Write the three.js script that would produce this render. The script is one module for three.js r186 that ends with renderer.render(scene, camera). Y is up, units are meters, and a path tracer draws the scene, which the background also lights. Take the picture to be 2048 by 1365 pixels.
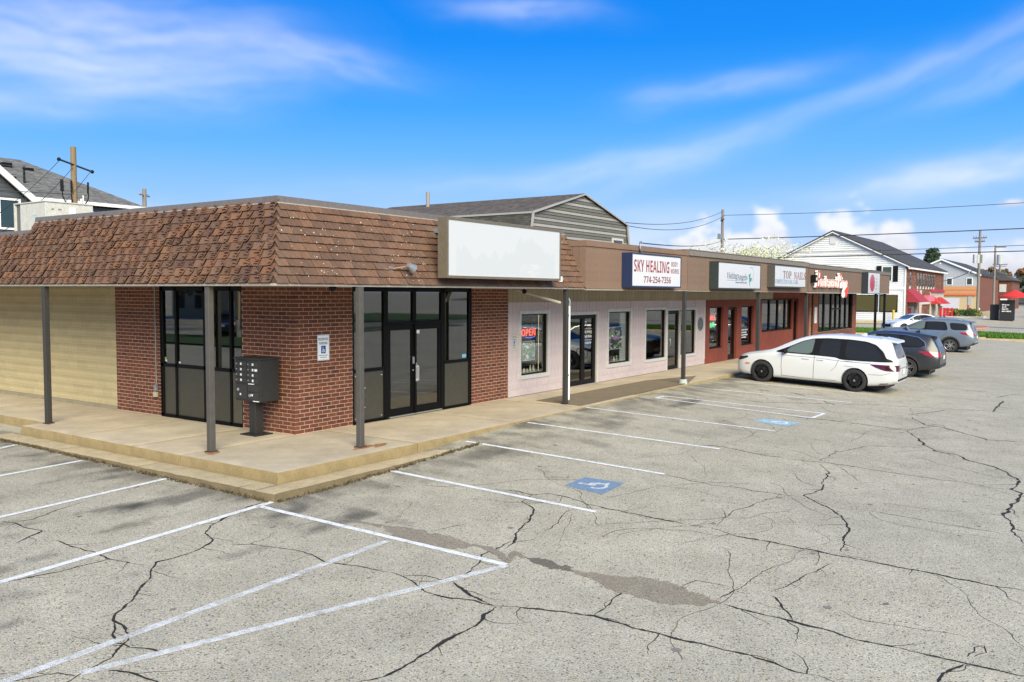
import * as THREE from 'three';
import { mergeGeometries, mergeVertices, toCreasedNormals } from 'three/addons/utils/BufferGeometryUtils.js';
import { RoundedBoxGeometry } from 'three/addons/geometries/RoundedBoxGeometry.js';
import { TextGeometry } from 'three/addons/geometries/TextGeometry.js';
import { FontLoader } from 'three/addons/loaders/FontLoader.js';
import { ImprovedNoise } from 'three/addons/math/ImprovedNoise.js';
import { Brush, Evaluator, SUBTRACTION, INTERSECTION } from 'three-bvh-csg';

// ---------------------------------------------------------------- camera, sky, sun, exposure
const scene = new THREE.Scene();
const camera = new THREE.PerspectiveCamera(43.6, 1024 / 682, 0.1, 3000);
{
  const yaw = 34.53226 * Math.PI / 180, pit = 3.24278 * Math.PI / 180, roll = 0.25396 * Math.PI / 180;
  const f = new THREE.Vector3(Math.cos(yaw) * Math.cos(pit), -Math.sin(pit), -Math.sin(yaw) * Math.cos(pit));
  const r = new THREE.Vector3().crossVectors(f, new THREE.Vector3(0, 1, 0)).normalize();
  const u = new THREE.Vector3().crossVectors(r, f);
  const R = r.clone().multiplyScalar(Math.cos(roll)).addScaledVector(u, Math.sin(roll));
  const U = r.clone().multiplyScalar(-Math.sin(roll)).addScaledVector(u, Math.cos(roll));
  camera.position.set(-11.3836, 2.8289, 13.0346);
  camera.quaternion.setFromRotationMatrix(new THREE.Matrix4().makeBasis(R, U, f.clone().negate()));
}
const EXPOSURE = 1.5;
const SUN_DIR = new THREE.Vector3(-0.62, 0.6, 0.72).normalize();
const sun = new THREE.DirectionalLight(new THREE.Color().setRGB(1.0, 0.93, 0.70), 4.3);
sun.position.copy(SUN_DIR).multiplyScalar(80);
sun.castShadow = true; sun.shadow.radius = 80; sun.shadow.mapSize.set(4096, 4096);
Object.assign(sun.shadow.camera, { left: -70, right: 70, top: 70, bottom: -70, near: 1, far: 220 });
scene.add(sun, sun.target);

const perlin = new ImprovedNoise();
const N3 = (x, y, z = 0) => perlin.noise(x, y, z);
const fbm = (x, y, z = 0, o = 5) => { let s = 0, a = 0.5, f = 1; for (let i = 0; i < o; i++) { s += a * N3(x * f, y * f, z + i * 7.3); f *= 2.03; a *= 0.5; } return s; };
const ss = (a, b, x) => { const t = Math.min(1, Math.max(0, (x - a) / (b - a))); return t * t * (3 - 2 * t); };
const mix = (a, b, t) => a + (b - a) * t;
const D2R = Math.PI / 180;
{ // blue spring sky with high cirrus and low cumulus, as a function of azimuth and elevation
  const SKY = .72, W = 2048, H = 1024, d = new Float32Array(W * H * 4);
  // colour by elevation in degrees (linear)
  const stops = [[-90, .33, .34, .35], [-2, .5, .56, .66], [0, .56, .68, .92], [3, .48, .66, .97], [6, .30, .565, .97], [9, .15, .47, .97], [12, .06, .37, .95], [16, .014, .265, .90], [20, .006, .225, .85], [35, .005, .16, .66], [90, .004, .12, .5]];
  const base = (e) => { let i = 1; while (i < stops.length - 1 && stops[i][0] < e) i++; const A = stops[i - 1], B = stops[i], t = Math.min(1, Math.max(0, (e - A[0]) / (B[0] - A[0]))); return [1, 2, 3].map(k => mix(A[k], B[k], t)); };
  // streaks of cirrus: azimuth, elevation, half length, half height, tilt (deg), strength
  const cirrus = [[-62, 14.6, 9, 2.6, 3, .8], [-58, 12.6, 7.5, 1.5, 4, .6], [-49, 14.8, 6.5, 1.1, -7, .55], [-33.5, 17.7, 4.2, .7, -3, .55], [-20, 13, 5, .8, 5, .42], [-25, 12.4, 3, .8, 4, .25], [-14, 11.6, 17, .7, 20, .3], [-27, 8.4, 8, .9, 9, .5], [-6, 7.2, 7, .8, 9, .85], [-4, 15.2, 9, 1.0, 22, .26], [-3, 13.4, 6, .8, 21, .45], [-40, 7.2, 8, .8, 3, .18], [-66, 10.4, 6, .8, 2, .5],
    [-100, 26, 20, 5, 8, .6], [-150, 30, 24, 6, -6, .7], [150, 24, 22, 5, 5, .7], [100, 30, 20, 6, 10, .65], [55, 22, 16, 4, 12, .6], [20, 34, 22, 6, -8, .55], [-60, 44, 22, 7, 6, .6], [180, 55, 40, 8, 0, .55]];
  // cumulus: azimuth, base elevation, half width, height
  const cum = [[-21.5, 2.0, 4.6, 2.9], [-18.2, 2.6, 2.0, 2.9], [-12.4, 2.2, 3.4, 3.1], [-6.2, 1.4, 4.5, 1.9], [-4.2, 5.2, 1.0, .4], [-1.0, 1.4, 4, 2.9], [5, 1, 7, 3.5], [16, 1, 9, 4], [30, 0, 9, 5], [60, 0, 12, 5], [95, 0, 12, 6], [130, 0, 14, 5], [165, 0, 12, 5], [-165, 0, 12, 5], [-130, 0, 14, 5], [-100, 0, 10, 4]];
  const wrap = (a) => { while (a > 180) a -= 360; while (a < -180) a += 360; return a; };
  for (let j = 0; j < H; j++) {
    const el = (j + .5) / H * 180 - 90, rowC = base(el), ce = Math.cos(el * D2R);
    const cr = cirrus.filter(q => Math.abs(el - q[1]) <= q[2] * .8 + q[3] * 2 + 1), cm = cum.filter(q => el <= q[1] + q[3] * 1.8 && el >= q[1] - 2.5);
    if (el > 74 || el < -1) { for (let i = 0; i < W; i++) { const o = (j * W + i) * 4; d[o] = rowC[0] * SKY; d[o + 1] = rowC[1] * SKY; d[o + 2] = rowC[2] * SKY; d[o + 3] = 1; } continue; }
    for (let i = 0; i < W; i++) {
      const az = (i + .5) / W * 360 - 180;
      let r = rowC[0], g = rowC[1], b = rowC[2];
      let c = 0, cu = 0, sh = 1;
      if (el > -1) {
        let wx = null, wy = 0; const oc = el < 24 && az > -75 && az < 10 ? 5 : 2;
        for (let q = 0; q < cr.length; q++) {
          const Q = cr[q], a0 = Q[0], L = Q[2], d0 = wrap(az - a0) * ce; if (Math.abs(d0) > L * 2 + 4) continue; const e0 = Q[1], h = Q[3], tilt = Q[4], s = Q[5]; if (wx === null) { wx = fbm(az * .09, el * .16, 3, 4) * 5; wy = fbm(az * .11, el * .2, 9, 4) * 2.4; }
          const da = d0 + wx * .7, de = el - e0 + wy * .45, t = tilt * D2R;
          const u = da * Math.cos(t) + de * Math.sin(t), v = -da * Math.sin(t) + de * Math.cos(t);
          const k = Math.exp(-(u * u) / (L * L) - (v * v) / (h * h));
          if (k < .01) continue;
          const str = .66 + .75 * fbm(u * .16 + a0, v * 1.1, 20, oc) + .35 * fbm(u * .5, v * 2.4 + a0, 40, oc);
          c = 1 - (1 - c) * (1 - Math.min(1, Math.max(0, k * s * str * .85)));
        }
        for (let q = 0; q < cm.length; q++) {
          const Q = cm[q], a0 = Q[0], w = Q[2], da = wrap(az - a0);
          if (Math.abs(da) > w * 1.6) continue; const e0 = Q[1], h = Q[3];
          const n = fbm(az * .42, el * .6, 60 + a0, oc), n2 = fbm(az * 1.5, el * 1.9, 11, oc - 1);
          const top = Math.sqrt(Math.max(0, 1 - (da / w) * (da / w)));
          const dn = (el - e0) / h;
          const k = top * .95 - dn + n * 1.15 + n2 * .3;
          const qq = ss(0, .42, k) * ss(-.55, .15, dn + n * .3);
          if (qq > cu) { cu = qq; sh = mix(.72, 1.0, ss(-.1, .75, dn + n2 * .45 + n * .3)); }
        }
        // thin veil near the horizon
        if (el < 7.5) c = 1 - (1 - c) * (1 - .6 * ss(7.5, 1, el) * ss(-.1, .25, fbm(az * .07, el * .35, 77, 3)));
      }
      r = mix(r, .88, c); g = mix(g, .92, c); b = mix(b, 1.02, c);
      cu *= .93; r = mix(r, .92 * sh, cu); g = mix(g, .93 * sh, cu); b = mix(b, .97 * mix(1, sh, .85), cu);
      const o = (j * W + i) * 4; d[o] = r * SKY; d[o + 1] = g * SKY; d[o + 2] = b * SKY; d[o + 3] = 1;
    }
  }
  const t = new THREE.DataTexture(d, W, H, THREE.RGBAFormat, THREE.FloatType);
  t.mapping = THREE.EquirectangularReflectionMapping; t.magFilter = t.minFilter = THREE.LinearFilter; t.wrapS = THREE.RepeatWrapping; t.needsUpdate = true;
  scene.background = t; scene.environment = t;
}

// ---------------------------------------------------------------- helpers
let seed = 12345;
const rnd = () => { seed |= 0; seed = seed + 0x6D2B79F5 | 0; let t = Math.imul(seed ^ seed >>> 15, 1 | seed); t = t + Math.imul(t ^ t >>> 7, 61 | t) ^ t; return ((t ^ t >>> 14) >>> 0) / 4294967296; };
const rr = (a, b) => a + (b - a) * rnd();
const pick = (a) => a[Math.floor(rnd() * a.length)];
const V = (x, y, z) => new THREE.Vector3(x, y, z);
const names = new Map();
const numbered = (n) => { const k = names.get(n) || 0; names.set(n, k + 1); return k ? n + '_' + String(k).padStart(3, '0') : n; };
function tag(o, label, category, group, kind) { if (label) o.userData.label = label; if (category) o.userData.category = category; if (group) o.userData.group = group; if (kind) o.userData.kind = kind; return o; }
function thing(name, label, category, group, pos) { const o = new THREE.Group(); o.name = numbered(name); tag(o, label, category, group); if (pos) o.position.set(...pos); scene.add(o); return o; }
function mesh(name, g, m, parent, label) {
  const o = new THREE.Mesh(g, m); o.castShadow = o.receiveShadow = true;
  if (!parent || parent === scene) { o.name = numbered(name); scene.add(o); } else { o.name = name; parent.add(o); }
  if (label) o.userData.label = label;
  return o;
}
function structure(name, g, m, label, category) { const o = mesh(name, g, m); return tag(o, label, category, null, 'structure'); }
// uv in metres, picked by the way each face points
function wuv(g, s = 1) {
  g = g.index ? g.toNonIndexed() : g;
  const p = g.attributes.position, n = p.count, uv = new Float32Array(n * 2), a = V(), b = V(), c = V();
  for (let i = 0; i < n; i += 3) {
    a.fromBufferAttribute(p, i); b.fromBufferAttribute(p, i + 1); c.fromBufferAttribute(p, i + 2);
    const q = b.clone().sub(a).cross(c.clone().sub(a)); const ax = Math.abs(q.x), ay = Math.abs(q.y), az = Math.abs(q.z);
    [a, b, c].forEach((v, k) => { const o = (i + k) * 2; if (ay >= ax && ay >= az) { uv[o] = v.x * s; uv[o + 1] = v.z * s; } else if (ax >= az) { uv[o] = v.z * s; uv[o + 1] = v.y * s; } else { uv[o] = v.x * s; uv[o + 1] = v.y * s; } });
  }
  g.setAttribute('uv', new THREE.BufferAttribute(uv, 2));
  return g;
}
const box = (x0, x1, y0, y1, z0, z1) => { const g = new THREE.BoxGeometry(Math.abs(x1 - x0), Math.abs(y1 - y0), Math.abs(z1 - z0)); g.translate((x0 + x1) / 2, (y0 + y1) / 2, (z0 + z1) / 2); return wuv(g); };
const rbox = (x0, x1, y0, y1, z0, z1, r = .01, seg = 1) => { const g = new RoundedBoxGeometry(Math.abs(x1 - x0), Math.abs(y1 - y0), Math.abs(z1 - z0), seg, r); g.translate((x0 + x1) / 2, (y0 + y1) / 2, (z0 + z1) / 2); return wuv(g); };
// box whose +z face is chamfered; centred in x,y, back at z=0
function chamfer(w, h, d, b) {
  const X = w / 2, Y = h / 2, x = X - b, y = Y - b, P = [[-X, -Y, 0], [X, -Y, 0], [X, Y, 0], [-X, Y, 0], [-X, -Y, d - b], [X, -Y, d - b], [X, Y, d - b], [-X, Y, d - b], [-x, -y, d], [x, -y, d], [x, y, d], [-x, y, d]];
  const F = [[8, 9, 10, 11]]; for (let i = 0; i < 4; i++) { const j = (i + 1) % 4; F.push([i, j, j + 4, i + 4], [i + 4, j + 4, j + 8, i + 8]); }
  const pos = []; for (const q of F) for (const k of [0, 1, 2, 0, 2, 3]) pos.push(...P[q[k]]);
  const g = new THREE.BufferGeometry(); g.setAttribute('position', new THREE.Float32BufferAttribute(pos, 3)); g.computeVertexNormals(); return wuv(g);
}
// facade frames: 'R' runs along +x and looks to +z, 'L' runs along -z and looks to -x
const fbox = (f, s0, s1, y0, y1, o0, o1) => f === 'R' ? box(s0, s1, y0, y1, o0, o1) : box(-o1, -o0, y0, y1, -s1, -s0);
const frbox = (f, s0, s1, y0, y1, o0, o1, r) => f === 'R' ? rbox(s0, s1, y0, y1, o0, o1, r) : rbox(-o1, -o0, y0, y1, -s1, -s0, r);
function placeF(o, f, s, y, out) { if (f === 'R') o.position.set(s, y, out); else { o.position.set(-out, y, -s); o.rotation.y = -Math.PI / 2; } return o; }
const tube = (pts, r, rad = 8, seg) => new THREE.TubeGeometry(new THREE.CatmullRomCurve3(pts.map(p => V(...p))), seg || pts.length * 6, r, rad, false);
const rod = (a, b, r, n = 8, r2) => { const A = V(...a), B = V(...b), l = A.distanceTo(B), g = new THREE.CylinderGeometry(r2 ?? r, r, l, n); g.translate(0, l / 2, 0); g.applyQuaternion(new THREE.Quaternion().setFromUnitVectors(V(0, 1, 0), B.clone().sub(A).normalize())); g.translate(A.x, A.y, A.z); return g; };
const merge = (a) => mergeGeometries(a.map(g => { g = g.index ? g.toNonIndexed() : g; for (const k of Object.keys(g.attributes)) if (!['position', 'normal', 'uv', 'color'].includes(k)) g.deleteAttribute(k); return g; }));
const paintG = (g, c) => { const n = g.attributes.position.count, a = new Float32Array(n * 3); for (let i = 0; i < n; i++) a.set(c, i * 3); g.setAttribute('color', new THREE.BufferAttribute(a, 3)); return g; };
const quad = (...P) => { const pos = []; for (let i = 1; i < P.length - 1; i++) pos.push(...P[0], ...P[i], ...P[i + 1]); const g = new THREE.BufferGeometry(); g.setAttribute('position', new THREE.Float32BufferAttribute(pos, 3)); g.computeVertexNormals(); return wuv(g); };
const prism = (pts, axis, a, b, bevel = 0) => { // polygon extruded; axis 'z': pts (x,y); 'x': pts (z,y) ; 'y': pts (x,z)
  const s = new THREE.Shape(pts.map(p => new THREE.Vector2(p[0], p[1]))); const g = new THREE.ExtrudeGeometry(s, { depth: b - a, bevelEnabled: bevel > 0, bevelSize: bevel, bevelThickness: bevel, bevelSegments: 1 });
  g.translate(0, 0, a);
  if (axis === 'x') g.applyMatrix4(new THREE.Matrix4().set(0, 0, 1, 0, 0, 1, 0, 0, 1, 0, 0, 0, 0, 0, 0, 1));
  if (axis === 'y') g.applyMatrix4(new THREE.Matrix4().set(1, 0, 0, 0, 0, 0, 1, 0, 0, 1, 0, 0, 0, 0, 0, 1));
  if (axis !== 'z') { // these maps mirror: turn the faces round
    const q = g.index ? g.toNonIndexed() : g, p = q.attributes.position.array; for (let i = 0; i < p.length; i += 9) for (let k = 0; k < 3; k++) { const t = p[i + 3 + k]; p[i + 3 + k] = p[i + 6 + k]; p[i + 6 + k] = t; } q.computeVertexNormals(); return wuv(q);
  }
  return wuv(g);
};

// ---------------------------------------------------------------- textures (grain, wear and print only)
function dtex(n, fn, srgb = true, rep = 1) {
  const a = new Uint8Array(n * n * 4);
  for (let j = 0; j < n; j++) for (let i = 0; i < n; i++) { const c = fn(i / n, j / n, i, j), o = (j * n + i) * 4; for (let k = 0; k < 3; k++) a[o + k] = Math.max(0, Math.min(255, c[k])); a[o + 3] = 255; }
  const t = new THREE.DataTexture(a, n, n); t.wrapS = t.wrapT = THREE.RepeatWrapping; t.magFilter = THREE.LinearFilter; t.minFilter = THREE.LinearMipmapLinearFilter; t.generateMipmaps = true;
  if (srgb) t.colorSpace = THREE.SRGBColorSpace; t.repeat.set(rep, rep); t.needsUpdate = true; return t;
}
// tiling noise: value noise on a wrapped lattice
function tileNoise(period, sd) { const g = new Float32Array(period * period); const s0 = seed; seed = sd; for (let i = 0; i < g.length; i++) g[i] = rnd(); seed = s0; return (u, v) => { const x = u * period, y = v * period, x0 = Math.floor(x), y0 = Math.floor(y), fx = x - x0, fy = y - y0, a = (i, j) => g[((j % period + period) % period) * period + ((i % period + period) % period)], sx = fx * fx * (3 - 2 * fx), sy = fy * fy * (3 - 2 * fy); return mix(mix(a(x0, y0), a(x0 + 1, y0), sx), mix(a(x0, y0 + 1), a(x0 + 1, y0 + 1), sx), sy); }; }
const tn = [4, 8, 16, 32, 64, 128, 256, 512].map((p, i) => tileNoise(p, 900 + i));
const tfbm = (u, v, a = 0, b = 7) => { let s = 0, w = 0; for (let i = a; i <= b; i++) { const k = Math.pow(.7, i - a); s += tn[i](u, v) * k; w += k; } return s / w; };
const agg = tileNoise(400, 77), agg2 = tileNoise(310, 78), agg3 = tileNoise(560, 79);
// worn asphalt with exposed stone: 4 m tile
const T = {};
T.asphalt = dtex(1536, (u, v) => { const a = agg(u, v), b = agg2(u, v), c = agg3(u, v), m = tfbm(u, v, 1, 4); let k = 196 + (m - .5) * 30; k += a > .68 ? 34 * (a - .68) / .32 + 6 : 0; k -= b < .26 ? 92 * (.26 - b) / .26 + 14 : 0; k += (c - .5) * 50; const w = tn[6](v, u) * 14 - 7; return [k + w * .8 + 3, k + w * .3, k - w * .9 - 12]; });
T.asphaltB = dtex(1024, (u, v) => { const a = agg(u, v), b = agg2(u, v); const k = 128 + (a - .5) * 110 - (b < .24 ? 90 : 0); return [k, k, k]; }, false);
T.concrete = dtex(1024, (u, v) => { const m = tfbm(u, v, 0, 5), f = agg2(u, v), g = agg3(u, v); const k = 212 + (m - .5) * 62 + (f - .5) * 14 + (g < .08 ? -34 : 0) + (g > .95 ? 12 : 0), y = (tfbm(v, u, 0, 4) - .5) * 40; return [k + 6, k + y * .12, k - Math.abs(y) * .8 - 6]; });
T.grit = dtex(1024, (u, v) => { const f = agg2(u, v), g = agg3(u, v), m = tfbm(u, v, 0, 5); const k = 208 + (m - .5) * 60 + (f - .5) * 58 + (g - .5) * 40 - (f < .15 ? 40 : 0); return [k, k - 3, k - 10]; });
T.grain = dtex(512, (u, v) => { const k = 222 + (tfbm(u, v, 2, 6) - .5) * 46 + (rnd() - .5) * 16; return [k, k, k]; });
T.rough = dtex(512, (u, v) => { const k = 150 + (tfbm(u, v, 2, 6) - .5) * 150; return [k, k, k]; }, false);
T.brick = dtex(512, (u, v) => { const m = tfbm(u, v, 3, 6), s = tfbm(v, u, 1, 3), k = 214 + (m - .5) * 90 + (s - .5) * 60 + (rnd() - .5) * 22; return [k, k - 4, k - 6]; });
T.shingle = dtex(512, (u, v) => { const m = tfbm(u, v, 4, 7), s = tfbm(u, v, 1, 3), k = 205 + (m - .5) * 130 + (s - .5) * 70; return [k, k - (s - .5) * 30, k - (s - .5) * 40]; });
T.wood = dtex(512, (u, v) => { const k = 224 + (tn[5](u * 2, v * .25) - .5) * 34 + (tn[7](u, v * .125) - .5) * 20 + (tfbm(u, v, 0, 3) - .5) * 26; return [k, k - 1, k - 2]; });
T.splitface = dtex(512, (u, v) => { const x = u * 16, f = x - Math.floor(x), rib = ss(.0, .2, f) * ss(1, .8, f); const k = 60 + rib * 130 + (tfbm(u, v, 3, 6) - .5) * 120 * (.4 + rib); return [k, k, k]; }, false);
T.blocky = dtex(512, (u, v) => { const k = 216 + (tfbm(u, v, 2, 6) - .5) * 70 + (rnd() - .5) * 24, q = (tfbm(v, u, 0, 3) - .5) * 26; return [k, k - 2 + q * .2, k - 8 - q]; });
T.roofing = dtex(512, (u, v) => { const row = Math.floor(v * 24), x = u * 10 + (row * 7919 % 13) / 13, h = Math.sin(Math.floor(x) * 127.1 + row * 311.7) * 43758.5; const q = h - Math.floor(h), fv = v * 24 - row; const k = 150 + q * 70 + (rnd() - .5) * 50 - (fv < .14 ? 45 : 0); return [k + 4, k, k - 6]; });
T.wear = dtex(1024, (u, v) => { const k = tfbm(u, v, 2, 5), f = agg2(u, v); const a = 252 - ss(.56, .78, k * .62 + f * .42) * 205; return [a, a, a]; }, false);
T.wearMore = dtex(1024, (u, v) => { const k = tfbm(u, v, 2, 5), f = agg2(u, v); const a = 245 - ss(.46, .66, k * .55 + f * .5) * 190; return [a, a, a]; }, false);
function ctex(w, h, draw) { const c = document.createElement('canvas'); c.width = w; c.height = h; const x = c.getContext('2d'); draw(x, w, h); const t = new THREE.CanvasTexture(c); t.colorSpace = THREE.SRGBColorSpace; t.anisotropy = 8; return t; }
const rep = (t, r, r2) => { const q = t.clone(); q.repeat.set(r, r2 ?? r); q.needsUpdate = true; return q; };

// ---------------------------------------------------------------- materials
const C = (r, g, b) => new THREE.Color().setRGB(r, g, b);
const std = (c, rough = .85, o = {}) => new THREE.MeshStandardMaterial({ color: Array.isArray(c) ? C(...c) : c, roughness: rough, ...o });
const tones = (base, n, amp, o = {}, rough = .9) => Array.from({ length: n }, (_, i) => { const k = 1 + (rnd() - .5) * amp, h = (rnd() - .5) * amp * .35; return std([base[0] * k * (1 + h), base[1] * k, base[2] * k * (1 - h)], rough, o); });
const tGrain1 = rep(T.grain, 1), tBrick = rep(T.brick, 2.5), tShingle = rep(T.shingle, 1.7), tWood = rep(T.wood, 1);
const M = {};
M.brick = tones([.205, .068, .037], 9, .28, { map: tBrick, bumpMap: rep(T.rough, 3), bumpScale: .003 });
M.brick.push(std([.24, .09, .045], .9, { map: tBrick }), std([.135, .046, .031], .9, { map: tBrick }));
M.mortar = std([.72, .50, .375], .95, { map: tBrick });
M.shingle = tones([.25, .135, .083], 10, .5, { map: tShingle, bumpMap: rep(T.rough, 4), bumpScale: .003 });
M.curl = [...tones([.255, .135, .083], 8, .32, { map: tShingle, bumpMap: rep(T.rough, 4), bumpScale: .004 }), std([.33, .165, .09], .9, { map: tShingle }), std([.31, .145, .08], .9, { map: tShingle }), std([.18, .095, .066], .9, { map: tShingle })];
M.curlV = std([1, 1, 1], .92, { vertexColors: true, map: tShingle });
M.coping = std([.235, .205, .19], .55, { map: tGrain1, metalness: .15 });
M.trim = std([.56, .50, .42], .7, { map: tGrain1 });
M.block = tones([.74, .64, .43], 7, .08, { map: rep(T.blocky, 1.2), bumpMap: rep(T.rough, 3), bumpScale: .02 });
M.blockJoint = std([.66, .57, .38], .95, { map: rep(T.blocky, 2) });
M.concrete = tones([.60, .49, .32], 6, .08, { map: rep(T.concrete, .42), bumpMap: rep(T.rough, 2), bumpScale: .002 }, .92);
M.concreteL = tones([.74, .655, .50], 6, .1, { map: rep(T.concrete, .37), bumpMap: rep(T.rough, 2), bumpScale: .002 }, .92);
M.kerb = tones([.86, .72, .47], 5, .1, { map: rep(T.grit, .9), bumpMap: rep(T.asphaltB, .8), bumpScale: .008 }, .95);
M.post = std([.05, .047, .045], .5, { map: tGrain1 });
M.postLight = std([.11, .1, .09], .5, { map: tGrain1 });
M.blackFrame = new THREE.MeshPhysicalMaterial({ color: C(.005, .005, .0048), roughness: .5, specularIntensity: .25 });
M.panel = std([.075, .07, .052], .42, { map: tGrain1 });
M.panel2 = std([.13, .118, .078], .42, { map: tGrain1 });
M.pink = tones([.71, .605, .62], 6, .05, { map: tWood });
M.pinkBack = std([.40, .34, .33], .9);
M.whiteTrim = std([.74, .73, .70], .6, { map: tGrain1 });
M.batten = tones([.47, .41, .30], 6, .12, { map: tWood });
M.battenBack = std([.17, .15, .11], .9);
M.brown = tones([.265, .17, .12], 7, .12, { map: tWood });
M.brown2 = tones([.235, .158, .115], 7, .12, { map: tWood });
M.brownBack = std([.12, .08, .06], .9);
M.redWall = std([.30, .07, .048], .9, { map: rep(T.concrete, .5), bumpMap: rep(T.rough, 3), bumpScale: .012 });

M.soffit = std([.55, .5, .42], .8, { map: tGrain1 });
M.flatRoof = std([.12, .115, .11], .95, { map: tGrain1 });
M.inside = std([.46, .44, .40], .9, { map: tGrain1 });
M.insideDark = std([.36, .34, .31], .9);
M.insideFloor = std([.24, .22, .2], .7, { map: tGrain1 });
M.glass = new THREE.MeshPhysicalMaterial({ color: C(.32, .36, .33), roughness: .02, transmission: 1, thickness: 0, ior: 2.33, metalness: 0 });
M.glassDark = new THREE.MeshPhysicalMaterial({ color: C(.2, .22, .21), roughness: .02, transmission: 1, thickness: 0, ior: 2.2 });
M.white = std([.8, .8, .79], .5);
M.black = new THREE.MeshPhysicalMaterial({ color: C(.009, .009, .0095), roughness: .5, specularIntensity: .35 });
M.glassClear = new THREE.MeshPhysicalMaterial({ color: C(.9, .92, .91), roughness: .02, transmission: 1, thickness: 0, ior: 1.6 });
M.rubber = std([.022, .022, .023], .85);
M.metal = std([.55, .55, .55], .35, { metalness: .9 });
M.galv = std([.42, .44, .46], .5, { metalness: .5, map: tGrain1 });
M.steel = std([.62, .63, .64], .3, { metalness: .85 });
M.wire = std([.03, .03, .032], .7);
M.poleNew = std([.34, .235, .125], .9, { map: rep(T.wood, .8, .2) });
M.pole = std([.30, .265, .225], .9, { map: rep(T.wood, .6, .15) });
M.paint = std([.82, .82, .8], .75, { alphaMap: rep(T.wear, .9), transparent: true });
M.paintWorn = std([.76, .76, .73], .8, { alphaMap: rep(T.wearMore, .9), transparent: true });
M.crack = std([.026, .024, .021], 1, { map: tGrain1 });
M.rust = std([.40, .16, .04], .95, { alphaMap: rep(T.wearMore, 1.6), transparent: true });
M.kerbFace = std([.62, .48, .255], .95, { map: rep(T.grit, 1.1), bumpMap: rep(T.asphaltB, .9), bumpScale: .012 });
M.kerbFoot = std([.50, .40, .24], 1, { map: rep(T.grit, 1.4), bumpMap: rep(T.asphaltB, 1.2), bumpScale: .02 });
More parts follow.
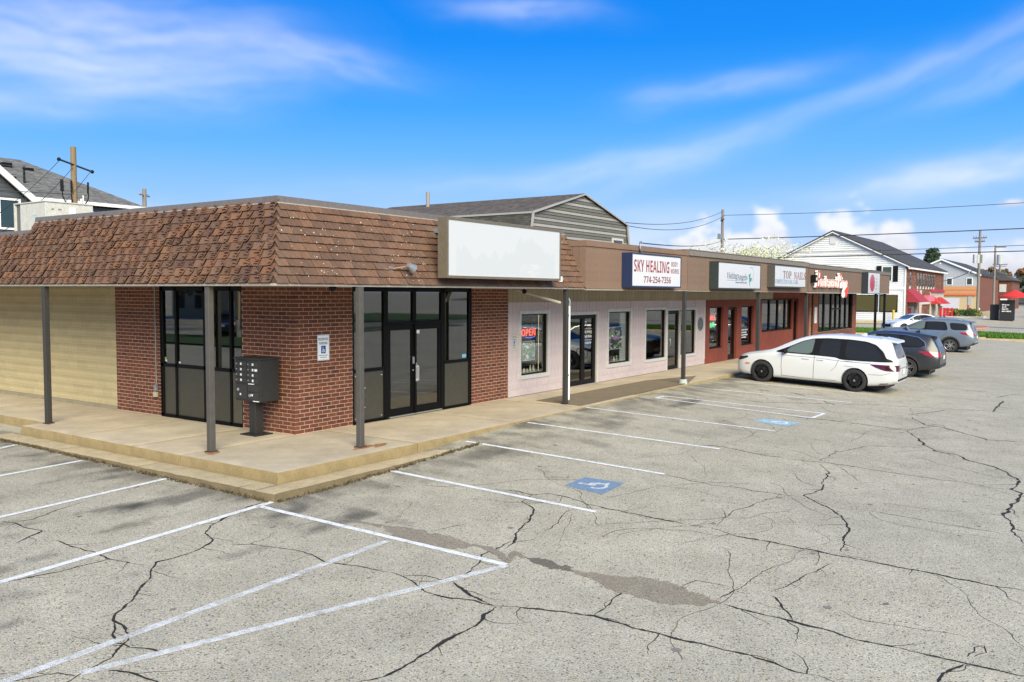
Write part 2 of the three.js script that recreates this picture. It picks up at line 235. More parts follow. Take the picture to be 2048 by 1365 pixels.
// surface marks of the lot, in metres: [width, [[x, z], ...]]
const CRACKS = [
[0.033,[[-3.06,2.82],[-3.50,2.95],[-3.79,3.01],[-4.13,3.19],[-4.37,3.27],[-4.59,3.53],[-4.74,3.84],[-5.01,3.99],[-5.27,4.05],[-5.44,4.06],[-5.64,4.03],[-5.82,4.21],[-5.96,4.43],[-6.20,4.61],[-6.54,4.93],[-6.78,5.10],[-6.87,5.23],[-6.88,5.41],[-6.94,5.61],[-7.04,5.75],[-7.14,5.80],[-7.32,5.94],[-7.70,6.07],[-7.87,6.14]]],
[0.023,[[-6.88,5.26],[-7.06,5.51],[-7.13,5.73],[-7.11,5.79],[-7.11,5.90],[-7.02,6.04],[-6.96,6.28]]],
[0.026,[[-7.69,6.05],[-7.76,5.90],[-7.94,5.80],[-8.09,5.71]]],
[0.030,[[-7.48,6.17],[-7.38,6.35],[-7.34,6.57],[-7.33,6.84]]],
[0.029,[[-5.95,0.93],[-5.87,1.13],[-5.88,1.47],[-5.86,1.82],[-6.08,1.95],[-6.30,2.09]]],
[0.017,[[-5.87,1.13],[-5.63,1.16],[-5.16,0.96],[-4.74,0.80]]],
[0.026,[[-5.93,2.36],[-5.92,2.59],[-5.94,2.98],[-5.90,3.29],[-5.90,3.57],[-5.85,3.84],[-5.78,4.03]]],
[0.023,[[-7.06,3.38],[-6.71,3.45],[-6.34,3.51],[-5.92,3.51]]],
[0.022,[[-4.71,4.09],[-4.53,4.33],[-4.44,4.60],[-4.32,4.97],[-4.32,5.27],[-4.38,5.56],[-4.31,5.78],[-4.25,5.92],[-4.23,6.22],[-4.16,6.44]]],
[0.040,[[-4.16,6.44],[-4.26,6.76],[-4.39,7.09],[-4.36,7.41],[-4.25,7.66],[-4.24,7.90]]],
[0.027,[[-2.34,6.82],[-2.72,6.83],[-2.98,6.82],[-3.31,6.99],[-3.68,7.09],[-3.89,7.09],[-3.98,7.11]]],
[0.040,[[-3.95,7.14],[-4.07,7.36],[-4.17,7.53],[-4.21,7.77],[-4.24,7.90]]],
[0.021,[[-4.18,6.54],[-4.00,6.76],[-3.99,6.97],[-3.95,7.14]]],
[0.039,[[-4.26,7.92],[-4.60,8.02],[-4.77,8.06],[-5.08,8.05],[-5.39,8.06],[-5.64,8.08],[-5.93,8.11],[-6.14,8.07],[-6.33,7.97]]],
[0.016,[[-3.83,0.67],[-3.59,0.48],[-3.21,0.45],[-3.00,0.41]]],
[0.012,[[-2.66,5.71],[-2.51,5.75],[-2.16,5.83]]],
[0.013,[[-3.75,4.18],[-3.40,4.18],[-3.02,4.21]]],
[0.041,[[-4.24,7.90],[-4.14,8.07],[-4.04,8.31],[-3.93,8.55],[-3.81,8.87],[-3.84,9.09],[-3.82,9.36],[-3.80,9.72],[-3.78,9.99],[-3.79,10.25],[-3.73,10.47],[-3.77,10.67],[-3.83,10.89],[-3.80,11.10],[-3.84,11.32]]],
[0.025,[[-3.79,8.86],[-3.49,8.84],[-3.19,8.81],[-2.94,8.82]]],
[0.032,[[-2.64,6.92],[-2.38,6.85],[-1.84,6.60],[-1.36,6.48],[-0.93,6.26],[-0.70,5.92],[-0.28,5.79]]],
[0.034,[[-0.43,5.12],[-0.29,5.42],[-0.28,5.79],[-0.06,6.02],[-0.06,6.30],[-0.21,6.78],[-0.23,7.18],[-0.23,7.59],[-0.23,7.98],[-0.23,8.36],[-0.18,8.71]]],
[0.037,[[-0.18,8.71],[-0.28,9.03],[-0.29,9.45],[-0.26,9.83],[-0.31,10.26],[-0.28,10.70],[-0.30,10.94],[-0.30,11.28],[-0.32,11.69],[-0.35,12.08],[-0.33,12.45]]],
[0.056,[[10.67,9.34],[10.11,9.60],[9.13,9.96],[8.52,10.25],[8.42,10.69],[7.88,10.98],[7.71,11.31],[7.37,11.60],[6.67,11.89],[6.11,11.97],[5.57,11.90],[5.37,12.06],[4.84,12.06],[4.16,11.97],[3.55,11.94],[3.01,12.08],[2.46,12.15],[1.86,12.31]]],
[0.038,[[10.39,6.76],[10.66,7.43],[10.77,8.30],[10.75,9.33],[11.45,9.55],[11.94,9.81]]],
[0.048,[[13.02,9.06],[11.98,9.52],[11.81,10.05],[11.25,10.60],[10.82,11.01],[11.05,11.73]]],
[0.033,[[5.26,8.78],[4.62,9.08],[3.83,9.17],[3.24,9.30],[2.58,9.20],[2.09,9.68],[1.76,9.94],[1.41,10.15],[1.02,10.27],[0.45,10.31],[-0.12,10.43]]],
[0.015,[[2.39,8.89],[1.68,8.80],[0.98,8.65],[0.32,8.67],[-0.08,8.74]]],
[0.018,[[2.28,6.88],[2.23,7.32],[2.20,7.78],[2.31,8.17],[2.31,8.59],[2.39,8.89],[2.46,9.19]]],
[0.033,[[5.11,6.37],[5.38,6.80],[5.26,7.21],[5.23,7.63],[5.29,8.10]]],
[0.022,[[5.29,8.10],[5.45,8.68],[5.56,9.21],[5.53,9.88],[5.53,10.31],[5.62,11.12],[5.49,11.52],[5.57,11.90]]],
[0.020,[[5.56,8.65],[6.73,8.69],[8.01,9.05],[8.80,10.06]]],
[0.044,[[-2.65,9.73],[-2.69,9.97],[-2.69,10.24],[-2.68,10.54],[-2.71,10.71],[-2.70,10.88],[-2.74,11.13],[-2.75,11.36],[-2.73,11.58],[-2.74,11.80],[-2.71,12.11],[-2.72,12.31],[-2.71,12.60]]],
[0.025,[[-2.67,10.55],[-2.53,10.47],[-2.33,10.34],[-2.11,10.16]]],
[0.037,[[-3.32,11.99],[-2.94,12.05],[-2.76,12.13]]],
[0.018,[[-0.64,10.43],[-1.09,10.32],[-1.42,10.26],[-1.76,10.19],[-1.96,10.11]]],
[0.015,[[-0.88,10.02],[-1.12,9.91],[-1.54,9.83],[-1.94,9.82],[-2.23,9.75],[-2.61,9.72]]],
[0.011,[[-2.48,9.23],[-2.17,9.31],[-2.14,9.48],[-2.12,9.71]]],
[0.032,[[15.34,9.61],[14.43,9.33],[13.43,8.93]]],
[0.059,[[18.85,10.71],[17.03,10.67],[15.78,10.69]]],
[0.045,[[15.24,5.23],[14.75,5.82]]],
[0.043,[[14.09,6.51],[13.48,6.97]]],
[0.010,[[-2.10,10.88],[-2.22,11.11],[-2.17,11.45],[-2.10,11.77],[-2.05,12.09]]],
[0.015,[[2.35,10.28],[2.29,10.85],[2.25,11.52],[2.25,12.11]]],
[0.027,[[12.05,4.37],[12.22,5.32],[13.26,6.41],[14.61,7.80],[15.35,9.32],[15.93,10.52],[15.86,11.42]]],
[0.034,[[21.15,8.50],[21.08,9.65],[21.23,11.08]]],
[0.033,[[19.32,10.40],[20.91,10.76],[21.64,11.06]]],
[0.015,[[-1.72,6.93],[-1.24,6.84],[-0.75,6.71],[-0.36,6.69]]],
[0.012,[[-2.56,12.13],[-2.28,12.16],[-2.19,12.24],[-2.36,12.28],[-2.52,12.19]]],
];
const REDDISH_PATCHES = [[[-2.89,5.02],[-2.72,5.31],[-2.68,5.72],[-2.68,6.15],[-2.72,6.43],[-2.76,6.54],[-3.01,6.45],[-3.13,6.18],[-3.21,5.83],[-3.12,5.45]],[[-2.76,8.02],[-2.69,8.24],[-2.49,8.70],[-2.38,9.03],[-2.54,9.40],[-2.61,9.72],[-2.75,9.77],[-3.02,9.37],[-3.06,8.98],[-3.06,8.74],[-2.92,8.34]]];
const DARK_PATCHES = [[[-2.76,7.30],[-2.62,7.43],[-2.67,7.71],[-2.69,7.96],[-2.82,8.01],[-2.85,7.76],[-2.84,7.50]],[[-5.21,1.43],[-5.15,1.47],[-5.17,1.59],[-5.27,1.57]],[[-1.62,11.20],[-1.56,11.27],[-1.60,11.30],[-1.66,11.24]],[[-4.67,4.65],[-4.64,4.66],[-4.68,4.71],[-4.71,4.70]]];
const PATCH_STRIPS = [[[-3.00,4.39],[-2.94,4.72],[-2.90,5.04]],[[-2.74,6.48],[-2.74,6.72],[-2.84,6.99],[-3.01,7.22],[-2.64,7.07],[-2.76,7.30]],[[-2.77,7.97],[-2.81,8.22],[-2.81,8.41]]];
const LINES = [['w',[-3.32,2.97],[-3.11,7.27]],['w',[-0.53,2.87],[-0.49,7.05]],['w',[2.03,2.70],[2.29,6.88]],['w',[4.39,2.61],[5.07,6.82]],['w',[7.23,2.49],[8.04,7.00]],['w',[10.27,2.99],[10.63,7.14]],['w',[10.27,2.99],[10.86,2.99]],['w',[10.86,2.99],[11.65,7.18]],['w',[11.65,7.18],[10.63,7.14]],['w',[13.72,3.33],[14.44,7.20]],['w',[16.38,3.03],[16.96,7.26]],['w',[-6.26,0.78],[-3.05,0.41]],['w',[-7.37,3.39],[-3.04,2.96]],['w',[-5.14,-1.84],[-3.18,-2.04]],['w',[-4.19,-4.05],[-3.18,-4.51]],['f',[-8.29,5.72],[-3.33,5.55]],['f',[-7.65,6.05],[-3.13,7.29]],];
const BAYS = [[[0.49,5.91],[1.19,5.91],[1.28,6.62],[0.41,6.67]],[[8.91,6.18],[9.53,6.28],[9.72,7.11],[8.95,7.01]],];
const RAMP = [[7.31,0.93],[13.78,1.06],[16.41,1.78],[13.93,2.78],[12.64,2.71],[6.99,2.48]];
// ---------------------------------------------------------------- ground
function gh(x, z) {
  const e = -.30 + .25 * ss(-3, 5.5, x) - .06 * ss(10, 18, x), c = -.03 - .03 * ss(-1, 5, x) + .016 * ss(8, 18, x) + .02 * ss(30, 55, x);
  let d = z - 2.53; if (d < -6.5) d = -6.5; if (d < 0) d *= 1 - ss(0, 8, x); if (d > 5) d = 5 + 4 * Math.tanh((d - 5) / 4);
  let h = e + (d < 0 ? -.012 : c) * d; if (x > 60) h += ss(72, 95, x) * .62 - .1 * ss(60, 72, x); return h;
}
{
  const axis = (fine0, fine1, st, lo, hi) => { const a = []; for (let v = fine0; v <= fine1 + 1e-6; v += st) a.push(v); let s = st, v = fine0; while (v > lo) { s *= 1.16; v -= s; a.unshift(v); } s = st; v = a[a.length - 1]; while (v < hi) { s *= 1.16; v += s; a.push(v); } return a; };
  const xs = axis(-9, 20, .11, -700, 1200), zs = axis(-6, 13, .11, -1000, 800);
  const nx = xs.length, nz = zs.length, pos = new Float32Array(nx * nz * 3), col = new Float32Array(nx * nz * 3), uv = new Float32Array(nx * nz * 2), idx = [];
  for (let j = 0; j < nz; j++) for (let i = 0; i < nx; i++) {
    const x = xs[i], z = zs[j], o = j * nx + i; pos.set([x, gh(x, z), z], o * 3); uv.set([x * .25, z * .25], o * 2);
    let k = 1 + fbm(x * .18, z * .18, 5, 4) * .22 + fbm(x * 1.1, z * 1.1, 15, 4) * .16;
    // oil, tyre dirt and damp in the stalls, with ragged outlines
    const n1 = fbm(x * .9, z * .9, 51, 5), n2 = fbm(x * 2.3, z * 2.3, 61, 5), str = fbm(x * .6 + 3, z * 2.6, 71, 5), strX = fbm(x * 2.6, z * .6, 81, 5);
    if (x > -3 && x < 24 && z > 2.2 && z < 8) { const b = ss(5.0, 2.7, z + n1 * 2.4); k *= 1 - .48 * b * ss(-.28, .22, n1 * .8 + n2 * .7 + strX * .5); k *= 1 - .35 * ss(.14, .34, n1 + strX * .6) * ss(8, 4, z); }
    if (x > -8 && x < -2.4 && z > -9 && z < 4.6) { const b = ss(-4.4, -3.1, x + n1 * 1.6); k *= 1 - .48 * b * ss(-.3, .2, n1 * .7 + n2 * .5 + str * .8); k *= 1 - .42 * ss(.1, .34, n1 + str * .7); }
    for (const [sx, sz, a, b2, am] of [[-3.9, 1.75, .85, .3, .55], [-4.6, 1.5, .4, .2, .5], [1.6, 3.6, .9, .35, .45], [10.2, 3.9, 1.1, .28, .6], [5.9, 4.0, .6, .3, .35], [-1.9, 3.0, .6, .2, .4]]) { const q = ((x - sx) / a) ** 2 + ((z - sz) / b2) ** 2; k *= 1 - am * ss(1.2, .25, q + n2 * 1.6 + n1 * .8); }
    col.set([k, k, k], o * 3);
  }
  for (let j = 0; j < nz - 1; j++) for (let i = 0; i < nx - 1; i++) { const a = j * nx + i, b = a + 1, c = a + nx, d = c + 1; idx.push(a, c, b, b, c, d); }
  const g = new THREE.BufferGeometry(); g.setAttribute('position', new THREE.BufferAttribute(pos, 3)); g.setAttribute('color', new THREE.BufferAttribute(col, 3)); g.setAttribute('uv', new THREE.BufferAttribute(uv, 2)); g.setIndex(idx); g.computeVertexNormals();
  const m = std([.735, .69, .595], .95, { vertexColors: true, map: T.asphalt, bumpMap: T.asphaltB, bumpScale: .006 });
  structure('parking_lot', g, m, 'cracked light grey asphalt of the parking lot and streets', 'ground');
}
const lot = scene.children[scene.children.length - 1];
// a strip of paint or filler lying on the asphalt
function ribbon(pts, wfn, lift, uvs = 1, step = .14) {
  const P = []; for (let i = 0; i < pts.length - 1; i++) { const [ax, az] = pts[i], [bx, bz] = pts[i + 1], n = Math.max(1, Math.ceil(Math.hypot(bx - ax, bz - az) / step)); for (let k = 0; k < n; k++) P.push([mix(ax, bx, k / n), mix(az, bz, k / n)]); } P.push(pts[pts.length - 1]);
  const pos = [], uv = [], idx = []; let s = 0;
  P.forEach(([x, z], i) => { const a = P[Math.max(0, i - 1)], b = P[Math.min(P.length - 1, i + 1)], dx = b[0] - a[0], dz = b[1] - a[1], l = Math.hypot(dx, dz) || 1, w = wfn(i / (P.length - 1), x, z), nx = -dz / l * w / 2, nz = dx / l * w / 2; if (i) s += Math.hypot(x - P[i - 1][0], z - P[i - 1][1]);
    for (const q of [1, -1]) { const X = x + nx * q, Z = z + nz * q; pos.push(X, gh(X, Z) + lift, Z); uv.push(X * uvs, Z * uvs); } if (i) { const k = i * 2; idx.push(k - 2, k - 1, k, k, k - 1, k + 1); } });
  const g = new THREE.BufferGeometry(); g.setAttribute('position', new THREE.Float32BufferAttribute(pos, 3)); g.setAttribute('uv', new THREE.Float32BufferAttribute(uv, 2)); g.setIndex(idx); g.computeVertexNormals(); return g;
}
const SPLITS = [];
for (const [w, pts] of CRACKS) { // jagged: wander sideways between the traced points
  const J = [], o = rr(0, 99); for (let i = 0; i < pts.length - 1; i++) { const [ax, az] = pts[i], [bx, bz] = pts[i + 1], l = Math.hypot(bx - ax, bz - az), n = Math.max(1, Math.ceil(l / .05)), dx = (bx - ax) / l, dz = (bz - az) / l; for (let k = 0; k < n; k++) { const t = k / n, x = mix(ax, bx, t), z = mix(az, bz, t), a = (fbm(x * 3 + o, z * 3, 3, 4) * .10 + (rnd() - .5) * .012) * Math.min(1, l * 2.5); J.push([x - dz * a, z + dx * a]); } } J.push(pts[pts.length - 1]);
  const ph = rr(0, 50);
  mesh('crack', ribbon(J, (t, x, z) => w * Math.max(.1, (.72 + 1.2 * fbm(x * 2.2 + ph, z * 2.2, 8, 4) + 1.1 * fbm(x * 11 + ph, z * 11, 18, 3))) * Math.min(1, .25 + 6 * Math.min(t, 1 - t)), .003, 1, .045), M.crack, lot);
  // short side splits off the wider cracks
  if (w > .016) for (let i = 6; i < J.length - 6; i += Math.floor(rr(9, 26))) { const a = J[i], b = J[i + 1], th = Math.atan2(b[1] - a[1], b[0] - a[0]) + (rnd() < .5 ? 1 : -1) * rr(.5, 1.3), n = Math.floor(rr(4, 11)); let x = a[0], z = a[1], h = th; const Q = [[x, z]]; for (let k = 0; k < n; k++) { h += rr(-.5, .5); x += Math.cos(h) * .06; z += Math.sin(h) * .06; Q.push([x, z]); } SPLITS.push(ribbon(Q, (t) => w * .34 * (1 - t * .8), .0025, 1, .05)); }
}
// hairlines all over the worn lot
for (let i = 0; i < 80; i++) { let x = rr(-2, 22), z = rr(4, 10.5), h = pick([.15, 1.45, .6, 2.5]) + rr(-.3, .3); const n = Math.floor(rr(12, 60)), Q = [[x, z]]; for (let k = 0; k < n; k++) { h += rr(-.28, .28); x += Math.cos(h) * .07; z += Math.sin(h) * .07; Q.push([x, z]); } const w = rr(.004, .010); SPLITS.push(ribbon(Q, (t, X, Z) => w * Math.max(.15, .8 + 1.4 * fbm(X * 4, Z * 4, 6, 3)), .0025, 1, .06)); }
mesh('hairline_cracks', merge(SPLITS), M.crack, lot).userData.kind = 'stuff';
// drips and specks of old gum and oil
{ const g = []; for (let i = 0; i < 170; i++) { const x = rr(-7, 26), z = rr(3, 13), r = rr(.012, .05), q = new THREE.CircleGeometry(r, 8); q.rotateX(-Math.PI / 2); q.scale(1, 1, rr(.5, 1.2)); q.translate(x, gh(x, z) + .004, z); g.push(q); } mesh('drip_marks', merge(g), std([.22, .2, .17], 1), lot).userData.kind = 'stuff'; }
const patchG = (pts, lift) => { const P = []; for (let i = 0; i < pts.length; i++) { const a = pts[i], b = pts[(i + 1) % pts.length]; for (let k = 0; k < 14; k++) { const x = mix(a[0], b[0], k / 14), z = mix(a[1], b[1], k / 14); P.push([x + fbm(x * 6, z * 6, 2, 5) * .16, z + fbm(x * 6, z * 6, 9, 5) * .16]); } }
  const g = new THREE.ShapeGeometry(new THREE.Shape(P.map(p => new THREE.Vector2(p[0], p[1])))), p = g.attributes.position, uv = g.attributes.uv; for (let i = 0; i < p.count; i++) { const x = p.getX(i), z = p.getY(i); p.setXYZ(i, x, gh(x, z) + lift, z); uv.setXY(i, x, z); } const ix = g.index.array; for (let i = 0; i < ix.length; i += 3) { const t = ix[i]; ix[i] = ix[i + 1]; ix[i + 1] = t; } g.computeVertexNormals(); return g; };
{ const rm = std([.64, .555, .47], 1, { alphaMap: rep(T.wearMore, .8), transparent: true, map: rep(T.asphalt, .5), bumpMap: rep(T.asphaltB, .5), bumpScale: .01 }), dm = std([.30, .27, .235], 1, { alphaMap: rep(T.wear, .8), transparent: true, map: rep(T.asphalt, .5) });
  for (const p of REDDISH_PATCHES) mesh('asphalt_patch', patchG(p, .005), rm, lot, 'reddish worn asphalt patch');
  for (const p of PATCH_STRIPS) mesh('asphalt_patch', ribbon(p, (t, x, z) => .1 * Math.max(.2, 1 + 2 * fbm(x * 3, z * 3, 4, 4)), .0045, 1, .05), rm, lot, 'reddish worn strip of asphalt');
  for (const p of DARK_PATCHES) mesh('asphalt_patch', patchG(p, .0055), dm, lot, 'dark asphalt patch'); }
LINES.forEach(([k, a, b], i) => { const faint = k === 'f'; mesh('painted_line', ribbon([a, b], (t, x, z) => .1 * (1 + fbm(x * 4, z * 4, 5, 3) * .22), .0065 + (i % 3) * .0012), faint ? M.paintWorn : M.paint, lot); });
{ // blue parking bays with the white access symbol, worn
  const sym = (x, w, h, col) => { x.strokeStyle = col; x.fillStyle = col; x.lineWidth = w * .075; x.lineCap = 'round'; x.beginPath(); x.arc(w * .48, h * .6, w * .2, -1.0, 3.3); x.stroke(); x.beginPath(); x.moveTo(w * .44, h * .3); x.lineTo(w * .46, h * .5); x.lineTo(w * .62, h * .5); x.lineTo(w * .7, h * .72); x.lineTo(w * .78, h * .7); x.stroke(); x.beginPath(); x.moveTo(w * .46, h * .4); x.lineTo(w * .6, h * .4); x.stroke(); x.beginPath(); x.arc(w * .43, h * .2, w * .06, 0, 7); x.fill(); };
  const draw = (light) => ctex(256, 256, (x, w, h) => { x.fillStyle = light ? '#a9cbdc' : '#83a6c8'; x.fillRect(0, 0, w, h); sym(x, w, h, '#f4f6f8'); });
  BAYS.forEach((q, i) => {
    const n = 10, pos = [], uv = [], idx = []; for (let a = 0; a <= n; a++) for (let b = 0; b <= n; b++) { const u = a / n, v = b / n, x = mix(mix(q[0][0], q[1][0], u), mix(q[3][0], q[2][0], u), v), z = mix(mix(q[0][1], q[1][1], u), mix(q[3][1], q[2][1], u), v); pos.push(x, gh(x, z) + .005, z); uv.push(u, 1 - v); }
    for (let a = 0; a < n; a++) for (let b = 0; b < n; b++) { const k = a * (n + 1) + b; idx.push(k, k + 1, k + n + 1, k + 1, k + n + 2, k + n + 1); }
    const g = new THREE.BufferGeometry(); g.setAttribute('position', new THREE.Float32BufferAttribute(pos, 3)); g.setAttribute('uv', new THREE.Float32BufferAttribute(uv, 2)); g.setIndex(idx); g.computeVertexNormals();
    mesh('access_symbol', g, std([.85, .85, .85], .8, { map: draw(i), alphaMap: rep(i ? T.wear : T.wearMore, 1.6), transparent: true }), lot);
  });
}
// ---------------------------------------------------------------- sidewalk and kerbs
const walk = new THREE.Group(); walk.name = 'sidewalk'; tag(walk, 'raised tan concrete sidewalk wrapping the brick corner', 'sidewalk', null, 'structure'); scene.add(walk);
{ // worn edges: the slab's rim wanders a little
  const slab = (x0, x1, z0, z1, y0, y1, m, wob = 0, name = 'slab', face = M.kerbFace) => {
    const g0 = new THREE.BoxGeometry(x1 - x0, y1 - y0, z1 - z0, Math.max(1, Math.ceil((x1 - x0) / .12)), 3, Math.max(1, Math.ceil((z1 - z0) / .12))); g0.translate((x0 + x1) / 2, (y0 + y1) / 2, (z0 + z1) / 2);
    const p = g0.attributes.position; for (let i = 0; i < p.count; i++) { let x = p.getX(i), y = p.getY(i), z = p.getZ(i); const top = y > y1 - 1e-4; const ex = Math.min(x - x0, x1 - x), ez = Math.min(z - z0, z1 - z);
      if (wob) { const n = fbm(x * 2.2, z * 2.2, y, 4) * wob; if (x < x0 + 1e-4) x += n + (top ? .018 : 0); if (z > z1 - 1e-4) z += n - (top ? .018 : 0); if (top && (ex < 1e-4 || ez < 1e-4)) y -= .012 + Math.abs(n) * .4; p.setXYZ(i, x, y, z); } }
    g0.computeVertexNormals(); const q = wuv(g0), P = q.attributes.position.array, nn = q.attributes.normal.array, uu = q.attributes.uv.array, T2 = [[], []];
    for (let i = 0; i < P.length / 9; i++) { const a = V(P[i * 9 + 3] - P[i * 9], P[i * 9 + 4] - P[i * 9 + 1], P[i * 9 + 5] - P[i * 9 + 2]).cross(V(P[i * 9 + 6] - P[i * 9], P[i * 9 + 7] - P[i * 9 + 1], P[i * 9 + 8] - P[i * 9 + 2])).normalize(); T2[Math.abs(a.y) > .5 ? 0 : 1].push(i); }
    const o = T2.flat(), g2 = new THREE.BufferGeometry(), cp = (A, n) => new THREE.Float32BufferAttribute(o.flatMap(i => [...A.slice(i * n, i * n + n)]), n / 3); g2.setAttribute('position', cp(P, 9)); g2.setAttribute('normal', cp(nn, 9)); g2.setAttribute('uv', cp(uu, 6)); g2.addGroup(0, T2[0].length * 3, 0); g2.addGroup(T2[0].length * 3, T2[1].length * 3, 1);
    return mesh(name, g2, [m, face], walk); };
  const cs = M.concrete, cl = M.concreteL;
  // front strip along the right facade, in slabs
  const fx = [-2.57, .75, 4.0, 7.0, 10.2, 13.4, 16.6, 19.8, 23, 26.2, 29.4, 32.6, 35.8, 39, 42.2, 46.2];
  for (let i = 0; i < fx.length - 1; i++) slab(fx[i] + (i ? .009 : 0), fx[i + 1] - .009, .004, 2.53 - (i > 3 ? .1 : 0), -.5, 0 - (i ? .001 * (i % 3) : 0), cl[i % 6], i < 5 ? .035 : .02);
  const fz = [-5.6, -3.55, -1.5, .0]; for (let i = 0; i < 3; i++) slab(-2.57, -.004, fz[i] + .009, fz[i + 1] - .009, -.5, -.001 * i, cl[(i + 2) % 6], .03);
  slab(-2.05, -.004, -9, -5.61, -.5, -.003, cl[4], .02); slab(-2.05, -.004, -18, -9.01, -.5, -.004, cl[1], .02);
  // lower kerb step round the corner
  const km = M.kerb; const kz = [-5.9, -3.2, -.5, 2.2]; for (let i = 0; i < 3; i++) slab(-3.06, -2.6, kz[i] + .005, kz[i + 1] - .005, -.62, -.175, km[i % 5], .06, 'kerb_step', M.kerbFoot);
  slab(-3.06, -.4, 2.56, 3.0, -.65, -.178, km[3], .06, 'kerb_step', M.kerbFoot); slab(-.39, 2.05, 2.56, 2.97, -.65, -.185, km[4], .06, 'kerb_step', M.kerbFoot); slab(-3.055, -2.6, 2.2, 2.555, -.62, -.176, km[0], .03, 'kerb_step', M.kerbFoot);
  // asphalt ramp patch laid over the walk
  const rg = (() => { const s = new THREE.ShapeGeometry(new THREE.Shape([[7.31, .93], [13.78, .98], [16.3, 1.7], [13.9, 2.42], [12.6, 2.4], [7.1, 2.42]].map(p => new THREE.Vector2(p[0], p[1])))), p = s.attributes.position, uv = s.attributes.uv; for (let i = 0; i < p.count; i++) { uv.setXY(i, p.getX(i) * .3, p.getY(i) * .3); p.setXYZ(i, p.getX(i), .007, p.getY(i)); } const ix = s.index.array; for (let i = 0; i < ix.length; i += 3) { const t = ix[i]; ix[i] = ix[i + 1]; ix[i + 1] = t; } s.computeVertexNormals(); return s; })();
  mesh('asphalt_ramp', rg, std([.36, .285, .205], .95, { map: T.asphalt }), walk, 'brown asphalt patch');
  // rust washed from the post feet
  const stain = (x, z, a, b, r) => { const P = []; for (let k = 0; k < 28; k++) { const t = k / 28 * 6.283, n = 1 + fbm(Math.cos(t) * 1.3 + x, Math.sin(t) * 1.3, 4, 3) * .9; P.push(new THREE.Vector2(Math.cos(t) * a * n, Math.sin(t) * b * n)); } const g = new THREE.ShapeGeometry(new THREE.Shape(P)); g.rotateX(-Math.PI / 2); g.rotateY(r); g.translate(x, .004, z); mesh('rust_stain', wuv(g), M.rust, walk); };
  stain(-2.12, .26, .22, .12, .9); stain(-.2, 2.05, .25, .13, 0.15); stain(.12, 2.16, .2, .1, .25); stain(-2.13, -5.3, .13, .07, 1.2);
}
// ---------------------------------------------------------------- grass strips and far pavements
const grassM = std([.075, .15, .022], 1, { map: rep(T.grit, 1.5) });
function sheet(name, x0, x1, z0, z1, lift, m, label, cat, kind = 'structure') { const nx = Math.max(2, Math.ceil((x1 - x0) / 2)), nz = Math.max(2, Math.ceil((z1 - z0) / 2)), pos = [], uv = [], idx = []; for (let j = 0; j <= nz; j++) for (let i = 0; i <= nx; i++) { const x = mix(x0, x1, i / nx), z = mix(z0, z1, j / nz); pos.push(x, gh(x, z) + lift, z); uv.push(x * .5, z * .5); } for (let j = 0; j < nz; j++) for (let i = 0; i < nx; i++) { const a = j * (nx + 1) + i, c = a + nx + 1; idx.push(a, c, a + 1, a + 1, c, c + 1); } const g = new THREE.BufferGeometry(); g.setAttribute('position', new THREE.Float32BufferAttribute(pos, 3)); g.setAttribute('uv', new THREE.Float32BufferAttribute(uv, 2)); g.setIndex(idx); g.computeVertexNormals(); const o = mesh(name, g, m); return tag(o, label, cat, null, kind); }
function blades(name, x0, x1, z0, z1, n, label) { const b = new THREE.BufferGeometry(); b.setAttribute('position', new THREE.Float32BufferAttribute([-.02, 0, 0, .02, 0, 0, .01, .1, .015, 0, 0, -.02, 0, 0, .02, .02, .12, .01], 3)); b.computeVertexNormals(); const im = new THREE.InstancedMesh(b, std([1, 1, 1], 1, { side: THREE.DoubleSide }), n), m4 = new THREE.Matrix4(), q = new THREE.Quaternion(), c = new THREE.Color(); for (let i = 0; i < n; i++) { const x = rr(x0, x1), z = rr(z0, z1), s = rr(1.2, 2.6); q.setFromAxisAngle(V(0, 1, 0), rr(0, 6.3)); m4.compose(V(x, gh(x, z) + .11, z), q, V(s * 1.6, s * .8, s * 1.6)); im.setMatrixAt(i, m4); const k = rr(.7, 1.3); im.setColorAt(i, c.setRGB(.085 * k, .19 * k * rr(.9, 1.1), .025 * k)); } im.name = numbered(name); im.castShadow = im.receiveShadow = true; scene.add(im); return tag(im, label, 'grass', null, 'stuff'); }
function kerbRun(x0, x1, z0, z1) { const g = []; const L = Math.max(x1 - x0, z1 - z0), n = Math.ceil(L / 3); for (let i = 0; i < n; i++) { const a = i / n, b = (i + 1) / n; const X0 = x1 - x0 > z1 - z0 ? mix(x0, x1, a) : x0, X1 = x1 - x0 > z1 - z0 ? mix(x0, x1, b) - .01 : x1, Z0 = x1 - x0 > z1 - z0 ? z0 : mix(z0, z1, a), Z1 = x1 - x0 > z1 - z0 ? z1 : mix(z0, z1, b) - .01, y = gh((X0 + X1) / 2, (Z0 + Z1) / 2); g.push(box(X0, X1, y - .2, y + .13, Z0, Z1)); } return merge(g); }
sheet('grass_verge', 54.6, 61.8, -40, 36, .1, grassM, 'green grass strip at the end of the parking lot', 'grass');
structure('kerb', merge([kerbRun(54.4, 54.6, -40, 36), kerbRun(61.8, 62, -40, 36)]), M.kerb[1], 'concrete kerb edging the grass strip', 'kerb');
blades('grass_blades', 54.7, 61.7, -6, 30, 26000, 'short green grass of the strip at the lot end');
sheet('roadside_lawn', -60, 53, 37, 40.5, .1, grassM, 'grass strip between the lot and the road', 'grass');
structure('roadside_kerb', merge([kerbRun(-60, 53, 36.8, 37), kerbRun(-60, 53, 40.5, 40.7)]), M.kerb[0], 'concrete kerb of the roadside grass strip', 'kerb');
sheet('front_lawn', -80, 80, 50, 74, .1, grassM, 'lawn across the road', 'grass');
